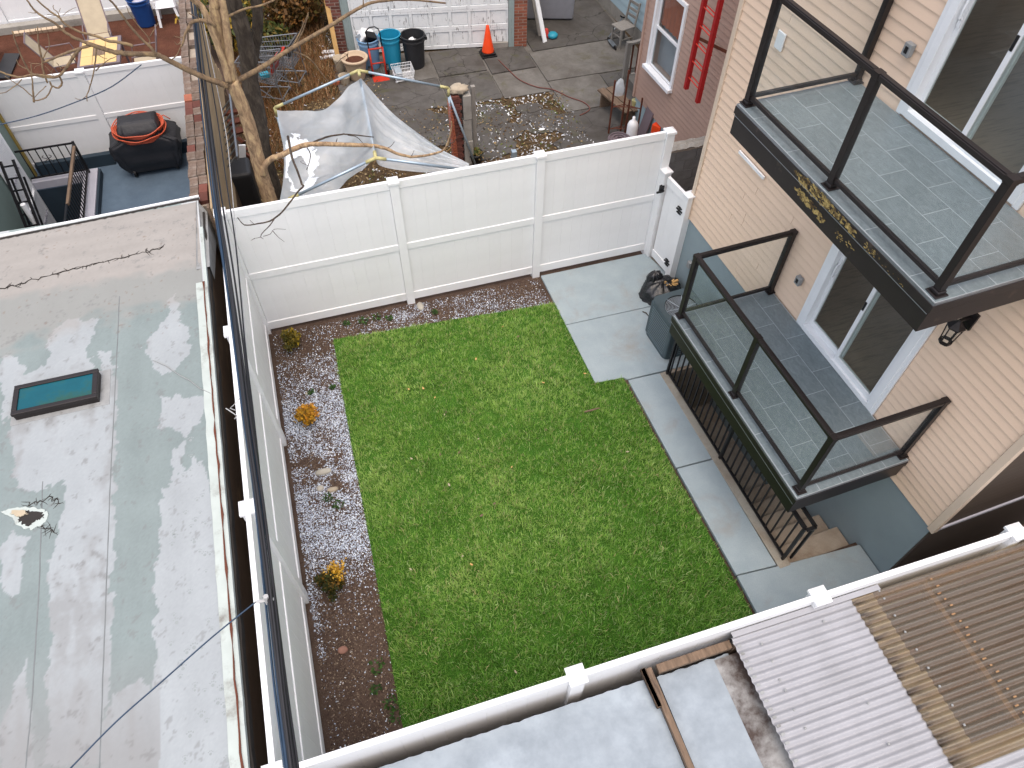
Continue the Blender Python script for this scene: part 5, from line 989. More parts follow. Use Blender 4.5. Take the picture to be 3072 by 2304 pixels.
# dish rack
dx, dy = 3.72, 14.02; dk = thing('wire_dish_rack', 'white wire dishwasher rack on the ground before the turquoise can', 'rack', (dx, dy, .012)); m = MB(); W2, L2 = .23, .22
for z, s in ((.05, .85), (.12, .9), (.19, .95), (.25, 1.0)): m.tube([(dx - W2 * s, dy - L2 * s, z), (dx + W2 * s, dy - L2 * s, z), (dx + W2 * s, dy + L2 * s, z), (dx - W2 * s, dy + L2 * s, z), (dx - W2 * s, dy - L2 * s, z)], .006, 5)
for k in range(13):
    t = -1 + k / 6; m.tube([(dx + t * W2, dy - L2, .25), (dx + t * W2 * .85, dy - L2 * .85, .05), (dx + t * W2 * .85, dy + L2 * .85, .05), (dx + t * W2, dy + L2, .25)], .004, 4); m.tube([(dx - W2, dy + t * L2, .25), (dx - W2 * .85, dy + t * L2 * .85, .055), (dx + W2 * .85, dy + t * L2 * .85, .055), (dx + W2, dy + t * L2, .25)], .004, 4)
obj('wire_basket', m, 'trim_white', dk); obj('cutlery_basket', MB().bb(dx - .19, dx - .04, dy - .16, dy + .1, .07, .24), 'fan_grey', dk, bevel=.01)
for sx in (-1, 1):
    for sy in (-1, 1): obj('roller', MB().tube([(dx + sx * .19, dy + sy * .17 - .012, .035), (dx + sx * .19, dy + sy * .17 + .012, .035)], .025, 10), 'trim_white', dk)
# planters
pl = thing('planter', 'large round beige planter with dead soil by the garage corner', 'planter', (2.72, 14.32, 0)); PX_, PY_ = 2.72, 14.32
obj('pot', MB().lathe([(.17, .012), (.18, .05), (.255, .42), (.26, .44), (.30, .455), (.305, .50), (.275, .515), (.245, .50), (.235, .42)], (PX_, PY_, 0), 28), 'planter', pl, smooth=True); b = MB(); b.lathe([(.24, .40), (.20, .425), (.01, .43)], (PX_, PY_, 0), 24); obj('potting_soil', b, 'brown_soil', pl)
obj('dead_stem', MB().tube([(PX_ - .13, PY_ + .02, .42), (PX_ - .14, PY_ + .04, .56), (PX_ - .22, PY_ + .03, .60)], [.012, .009, .004], 6).tube([(PX_ - .14, PY_ + .03, .55), (PX_ - .3, PY_ - .03, .52), (PX_ - .48, PY_ - .06, .38)], [.008, .006, .003], 6).tube([(PX_ - .14, PY_ + .03, .53), (PX_ - .08, PY_ + .1, .66)], [.007, .003], 5), 'twig_dark', pl)
for lab, px, r, h, m in (('pale stone urn standing behind the beige planter', (1560, 850), .12, .34, 'pot_stone'), ('chipped pale stone pot in front of the beige planter', (1640, 1040), .13, .18, 'pot_stone')):
    p = onz(Z4(*px), .0); tag(obj('stone_pot', MB().lathe([(r * .7, 0), (r * .95, h * .1), (r * .75, h * .45), (r * 1.0, h * .8), (r * 1.05, h), (r * .85, h * .98), (r * .8, h * .7)], (p.x, p.y, .0), 16), m, smooth=True), lab, 'pot')
p = onz(Z4(1490, 1080), .0); tag(obj('clay_brick', MB().box((p.x, p.y, .06), (.14, .1, .1), (R_(8), R_(12), R_(30))), 'terracotta', bevel=.012), 'broken terracotta lump beside the stone pot', 'brick')
p = onz(Z4(1400, 620), .0); b = MB(); b.box((p.x, p.y, .03), (.5, .1, .03), (0, 0, R_(5))); b.box((p.x + .05, p.y + .2, .03), (.45, .12, .03), (R_(5), 0, R_(-8))); tag(obj('scrap_board', b, 'trim_white'), 'white scrap boards lying in the dry grass by the planter', 'board')

# ---------------- shopping carts
def cart(lab, loc, rz, hm, junk=None):
    C = thing('shopping_cart', lab, 'shopping cart', loc, rz, 'abandoned shopping carts', org=(0, 0, 0)); m = MB()
    f0, f1 = Vector((.42, 0, 0)), Vector((-.42, 0, 0))
    top = [(.46, -.20, .88), (.46, .20, .88), (-.40, .28, 1.0), (-.40, -.28, 1.0)]; bot = [(.36, -.16, .52), (.36, .16, .52), (-.34, .23, .46), (-.34, -.23, .46)]
    V = lambda q: Vector(q)
    def lerpq(q, s, t): a, b_ = V(q[0]).lerp(V(q[3]), t), V(q[1]).lerp(V(q[2]), t); return a.lerp(b_, s)
    for k in range(5):
        t = k / 4; L = [V(bot[i]).lerp(V(top[i]), t) for i in range(4)]; m.tube(L + [L[0]], .012 if k == 4 else .007, 5)
    for k in range(15):
        t = k / 14; m.tube([lerpq(top, 0, t), lerpq(bot, 0, t), lerpq(bot, 1, t), lerpq(top, 1, t)], .006, 4)
    for k in range(1, 8):
        s = k / 8; m.tube([lerpq(top, s, 0), lerpq(bot, s, 0), lerpq(bot, s, 1), lerpq(top, s, 1)], .006, 4)
    obj('basket', m, 'wire', C)
    fr = MB()
    for s in (-1, 1): fr.tube([(-.44, s * .27, 1.02), (-.38, s * .25, .5), (-.42, s * .25, .16), (.40, s * .17, .14)], .013, 6); fr.tube([(.34, s * .16, .5), (-.2, s * .23, .16)], .011, 6)
    fr.tube([(-.42, -.25, .16), (-.42, .25, .16)], .011, 6); fr.tube([(.4, -.17, .14), (.4, .17, .14)], .011, 6); fr.tube([(.0, -.21, .15), (.0, .21, .15)], .008, 6); obj('frame', fr, 'chrome', C)
    obj('handle', MB().tube([(-.44, -.28, 1.02), (-.50, -.27, 1.04), (-.52, 0, 1.045), (-.50, .27, 1.04), (-.44, .28, 1.02)], .022, 8), hm, C, smooth=True); obj('child_seat', MB().box((-.33, 0, .82), (.02, .44, .3), (0, R_(-12), 0)), hm, C)
    for x, y in ((-.42, -.25), (-.42, .25), (.40, -.17), (.40, .17)): w_ = obj('wheel', MB().tube([(x, y - .016, .065), (x, y + .016, .065)], .06, 14), 'black', C); obj('caster', MB().box((x, y, .11), (.03, .045, .07)), 'chrome', w_)
    return C
cart('empty grey shopping cart with a dark handle in the dry grass', (1.14, 14.62, 0), math.atan2(.42, -.9), 'dark_bin'); C2 = cart('shopping cart with a red handle beside the tree trunk', (.72, 14.05, 0), math.atan2(.42, -.9), 'truck_red')
p = Vector((.75, 14.0, .56)); tag(obj('teal_box', MB().box(p, (.2, .15, .1), (0, 0, .3)), 'teal', bevel=.02), 'small teal box in the cart with the red handle', 'box')

# ---------------- canopy frame with plastic sheet
cp = thing('canopy', 'conduit pipe canopy frame draped with a torn clear plastic sheet', 'canopy', (2.35, 9.2, 0))
BL, BRr, RB, RF, FL, FR = Vector((.93, 10.4, 1.87)), Vector((3.97, 10.4, 1.73)), Vector((2.44, 10.4, 2.30)), Vector((2.26, 7.87, 2.30)), Vector((.88, 7.95, 1.80)), Vector((3.72, 7.95, 1.72))
def pipe(a, b_, r=.022, m='pipe', nm='pipe'): return obj(nm, MB().tube([a, b_], r, 8), m, cp, smooth=True)
for a, b_ in ((BL, RB), (RB, BRr), (FL, RF), (RF, FR)): u = (b_ - a).normalized(); pipe(a + u * .14, b_ - u * .14)
for a in (BL, BRr, FL, FR): pipe(a - Vector((0, 0, .1)), Vector((a.x, a.y, 0)), nm='post')
pipe(BRr - Vector((0, 0, .12)), Vector((4.42, 10.32, .0)), nm='brace')
for c, es in ((BL, (RB, BL - Vector((0, 0, 1)))), (BRr, (RB, BRr - Vector((0, 0, 1)))), (RB, (BL, BRr, RB + (RF - RB))), (RF, (FL, FR, RB)), (FL, (RF, FL - Vector((0, 0, 1)))), (FR, (RF, FR - Vector((0, 0, 1))))):
    m = MB()
    for e in es: m.tube([c, c + (e - c).normalized() * .16], .027, 8)
    obj('fitting', m, 'fitting', cp, smooth=True)
pipe(RB + (RF - RB).normalized() * .17 - Vector((0, 0, .09)), RF - (RF - RB).normalized() * .17 - Vector((0, 0, .09)), nm='ridge_pipe')
def curve(P):
    P = [Vector(p) for p in P]
    def f(t):
        t = min(max(t, 0), 1) * (len(P) - 1); i = min(int(t), len(P) - 2); k = t - i; p0, p1, p2, p3 = P[max(i - 1, 0)], P[i], P[i + 1], P[min(i + 2, len(P) - 1)]
        return .5 * (2 * p1 + (p2 - p0) * k + (2 * p0 - 5 * p1 + 4 * p2 - p3) * k * k + (3 * p1 - p0 - 3 * p2 + p3) * k ** 3)
    return f
def coons(cb, cf, cl, cr_, wr):
    def fn(u, v):
        L = cb(u) * (1 - v) + cf(u) * v + cl(v) * (1 - u) + cr_(v) * u - (cb(0) * (1 - u) * (1 - v) + cb(1) * u * (1 - v) + cf(0) * (1 - u) * v + cf(1) * u * v)
        return L + Vector((0, 0, wr(u, v)))
    return fn
q = lambda x, y, z: onz(Z2(x, y), z)
ridge = curve([q(1232, 598, 2.20), q(1262, 740, 2.27), q(1290, 880, 2.30), q(1318, 1040, 2.31), q(1345, 1195, 2.32)])
lb = curve([q(588, 842, 1.84), q(700, 858, 1.78), q(830, 855, 1.78), q(960, 820, 1.86), q(1060, 770, 1.95), q(1140, 660, 2.1), ridge(0)])
lf_ = curve([q(612, 1530, 1.70), q(760, 1530, 1.66), q(900, 1500, 1.66), q(1030, 1460, 1.68), q(1150, 1380, 1.85), q(1260, 1285, 2.1), ridge(1)])
le = curve([lb(0), q(612, 1000, 1.80), q(640, 1150, 1.76), q(640, 1350, 1.73), lf_(0)])
def fall(u, v):
    a = .022 * math.sin((v * 9 + u * 5.0) * 2.1 + 2 * mnoise.noise((u * 2, v * 2, 4))) + .03 * mnoise.noise((u * 2.0, v * 5, 2)) + .016 * math.sin(v * 37 - u * 16 + 4 * mnoise.noise((u * 3, v * 3, 7))) + .008 * mnoise.noise((u * 14, v * 22, 5)); return a * min(1, 6 * u * (1 - u)) - .10 * u * (1 - u) * math.sin(math.pi * v)
LS = coons(lb, lf_, le, ridge, fall)
rb = curve([ridge(0), q(1370, 765, 2.05), q(1500, 900, 1.92), q(1690, 1040, 1.82), q(1860, 1150, 1.76), q(2060, 1252, 1.72)])
rf = curve([ridge(1), q(1370, 1262, 2.05), q(1500, 1290, 1.9), q(1700, 1308, 1.8), q(1880, 1310, 1.74), q(2060, 1300, 1.70)])
re = curve([rb(1), rb(1).lerp(rf(1), .5), rf(1)])
def fallr(u, v): return (.02 * math.sin(v * 34 + 5 * u) + .012 * math.sin(v * 61 + 2) + .02 * mnoise.noise((u * 3, v * 6, 12))) * min(1, 6 * u * (1 - u) + .0)
RS = coons(rb, rf, ridge, re, fallr)
sh_ = MB(); sh_.grid(lambda u, v: LS(u, v), 46, 60); sh_.grid(lambda u, v: RS(u, v), 46, 40); sheet = obj('plastic_sheet', sh_, 'sheet', cp, smooth=True)
sn = MB(); NU, NV = 60, 70; vs_ = {}
for i in range(NU):
    for j in range(NV):
        u, v = .03 + .37 * i / NU, .28 + .68 * j / NV
        cx_, cy_ = (u - .17) / .16, (v - .60) / .30; nz = mnoise.noise((u * 9, v * 11, 3)) + .6 * mnoise.noise((u * 25, v * 30, 8))
        hole = ((u - .15) / .085) ** 2 + ((v - .70) / .14) ** 2 < 1 + .5 * nz
        if cx_ * cx_ + cy_ * cy_ < 1 + .7 * nz and not hole:
            du, dv = .37 / NU, .68 / NV; f4 = [LS(u + a, v + c) + Vector((0, 0, .012 + .012 * abs(mnoise.noise((u * 40, v * 40, 1))))) for a, c in ((0, 0), (du, 0), (du, dv), (0, dv))]; sn.add(f4, [(0, 1, 2, 3)])
so = obj('snow_patch', sn, 'snow', cp); so['label'] = 'patch of old snow in the sagging plastic'

# ---------------- trees
def vtube(mb, P, r0, r1, n=8, wob=.0, seed=0, sub=5):
    f = curve(P); k = (len(P) - 1) * sub; pts = [f(i / k) + Vector((mnoise.noise((i * .6, seed, 0)), mnoise.noise((seed, i * .6, 3)), mnoise.noise((i * .6, 5, seed)))) * wob for i in range(k + 1)]
    rs = [(r0 + (r1 - r0) * i / k) * (1 + .13 * mnoise.noise((i * .9, seed, 9))) for i in range(k + 1)]; mb.tube(pts, rs, n); return f
def Yp(fn, pts, y0, y1=None):
    y1 = y0 if y1 is None else y1; n = max(1, len(pts) - 1); return [ony(fn(*p), y0 + (y1 - y0) * i / n) for i, p in enumerate(pts)]
tr = thing('tree', 'bare tan barked tree leaning over the back fence with long side branches', 'tree', (.56, 8.5, 0)); tk = MB()
main = Yp(Z2, ((540, 1545), (500, 1420), (470, 1330), (420, 1130), (380, 980), (320, 800), (240, 620)), 8.5); main = [Vector((main[0].x + .04, 8.5, -.03)), Vector((main[0].x + .03, 8.5, .7))] + main
vtube(tk, main, .125, .088, 12, .008, 1)
up1 = Yp(Z2, ((240, 620), (225, 430), (205, 230), (185, 90), (168, -20)), 8.5); up1 += [up1[-1] + Vector((.1, .1, .8)), up1[-1] + Vector((.3, .3, 1.9))]; vtube(tk, up1, .062, .03, 9, .006, 2)
up2 = Yp(Z2, ((250, 640), (190, 400), (155, 270), (110, 60), (95, -20)), 8.62); up2 += [up2[-1] + Vector((-.1, .2, .9)), up2[-1] + Vector((-.15, .5, 2.0))]; vtube(tk, up2, .09, .05, 10, .008, 3)
up3 = Yp(Z2, ((224, 625), (192, 508), (109, 277), (35, 92), (-48, 0)), 8.45); up3 += [up3[-1] + Vector((-.5, -.1, .7))]; vtube(tk, up3, .05, .035, 8, .006, 4)
obj('trunk', tk, 'bark', tr, smooth=True)
br = MB()
b1 = Yp(Z2, ((250, 640), (300, 610), (480, 510), (700, 370), (960, 220), (1250, 45), (1400, 8), (1600, -2), (1880, 24)), 8.48, 9.6); vtube(br, b1, .042, .012, 8, .006, 5)
for P, r in ((((700, 372), (745, 290), (790, 190), (780, 155)), .014), (((735, 340), (790, 230), (830, 110)), .012), (((715, 398), (800, 425), (870, 480), (930, 560), (985, 625)), .012), (((1250, 45), (1250, 0), (1245, -30)), .01), (((790, 190), (830, 100), (822, 105)), .006)): vtube(br, Yp(Z2, P, 8.95), r, r * .45, 6, .004, P[0][0])
b1b = Yp(ZT, ((900, 430), (1010, 360), (1180, 250), (1400, 150), (1659, 95), (1900, 0)), 8.55, 8.9); vtube(br, b1b, .02, .012, 7, .004, 31)
b0 = Yp(ZT, ((900, 430), (860, 390), (720, 345), (600, 345), (520, 380), (470, 470), (420, 560), (390, 680), (350, 780)), 8.45, 8.3); vtube(br, b0, .03, .012, 7, .004, 32)
for P in (((350, 690), (290, 740), (240, 690)), ((340, 790), (270, 930), (190, 990)), ((390, 620), (320, 620), (230, 600)), ((480, 220), (560, 260), (640, 320)), ((1120, 1380), (1060, 1500), (1110, 1590))): vtube(br, Yp(ZT, P, 8.35), .008, .003, 5, .004, P[0][0])
b2 = Yp(Z1, ((1480, 560), (1400, 530), (1340, 510), (1200, 445), (1100, 395), (1010, 355), (880, 350), (760, 340), (680, 320), (560, 278)), 8.46, 8.3); vtube(br, b2, .042, .026, 8, .008, 6)
LB = 8.3
for P, r0, r1 in ((((1080, 535), (900, 455), (770, 370), (700, 300), (480, 170), (400, 90), (330, -10)), .02, .009), (((1659, 575), (1500, 530), (1350, 510), (1200, 450), (1000, 400), (800, 290), (740, 220), (600, 120), (450, -10)), .02, .009), (((1150, 560), (1040, 590), (880, 640), (700, 710), (590, 760), (520, 780)), .02, .012), (((1000, 600), (930, 680), (880, 760), (780, 900), (690, 960), (500, 950), (400, 915), (340, 850), (240, 640), (150, 385)), .022, .008),
        (((690, 960), (560, 940), (400, 930), (250, 960), (110, 930), (-30, 880)), .016, .01), (((530, 780), (490, 600), (475, 470), (468, 330)), .014, .005), (((520, 750), (570, 660), (615, 570), (595, 420)), .009, .004), (((590, 1030), (550, 920), (520, 790)), .012, .012), (((425, 1270), (410, 1120), (400, 990), (385, 800)), .014, .006), (((350, 860), (240, 810), (205, 740)), .008, .004),
        (((740, 960), (770, 1030), (730, 1090), (650, 1070), (620, 1020)), .012, .01), (((650, 1080), (600, 1180), (530, 1235), (430, 1250)), .01, .007), (((570, 1070), (500, 1140), (430, 1210)), .006, .004), (((400, 1200), (300, 1110), (200, 1040), (60, 950)), .008, .004), (((270, 985), (200, 1060), (80, 1140), (-20, 1165)), .007, .004), (((740, 220), (720, 160), (670, 110), (665, 65)), .007, .003), (((740, 230), (700, 200), (585, 175)), .006, .003), (((730, 150), (750, 100)), .004, .002), (((450, 165), (400, 160), (345, 150)), .005, .002), (((780, 190), (860, 130), (950, 90)), .004, .002),
        (((1200, 600), (1190, 720), (1165, 900), (1110, 1110), (1080, 1190), (1085, 1260)), .010, .005), (((1215, 680), (1290, 720), (1330, 725)), .005, .003), (((1190, 880), (1280, 800), (1360, 740), (1450, 705)), .008, .004), (((1080, 1190), (1010, 1240), (930, 1220)), .005, .003), (((760, 860), (720, 800), (700, 780)), .005, .003), (((660, 930), (620, 880), (560, 820)), .005, .003), (((640, 900), (665, 850)), .003, .002), (((530, 790), (440, 830), (430, 860)), .004, .002), (((500, 790), (400, 790), (350, 770)), .005, .003)):
    vtube(br, Yp(ZA, P, LB), r0, r1, 6, .006, P[0][0] * .01)
b4 = Yp(Z1, ((1010, 350), (970, 300), (930, 265), (860, 190), (800, 110), (740, 30), (690, -20)), 8.3); vtube(br, b4, .02, .012, 6, .005, 8); vtube(br, Yp(Z1, ((970, 305), (965, 250), (900, 170), (840, 90), (820, 40)), 8.3), .008, .004, 5, .004, 9); vtube(br, Yp(Z1, ((970, 240), (1000, 190), (1030, 140)), 8.3), .006, .003, 5, .004, 10)
vtube(br, Yp(Z1, ((1110, 390), (1150, 350), (1165, 310)), 8.35), .008, .004, 5, .004, 19)
obj('branch', br, 'twig', tr, smooth=True)
lo = MB(); b3 = Yp(Z2, ((480, 1340), (498, 1262), (555, 1212), (620, 1190), (720, 1140), (830, 1106), (1000, 1104), (1180, 1110), (1330, 1116), (1430, 1140), (1520, 1180), (1640, 1200), (1800, 1175), (1880, 1130), (1922, 1000), (1925, 930)), 8.42, 8.0); vtube(lo, b3, .05, .009, 8, .006, 12)
o = obj('low_branch', lo, 'bark', tr, smooth=True)
for P, y0, y1, r in ((((830, 1108), (960, 1052), (1080, 1030), (1130, 1028), (1330, 1050)), 8.35, 8.3, .016), (((1130, 1035), (1200, 1050), (1260, 1110)), 8.3, 8.28, .008), (((1000, 1104), (1040, 1090), (1050, 1060)), 8.3, 8.3, .01), (((1330, 1116), (1440, 1130), (1490, 1085)), 8.25, 8.2, .007), (((1620, 1195), (1640, 1150)), 8.1, 8.1, .005), (((1880, 1130), (1950, 1080), (1980, 1015)), 8.0, 8.0, .006), (((820, 1130), (845, 1180), (835, 1250), (815, 1300)), 8.3, 8.2, .009), (((830, 1270), (770, 1240), (800, 1230)), 8.2, 8.2, .004), (((1290, 1110), (1320, 1155)), 8.25, 8.25, .004)):
    tw = MB(); vtube(tw, Yp(Z2, P, y0, y1), r, r * .5, 6, .004, P[0][0]); obj('twig', tw, 'twig_dark', tr, smooth=True)
f5 = [onz(Z5(*p), z) for p, z in (((625, 140), 2.95), ((655, 290), 2.95), ((690, 380), 2.95), ((725, 480), 2.95), ((735, 495), 2.95), ((690, 540), 2.97), ((600, 660), 3.0), ((530, 722), 3.0), ((480, 748), 3.0), ((385, 765), 3.0), ((315, 770), 3.0), ((268, 718), 3.0))]
tw = MB()
vtube(tw, f5, .017, .006, 6, .004, 3, 3)
for P in (((530, 722), (500, 770), (440, 830), (430, 855), (385, 866)), ((450, 850), (500, 835), (530, 800), (610, 802)), ((380, 760), (355, 735)), ((320, 768), (345, 770)), ((520, 815), (560, 860), (600, 888)), ((430, 855), (450, 870)), ((390, 864), (362, 880))): vtube(tw, [onz(Z5(*p), 3.0) for p in P], .008 if P[0] == (530, 722) else .0045, .002, 5, .003, P[0][0], 3)
obj('twig', tw, 'twig_dark', tr, smooth=True)
t2 = thing('tree', 'thick dark trunked tree just behind the tan barked one', 'tree', (.75, 9.5, 0)); tk = MB()
P = Yp(Z2, ((483, 1192), (455, 1000), (428, 823), (385, 638), (365, 415), (300, 140), (248, -20)), 9.5); P = [Vector((P[0].x - .05, 9.5, -.03)), Vector((P[0].x - .02, 9.5, .6))] + P + [P[-1] + Vector((.1, .1, 1)), P[-1] + Vector((.2, .2, 2.2))]; vtube(tk, P, .16, .10, 12, .008, 21)
P = Yp(Z2, ((380, 560), (420, 350), (440, 200), (425, -20)), 9.7); P += [P[-1] + Vector((.1, .1, 1.4))]; vtube(tk, P, .09, .07, 10, .008, 22); obj('trunk', tk, 'bark_dark', t2, smooth=True)
# ladder, tank, clutter against the plank fence
ld = thing('aluminium_ladder', 'aluminium ladder lying in the shade behind the tan tree', 'ladder', (.32, 9.3, 0)); A, Bq = onz(ZL(885, 930), 1.3), onz(ZL(790, 150), 1.3)
d = (Bq - A); side = Vector((-.30, 0, -.28))
obj('rail', MB().bar(A, Bq, .03, .07), 'chrome', ld); obj('rail', MB().bar(A + side, Bq + side, .03, .07), 'chrome', ld)
for k in range(9): p = A + d * ((k + .5) / 9); obj('rung', MB().tube([p, p + side], .014, 6), 'chrome', ld)
tk_ = MB(); c = onz(ZL(920, 1130), .75); tk_.box((c.x, c.y, .55), (.42, .55, .75)); tag(obj('water_tank', tk_, 'dark_bin', bevel=.07, seg=3), 'black plastic tank beside the plank fence behind the tan tree', 'tank')
sb = MB(); c2 = onz(ZL(940, 860), .9); sb.box((c2.x, c2.y, .9), (.12, .04, .3), (0, R_(15), .2)); tag(obj('white_board', sb, 'trim_white'), 'small white board standing behind the black tank', 'board')
sb = MB(); c2 = onz(ZL(800, 300), 1.0)
for k in range(6): sb.box((c2.x + .02 * k, c2.y - .25 * k, .9 - .05 * k), (.3, .12, .05), (.3 * k, .2 * k, .5 * k))
tag(obj('scrap_pile', sb, 'rust'), 'heap of rusty scrap leaning by the ladder', 'scrap')

# ---------------- brick column, post, netting and pots by the canopy
bc = thing('brick_column', 'broken brick and concrete column with a flaking face by the canopy', 'column', (4.24, 10.62, 0)); cbx = MB()
for r in range(21):
    for j in range(2):
        x = 4.10 + .002 * ((r * 7) % 5); y = 10.48 + j * .14
        if r % 2: piece('brick', mesh_of('brick', MB().bb(-.1, .1, -.06, .06, 0, .062), 'brick') if not MT.get('_bc') else MT['_bc'], None, bc, (x, y, r * .073), rot=(0, 0, .05 * math.sin(r * 3 + j)))
        else: piece('brick', mesh_of('brick', MB().bb(-.05, .1, -.06, .06, 0, .062), 'brick'), None, bc, (x - .03, y, r * .073), rot=(0, 0, .05 * math.cos(r * 5 + j)))
obj('concrete_face', MB().bb(4.215, 4.40, 10.42, 10.72, 0, .55).bb(4.22, 4.39, 10.44, 10.70, .552, 1.0).bb(4.235, 4.40, 10.43, 10.72, 1.002, 1.5), 'grey_conc', bc, bevel=.015); b = MB(); blob(b, (4.2, 10.56, 1.58), .17, 1.1, .8, .5, .4, 4); obj('mortar_cap', b, 'pot_stone', bc, smooth=True)
tag(obj('wood_post', MB().bb(4.46, 4.54, 10.66, 10.74, -.02, 1.52), 'grey_wood', bevel=.006), 'grey green wooden post beside the broken brick column', 'post')
nt = MB()
for k in range(9): nt.tube([(3.93 + .012 * k, 10.36 + .004 * k, 1.55 - .05 * k), (3.96 + .014 * k, 10.38, .05)], .004, 4)
for k in range(22): z = .08 + k * .065; nt.tube([(3.93, 10.36, z), (4.04, 10.40, z - .03)], .004, 4)
tag(obj('orange_net', nt, 'terracotta'), 'strip of orange plastic netting on the column side', 'netting')
rp = MB(); vtube(rp, [onz(Z3(135, 880), .9), onz(Z3(120, 1030), .4), onz(Z3(90, 1100), .2), onz(Z3(60, 1130), .1)], .012, .012, 6); vtube(rp, [onz(Z3(190, 980), .6), onz(Z3(160, 1060), .3), onz(Z3(95, 1120), .12)], .01, .01, 6); tag(obj('rope', rp, 'pine'), 'pale rope hanging from the canopy corner post', 'rope')
for lab, px, r in (('dark green flower pot at the foot of the brick column', (255, 1130), .15), ('second dark pot with weeds in front of the first', (310, 1195), .15)):
    p = onz(Z3(*px), .0); T_ = thing('flower_pot', lab, 'pot', (p.x, p.y, 0)); obj('pot', MB().lathe([(r * .75, 0), (r, .2), (r * 1.06, .2), (r * 1.06, .24), (r * .95, .24), (r * .9, .17)], (p.x, p.y, -.01), 18), 'dark_bin', T_, smooth=True); xy = np.array([p.x, p.y]) + RNG.normal(0, r * .45, (120, 2)); V, T, C = flakes(xy, RNG.uniform(.19, .27, 120), (.012, .03), .6, pick(['#3d4a20', '#56602c', '#6a5a30'], 120)); npmesh('weeds', V, T, C, 'leaf', T_)
p = onz(Z3(595, 1130), .3); tag(obj('water_spigot_box', MB().bb(p.x - .05, p.x + .05, p.y - .05, p.y + .05, .0, .36), 'pipe', bevel=.01), 'short pale blue standpipe behind the fence', 'standpipe')
p = onz(Z3(800, 955), .02); tag(obj('crumpled_scrap', MB().lathe([(.05, 0), (.055, .01), (.03, .02)], (p.x, p.y, .021), 12, 1.3, .7), 'trim_white'), 'small white scrap lying on a stepping stone', 'scrap')
hz_ = MB(); vtube(hz_, [onz(Z3(*p), .03) for p in ((480, 440), (560, 520), (640, 590), (760, 640), (880, 660), (1000, 715), (1100, 750), (1150, 790), (1140, 820), (1080, 850))], .011, .011, 6); tag(obj('garden_hose', hz_, 'dull_hose', smooth=True), 'dull red hose snaking over the cracked concrete', 'hose')

# ---------------- brown house
BA = R_(3.0); bh = thing('brown_house', 'brown clapboard house beside the yard with a white window', 'house', (8.0, 10.95, 0), BA, org=(0, 0, 0))   # local: wall plane x=0, y from 0 down to -3.2
WZ0, WZ1, WY0, WY1 = 1.46, 2.95, -1.29, -.36
wb = MB(); wb.bb(.012, .2, -3.4, WY0, .6, 6).bb(.012, .2, WY1, 0, .6, 6).bb(.012, .2, WY0, WY1, .6, WZ0).bb(.012, .2, WY0, WY1, WZ1, 6).bb(.2, 5, -.15, 0, .6, 6).bb(0, 5, -3.4, .2, 6, 6.1).bb(4.9, 5, -3.4, 0, .6, 6); bw = obj('wall', wb, 'brown_siding', bh)
obj('foundation', MB().bb(.03, .25, -3.35, -.02, -.02, .595).bb(.25, 5, -.2, -.02, -.02, .595), 'pale_blue', bh)
BC = .102; kk = BC / CO; bcl = mesh_of('siding_board', MB().add([(x * .8, y, z * kk) for x, y, z in cb.v], cb.f), 'brown_siding'); z = .6
while z < 5.8:
    segs = [(-3.39, -.03)] if (z + BC < WZ0 - .06 or z > WZ1 + .05) else [(-3.39, WY0 - .055), (WY1 + .055, -.03)]
    for a, b_ in segs: piece('siding_board', bcl, None, bw, (.0105, a, z), (1, b_ - a, 1))
    z += BC
obj('corner_trim', MB().bb(-.022, .05, -.03, .03, .58, 5.9), 'brown_siding', bh)
wf = MB(); t = .06; wf.bb(-.03, .08, WY0 - .05, WY0 + .02, WZ0 - .02, WZ1 + .05).bb(-.03, .08, WY1 - .02, WY1 + .05, WZ0 - .02, WZ1 + .05).bb(-.03, .08, WY0 + .02, WY1 - .02, WZ1 - .02, WZ1 + .05); wi = obj('window', wf, 'trim_white', bh, bevel=.004)
obj('sill', MB().bb(-.10, .09, WY0 - .06, WY1 + .06, WZ0 - .07, WZ0 - .0), 'trim_white', wi, bevel=.006)
zm = (WZ0 + WZ1) / 2
for z0, z1, x in ((WZ0, zm + .02, .02), (zm - .02, WZ1 - .02, .045)):
    m = MB(); m.bb(x, x + .025, WY0 + .02, WY0 + .06, z0, z1).bb(x, x + .025, WY1 - .06, WY1 - .02, z0, z1).bb(x, x + .025, WY0 + .06, WY1 - .06, z0, z0 + .04).bb(x, x + .025, WY0 + .06, WY1 - .06, z1 - .04, z1); obj('sash', m, 'trim_white', wi); obj('glass_pane', MB().bb(x + .01, x + .014, WY0 + .06, WY1 - .06, z0 + .04, z1 - .04), 'window_glass', wi)
obj('curtain', MB().grid(lambda u, v: (.105 + .012 * math.sin(u * 40), WY0 + .02 + (WY1 - WY0 - .04) * u, zm + .05 + (WZ1 - zm - .05) * v), 60, 2), 'terracotta', wi, smooth=True); obj('room_wall', MB().bb(.19, .24, WY0 - .3, WY1 + .3, WZ0 - .3, WZ1 + .3), 'mattress', wi)
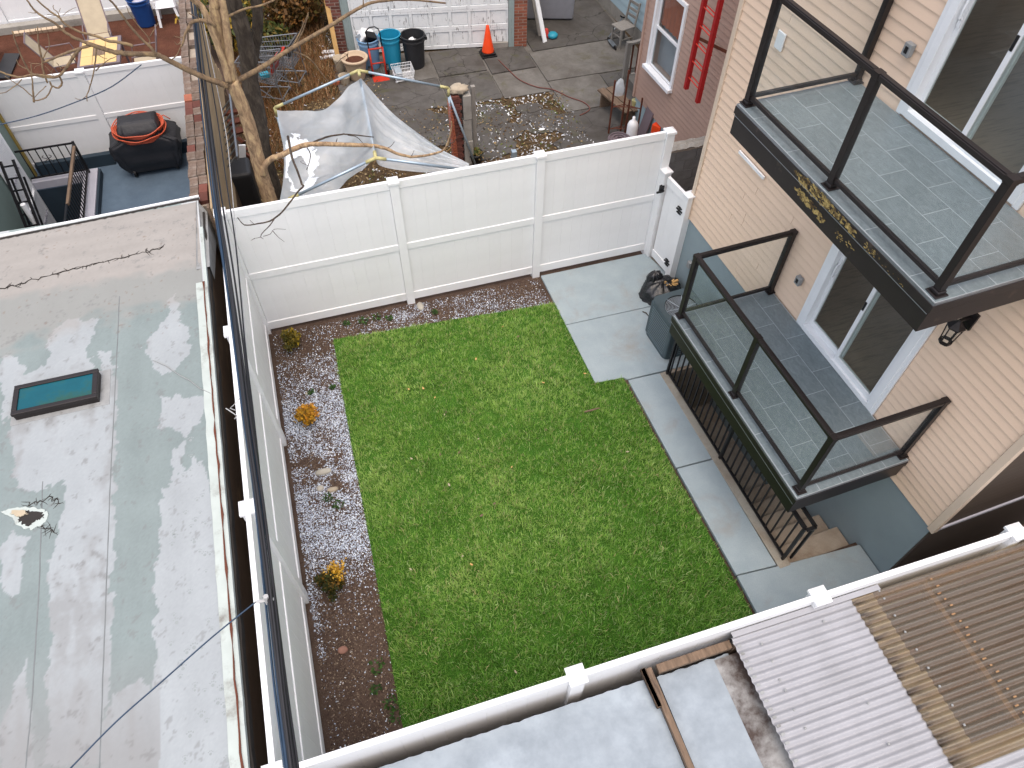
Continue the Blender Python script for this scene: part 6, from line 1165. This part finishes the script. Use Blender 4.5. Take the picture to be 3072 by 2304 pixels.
# red escape ladder
rd = thing('red_ladder', 'red steel escape ladder hanging on the brown house wall', 'ladder', (7.75, 8.43, 2.1)); A, Bq = onx(Z3(1868, 630), 7.75), onx(Z3(1958, 712), 7.75)
for P_ in (A, Bq): obj('stringer', MB().bb(P_.x - .035, P_.x - .028, P_.y - .035, P_.y + .035, 2.08, 5.6).bb(P_.x - .0275, P_.x + .035, P_.y - .035, P_.y - .028, 2.08, 5.6), 'red', rd)
k = 2.3
while k < 5.5:
    for dx_ in (-.02, .12): obj('rung', MB().tube([(A.x + dx_ * .5, A.y, k), (Bq.x + dx_ * .5, Bq.y, k)], .010, 6), 'red_rung', rd)
    k += .29
obj('wall_bracket', MB().bar((A.x + .03, A.y, 2.95), (8.16, 7.75, 2.95), .012, .05).bar((A.x + .03, Bq.y, 4.4), (8.16, Bq.y, 4.4), .03, .03), 'rust', rd)
# cinder block wall behind the gate
kw = thing('block_wall', 'dark cinder block retaining wall behind the gate', 'wall', (7.7, 7.95, 0)); obj('core', MB().bb(6.95, 9.6, 7.83, 8.03, -.02, 1.46), 'mortar', kw); bm = mesh_of('block', MB().bb(0, .392, -.0, .19, 0, .19), 'block')
for r in range(7):
    x = 6.93 - (.2 if r % 2 else 0)
    while x < 9.5: o = piece('block', bm, None, kw, (x, 7.82 - .004 * ((r + int(x * 5)) % 3), .03 + r * .2)); x += .402
def capf(u, v): return (6.9 + 2.7 * u, 7.80 + .24 * v, 1.47 + .03 * mnoise.noise((u * 22, v * 4, 1)) + .015)
cpb = MB().grid(capf, 60, 6); obj('mortar_cap', cpb, 'grey_conc', kw, smooth=False)
# pale blue house
pb_ = thing('pale_blue_house', 'pale blue clapboard building at the end of the yard', 'house', (9.5, 14, 0), R_(3.5), org=(0, 0, 0))
bwl = obj('wall', MB().bb(.012, .3, -3.0, 7, .30, 5), 'blue_siding', pb_); obj('foundation', MB().bb(.0, .3, -3.0, 7, -.02, .295), 'grey_conc', pb_); kk2 = .2 / CO; pcl = mesh_of('siding_board', MB().add([(x, y, z * kk2) for x, y, z in cb.v], cb.f), 'blue_siding'); z = .3
while z < 4.8: piece('siding_board', pcl, None, bwl, (.0105, -3.0, z), (1, 9.9, 1)); z += .2
# chair and scooter
ch = thing('wooden_chair', 'weathered wooden ladder back chair by the pale blue building', 'chair', (9.08, 14.05, .012), R_(15), org=(0, 0, 0))
obj('seat', MB().bb(-.21, .21, -.2, .2, .42, .45), 'grey_wood', ch, bevel=.006)
for x, y, h in ((-.19, -.18, .42), (-.17, .17, .42)): obj('leg', MB().bb(x - .02, x + .02, y - .02, y + .02, 0, h), 'grey_wood', ch)
for y in (-.18, .17): obj('leg', MB().bar((.19, y, 0), (.19, y, .45), .04, .04).bar((.19, y, .44), (.27, y, .95), .036, .036), 'grey_wood', ch)
for z in (.62, .75, .89): x = .19 + (z - .44) * .157; obj('back_slat', MB().bb(x - .008, x + .008, -.16, .15, z - .03, z + .03), 'grey_wood', ch)
obj('stretcher', MB().bar((-.18, -.18, .2), (.19, -.18, .2), .02, .02).bar((-.18, .17, .2), (.19, .17, .2), .02, .02).bar((-.18, -.18, .25), (-.17, .17, .25), .02, .02), 'grey_wood', ch)
sk_ = thing('kick_scooter', 'small silver kick scooter leaning by the wooden chair', 'scooter', (8.82, 14.1, .012)); A, Bq = onz(ZW(1470, 640), .08), onz(ZW(1580, 780), .08)
u = (Bq - A).normalized(); obj('deck', MB().bar(A + u * .06, Bq - u * .03, .1, .025), 'chrome', sk_, bevel=.006)
for P_ in (A, Bq): sx_ = Vector((-u.y, u.x, 0)) * .014; obj('wheel', MB().tube([P_ - sx_ + Vector((0, 0, -.02)), P_ + sx_ + Vector((0, 0, -.02))], .055, 14), 'black', sk_)
T0 = ony(ZW(1700, 290), A.y + .25); obj('stem', MB().tube([A + Vector((0, 0, .03)), T0], .016, 8), 'chrome', sk_, smooth=True); L_, R2_ = ony(ZW(1665, 262), A.y + .25), ony(ZW(1770, 290), A.y + .25); obj('handlebar', MB().tube([L_, T0, R2_], .018, 8), 'black', sk_)
# stoop railing
sr = thing('stoop_railing', 'grey wooden stoop railing at the corner of the brown house', 'railing', (8.55, 12.5, 0)); p0 = Vector((8.48, 12.45, 0)); p1 = Vector((9.25, 12.42, 0))
obj('post', MB().bb(p0.x - .045, p0.x + .045, p0.y - .045, p0.y + .045, -.01, .92), 'grey_wood', sr); obj('handrail', MB().bar(p0 + Vector((0, 0, .88)), p1 + Vector((0, 0, .98)), .09, .045), 'grey_wood', sr); obj('bottom_rail', MB().bar(p0 + Vector((.046, 0, .15)), p1 + Vector((0, 0, .2)), .06, .04), 'grey_wood', sr)
for k in range(5): x = p0.x + .12 + k * .14; obj('baluster', MB().bb(x - .015, x + .015, p0.y - .015, p0.y + .015, .17, .9), 'rust', sr)
obj('step', MB().bb(8.5, 9.4, 11.0, 12.4, -.01, .18), 'old_concrete2', sr)
# rusty rack, bag, bench, cylinder, mat, panel
rk = thing('rusty_rack', 'rusty iron shelf rack standing beside the brown house', 'rack', (7.68, 10.6, .01)); feet = []
for i, (px, pt) in enumerate((((235, 1040), (305, 220)), ((420, 1000), (540, -60)), ((490, 1040), (545, 520)), ((670, 1070), (750, 490)))):
    b0 = onz(ZR(*px), .01); t0 = ony(ZR(*pt), b0.y); feet.append((b0, t0.z)); obj('upright', MB().bb(b0.x - .014, b0.x + .014, b0.y - .014, b0.y + .014, .0, min(t0.z, 1.35)), 'rust', rk)
for z in (.12, .62): m = MB(); F = [Vector((f[0].x, f[0].y, z)) for f in feet]; m.tube([F[0], F[1]], .009, 5); m.tube([F[0], F[2]], .009, 5); m.tube([F[2], F[3]], .009, 5); m.tube([F[1], F[3]], .009, 5); m.tube([F[0].lerp(F[1], .5), F[2].lerp(F[3], .5)], .006, 5); obj('shelf_wire', m, 'rust', rk)
bgm = MB(); c = ony(ZR(410, 310), 10.75); bgm.grid(bagfn((c.x, c.y, c.z - .17), .10, .07, .36, 3.0), 30, 14); tag(obj('plastic_bag', bgm, 'sheet', smooth=True), 'clear plastic bag hung on the rusty rack', 'bag')
bn = thing('plank_bench', 'low plank bench along the brown house wall', 'bench', (7.75, 11.2, 0)); a, b_ = Vector((7.70, 11.75, .36)), Vector((7.93, 10.75, .36))
for k in (-.1, .1): obj('plank', MB().bar(a + Vector((k, 0, 0)), b_ + Vector((k, 0, 0)), .17, .035), 'old_wood', bn)
for p in (a.lerp(b_, .12), a.lerp(b_, .88)): obj('leg', MB().bb(p.x - .15, p.x + .15, p.y - .03, p.y + .03, .0, .34), 'old_wood', bn)
c = onz(ZR(600, 1010), .35); tag(obj('gas_cylinder', MB().lathe([(.10, 0), (.11, .02), (.11, .50), (.09, .56), (.05, .60), (.03, .62), (.03, .68)], (c.x, c.y, .0), 20), 'pale_bin' if 0 else 'trim_white', smooth=True), 'white gas cylinder in front of the pale blue foundation', 'cylinder')
c = onz(ZR(410, 1110), .35); rm = MB(); rm.tube([(c.x + (.03 + .012 * k * .5) * math.cos(k * .5), c.y + (.03 + .012 * k * .5) * math.sin(k * .5) * .95, .36) for k in range(34)], .014, 6); mtg = thing('rolled_carpet', 'rolled mauve brown carpet standing on end behind the fence', 'carpet', (c.x, c.y, 0)); obj('roll', MB().lathe([(.235, 0), (.235, .345), (.02, .345)], (c.x, c.y, -.01), 28), 'purple_trim', mtg); obj('spiral_edge', rm, 'purple_trim', mtg, smooth=True)
pbx = MB(); c = onz(ZR(760, 950), .3); pbx.box((c.x + .05, c.y, .33), (.03, .3, .7), (0, R_(12), 0)); tag(obj('grey_panel', pbx, 'purple_trim'), 'grey panel leaning on the pale blue foundation', 'panel')
c = onz(ZR(1000, 975), .45); tag(obj('orange_box', MB().box((c.x, c.y, .4), (.16, .2, .32), (0, 0, .5)), 'orange', bevel=.01), 'orange box behind the tall fence post', 'box'); c = onz(ZR(640, 585), .40); tag(obj('yellow_tub', MB().lathe([(.05, 0), (.07, .12), (.06, .12)], (c.x, c.y, .378), 14), 'fitting'), 'small yellow tub at the end of the plank bench', 'tub')
# ================================================================ LEFT NEIGHBOUR'S PATIO
g = MB()
for x0, x1, y0, y1 in ((-2.98, -.40, 7.7, 12.9), (-6.5, -2.98, 12.08, 12.9), (-6.5, -3.93, 7.7, 12.08), (-3.93, -2.98, 7.7, 9.0)): g.bb(x0, x1, y0, y1, -.028, -.008)
struct(obj('patio_floor', g, 'patio_paint'))
pt = thing('stair_pit', 'sunken basement stair pit with a pale painted kerb in the patio', 'stair pit', (-3.4, 10.8, 0))
obj('kerb', MB().bb(-3.91, -2.72, 12.085, 12.24, -.012, .15), 'pinkish', pt, bevel=.006); obj('kerb', MB().bb(-2.975, -2.72, 9.0, 12.083, -.012, .151), 'pinkish', pt, bevel=.006); obj('dark_skirt', MB().bb(-2.718, -2.68, 9.0, 12.24, -.011, .12), 'dark_blue', pt)
obj('pit_wall', MB().bb(-3.94, -2.96, 12.084, 12.15, -1.8, -.03).bb(-2.976, -2.92, 9.0, 12.08, -1.8, -.03).bb(-3.94, -2.96, 8.95, 9.0, -1.8, -.03), 'dark_blue', pt)
for k in range(5): obj('step', MB().bb(-3.92, -2.977, 9.02 + k * .28, 9.3 + k * .28, -1.8, -.2 - k * .2), 'dark_blue', pt)
obj('landing', MB().bb(-3.94, -2.96, 10.42, 12.1, -1.85, -1.2), 'dark_blue', pt)
ir = thing('iron_railing', 'black iron railing with a scroll around the patio stair pit', 'railing', (-3.0, 11.5, .15))
for z in (.22, .80): obj('rail', MB().bar((-3.88, 12.13, z), (-2.87, 12.13, z), .028, .028).bar((-2.87, 12.146, z), (-2.87, 9.3, z), .028, .028), 'black_iron', ir)
bal2 = mesh_of('baluster', MB().bb(-.008, .008, -.008, .008, .225, .795), 'black_iron'); k = -3.8
while k < -2.9: piece('baluster', bal2, None, ir, (k, 12.13, 0)); k += .13
k = 12.0
while k > 9.35: piece('baluster', bal2, None, ir, (-2.87, k, 0)); k -= .115
obj('corner_post', MB().bb(-2.89, -2.85, 12.11, 12.15, .15, .83), 'black_iron', ir)
scr = MB(); cx_ = -3.42
for s in (-1, 1):
    for t_ in (-1, 1): scr.tube([(cx_ + s * (.012 + .07 * math.sin(a) ** 2) * 1, 12.13, .56 + t_ * (.10 * a / 3.0)) for a in [i * .3 for i in range(9)]], .006, 5)
obj('scroll', scr, 'black_iron', ir)
a, b_ = onz(ZB(925, 250), .86), onz(ZB(842, 968), .80); tag(obj('wooden_pole', MB().bar(a, b_, .045, .045), 'old_wood'), 'reddish wooden pole laid across the iron patio railing', 'pole')
gw = thing('green_house', 'grey green house wall beside the patio stair pit', 'house', (-4.0, 10, 0))
obj('wall', MB().bb(-6.5, -3.945, 7.85, 12.60, -1.85, 4.2), 'green_wall', gw); obj('corner_strip', MB().bb(-3.943, -3.915, 12.53, 12.615, -.9, 4.1), 'yellow_pipe', gw)
sdx = -3.90; dr2 = obj('security_door', MB().bb(sdx - .02, sdx + .01, 11.18, 11.25, -.95, 1.25).bb(sdx - .02, sdx + .01, 12.0, 12.07, -.95, 1.25).bb(sdx - .02, sdx + .01, 11.25, 12.0, 1.18, 1.25).bb(sdx - .02, sdx + .01, 11.25, 12.0, -.95, -.85).bb(sdx - .02, sdx + .012, 11.25, 12.0, .02, .10), 'trim_white', gw)
for k in range(13): y = 11.29 + k * .0575; obj('slat', MB().bb(sdx - .012, sdx + .004, y - .017, y + .017, -.849, .019).bb(sdx - .012, sdx + .004, y - .017, y + .017, .101, 1.179), 'trim_white', dr2)
obj('scroll_row', MB().tube([(sdx + .012, 11.3 + .0045 * k, .62 + .03 * math.sin(k * .35)) for k in range(150)], .008, 4).tube([(sdx + .012, 11.3 + .0045 * k, -.42 + .03 * math.sin(k * .35)) for k in range(150)], .008, 4), 'pinkish', dr2); obj('lock_plate', MB().bb(sdx + .0125, sdx + .03, 11.32, 11.95, .03, .09), 'trim_white', dr2)
rg2 = thing('iron_gate', 'dark iron stair gate at the left edge of the patio', 'gate', (-3.7, 10.6, 0))
for x in (-3.75, -3.55): obj('frame_bar', MB().bar((x, 11.05, 1.3), (x, 10.3, .1), .04, .04).bar((x, 11.05, .95), (x, 10.3, -.25), .03, .03), 'black_iron', rg2)
for k in range(7): obj('bar', MB().bar((-3.75, 11.0 - k * .11, 1.22 - k * .17), (-3.55, 11.0 - k * .11, 1.22 - k * .17), .025, .02), 'black_iron', rg2)
tag(obj('white_pipe', MB().tube([(-3.62, 10.55, -.3), (-3.62, 10.55, .75)], .045, 10), 'trim_white'), 'short white pipe standing inside the dark iron gate', 'pipe')
# white fences of the patio and the yard beyond
vinyl_fence('white_fence', 'white vinyl fence behind the covered grill', (-4.55, 12.72), (-.45, 12.72), (0, 2.2, 4.1), (0, 2.2, 4.1), scale=.745)
tag(obj('fence_skirt', MB().bb(-3.85, -2.45, 12.5, 12.62, -.012, .24).bb(-1.9, -.46, 12.5, 12.62, -.012, .24), 'dark_blue', bevel=.008), 'dark blue painted kerb along the foot of the patio fence', 'kerb')
struct(obj('far_yard_ground', MB().bb(-9, -.46, 12.82, 24, -.028, -.010), 'brown_soil'))
vinyl_fence('white_fence', 'white vinyl fence along the far side of the brown yard', (-5.1, 19.05), (-.9, 19.05), (-2.0, 0, 2.0, 4.2), (0, 2.0, 4.2), scale=.76)
tag(obj('kerb_wall', MB().bb(-8, -.9, 18.72, 18.94, -.012, .16), 'grey_conc', bevel=.01), 'low grey concrete kerb before the far white fence', 'kerb')
eb = mesh_of('brick', MB().bb(-.055, .055, -.04, .04, 0, .1), 'planter'); ed = thing('brick_edging', 'row of small tan bricks edging the far kerb', 'edging', (-4.3, 18.62, 0))
for k in range(9): piece('brick', eb, None, ed, (-4.85 + k * .125, 18.63, -.012), rot=(R_(20), 0, 0))
# grill under its cover
gl = thing('covered_grill', 'barbecue grill under a black cover on the patio', 'grill', (-1.68, 12.15, -.008)); gx, gy = -1.66, 12.17
secs = [(.10, .48, .25), (.30, .55, .30), (.55, .62, .33), (.70, .63, .33), (.76, .50, .32), (.82, .37, .30), (.95, .36, .27), (1.06, .33, .18), (1.085, .28, .12)]
def gcov(u, v):
    t = v * (len(secs) - 1); i = min(int(t), len(secs) - 2); k = t - i; h, wx_, wy_ = (secs[i][j] * (1 - k) + secs[i + 1][j] * k for j in range(3)); a = 2 * math.pi * u; c, s = math.cos(a), math.sin(a); e = .2
    f = 1 + .07 * mnoise.noise((c * 3, s * 3, h * 5)) + .03 * math.sin(a * 9 + h * 9 + 4 * mnoise.noise((c * 2, s * 2, h * 3))) * (1 - .6 * v) + .03 * abs(mnoise.noise((c * 7, s * 7, h * 9)))
    return (gx + wx_ * math.copysign(abs(c) ** e, c) * f, gy + wy_ * math.copysign(abs(s) ** e, s) * f, h)
m = MB(); m.grid(gcov, 96, 30); top = [gcov(k / 48, 1) for k in range(48)]; m.add(top, [tuple(range(48))]); obj('cover', m, 'cover', gl, smooth=True)
for x in (-.38, .40): obj('wheel', MB().tube([(gx + x - .02, gy - .2, .085), (gx + x + .02, gy - .2, .085)], .085 if x < 0 else .06, 16), 'black', gl)
obj('lower_shelf', MB().bb(gx - .42, gx + .42, gy - .2, gy + .2, .14, .17), 'black', gl)
hc = MB()
for k in range(9): r = .36 + .016 * (k % 5); hc.tube([(gx + r * 1.14 * math.cos(j * 6.2832 / 40 + .3 * k), gy - .06 + (.30 + .014 * (k % 5)) * math.sin(j * 6.2832 / 40 + .3 * k), .80 + .022 * k - .10 * math.sin(j * 6.2832 / 40 + .3 * k) * -.5 + (.012 * math.sin(j * .9 + k))) for j in range(41)], .0115, 6, cap=False)
hc.tube([(gx + .35, gy + .1, .93), (gx + .46, gy + .16, .96), (gx + .56, gy + .12, .88)], .011, 6); tag(obj('hose_coil', hc, 'hose', smooth=True), 'coil of orange hose draped round the covered grill', 'hose')
# brick party wall and plank fence
bp = thing('brick_party_wall', 'old brick wall with a worn top between the patio and the plank fence', 'wall', (-.31, 10.8, 0)); obj('core', MB().bb(-.435, -.20, 7.66, 14.2, -.02, 2.15), 'mortar', bp)
tb = [mesh_of('brick', MB().bb(-.058 - .002 * k, .058, -.1, .1, 0, .062 + .006 * k), m) for k, m in enumerate(('brick_top', 'brick', 'brick_orange', 'brick_top'))]; rr = random.Random(5); y = 7.78
while y < 14.1:
    for cx_ in (-.375, -.25):
        if y > 10.9 and cx_ > -.3:
            if int(y * 7) % 2: continue
        kind = rr.choice((0, 0, 0, 3, 3, 0, 1)) if y < 10.2 or cx_ > -.3 else rr.choice((0, 1, 0, 2, 0)) if y < 11.4 else 3
        piece('brick', tb[kind], None, bp, (cx_ + rr.uniform(-.006, .006), y + rr.uniform(-.01, .01), 2.145 + rr.uniform(-.006, .012)), rot=(rr.uniform(-.03, .03), rr.uniform(-.05, .05), rr.uniform(-.04, .04)))
    y += .208
pf = thing('plank_fence', 'weathered brown plank fence running back beside the trees', 'fence', (-.1, 10.4, 0))
for k in range(9):
    z0 = .72 + k * .19; y1_ = 13.9 - .35 * ((k * 5) % 4) * .5; obj('plank', MB().box((-.115 + .006 * ((k * 3) % 3), (7.2 + y1_) / 2, z0 + .09), (.025, y1_ - 7.2, .182), (0, R_(-4 + 2 * (k % 3)), R_(.15 * ((k % 3) - 1)))), 'plank', pf)
for y in (7.3, 9.3, 11.3, 13.3): obj('post', MB().bb(-.17, -.135, y - .05, y + .05, -.02, 2.4), 'old_wood', pf)
obj('shade_strip', MB().bb(-.16, -.09, 7.2, 13.8, -.02, .70), 'brown_wall', pf)  # dark strip standing in for the shaded lower part of the fence
# table, chairs, bins in the brown yard
tbx = thing('patio_table', 'rectangular table with a yellow tiled top in the brown yard', 'table', (-2.58, 15.75, -.01)); tx0, tx1, ty0, ty1 = -3.01, -2.15, 15.15, 16.36
obj('frame', MB().bb(tx0, tx1, ty0, ty0 + .05, .64, .70).bb(tx0, tx1, ty1 - .05, ty1, .64, .70).bb(tx0, tx0 + .05, ty0 + .05, ty1 - .05, .64, .70).bb(tx1 - .07, tx1, ty0 + .05, ty1 - .05, .64, .70), 'purple_trim', tbx)
for i in range(3):
    for j in range(3): w3, l3 = (tx1 - tx0 - .12) / 3, (ty1 - ty0 - .10) / 3; x0, y0 = tx0 + .05 + i * w3, ty0 + .05 + j * l3; obj('top_tile', MB().bb(x0 + .004, x0 + w3 - .004, y0 + .004, y0 + l3 - .004, .665, .705), 'yellow_pad' if not (i == 1 and j == 1) else 'old_wood', tbx, bevel=.004)
for x in (tx0 + .05, tx1 - .06):
    for y in (ty0 + .05, ty1 - .05): obj('leg', MB().bb(x - .02, x + .02, y - .02, y + .02, -.01, .64), 'purple_trim', tbx)
def sling(lab, loc, rz, tilt=.35):
    C = thing('patio_chair', lab, 'chair', loc, rz, 'beige patio chairs', org=(0, 0, 0)); obj('sling_seat', MB().grid(lambda u, v: (-.24 + .48 * u, -.22 + .46 * v, .40 - .03 * math.sin(math.pi * v) + .02 * (1 - v)), 6, 6), 'beige', C, smooth=True)
    obj('sling_back', MB().grid(lambda u, v: (-.24 + .48 * u, .24 + .6 * v * tilt, .41 + .58 * v), 6, 6), 'beige', C, smooth=True); fr = MB()
    for s in (-1, 1): fr.tube([(s * .25, -.24, -.01), (s * .25, -.24, .42), (s * .25, .24, .40), (s * .25, .24 + .6 * tilt, 1.0)], .014, 6); fr.tube([(s * .25, .2, -.01), (s * .25, .22, .40)], .014, 6); fr.tube([(s * .27, -.24, .42), (s * .27, -.2, .62), (s * .27, .30, .62)], .014, 6)
    fr.tube([(-.25, .24 + .6 * tilt, 1.0), (.25, .24 + .6 * tilt, 1.0)], .014, 6); obj('chair_frame', fr, 'purple_trim', C); return C
sling('beige sling chair pushed under the far end of the yellow table', (-2.75, 17.0, 0), R_(4), .9); sling('beige sling chair with a dark band left of the yellow table', (-3.45, 16.2, 0), R_(95), .5); sling('beige chair on the near side of the yellow table', (-2.5, 14.75, 0), R_(178), .3); sling('dark framed chair right of the yellow table', (-1.75, 15.7, 0), R_(-88), .35)
bb_ = bin_('navy blue trash can by the far white fence', -1.85, 18.3, .26, .62, 'navy_bin'); b = MB(); blob(b, (-1.85, 18.3, .48), .2, sz=.5, nz=.3, f=4); tag(obj('bin_liner', b, 'pinkish', smooth=True), 'pale rubbish filling the navy blue can', 'rubbish')
pc = thing('plastic_chair', 'white plastic garden chair beside the navy can', 'chair', (-1.28, 18.3, -.01)); x, y = -1.28, 18.3
obj('seat', MB().bb(x - .24, x + .24, y - .22, y + .22, .40, .43), 'trim_white', pc, bevel=.015); obj('back', MB().box((x, y + .25, .66), (.44, .03, .45), (R_(-14), 0, 0)), 'trim_white', pc, bevel=.012)
for sx in (-1, 1):
    for sy in (-1, 1): obj('leg', MB().bar((x + sx * .25, y + sy * .25, -.01), (x + sx * .2, y + sy * .19, .41), .06, .03), 'trim_white', pc)
    obj('armrest', MB().bb(x + sx * .25 - .03, x + sx * .25 + .03, y - .22, y + .26, .60, .625).bb(x + sx * .25 - .025, x + sx * .25 + .025, y - .22, y - .18, .43, .60), 'trim_white', pc)
c = onz(ZA(95, 830), .02); tag(obj('metal_screen', MB().box((c.x, c.y, .04), (.32, 1.1, .03), (0, R_(6), R_(-6))).box((c.x - .3, c.y + .3, .25), (.03, 1.0, .5), (0, R_(15), R_(-5))), 'dark_bin'), 'grey metal screen panels lying at the left of the brown yard', 'screen')
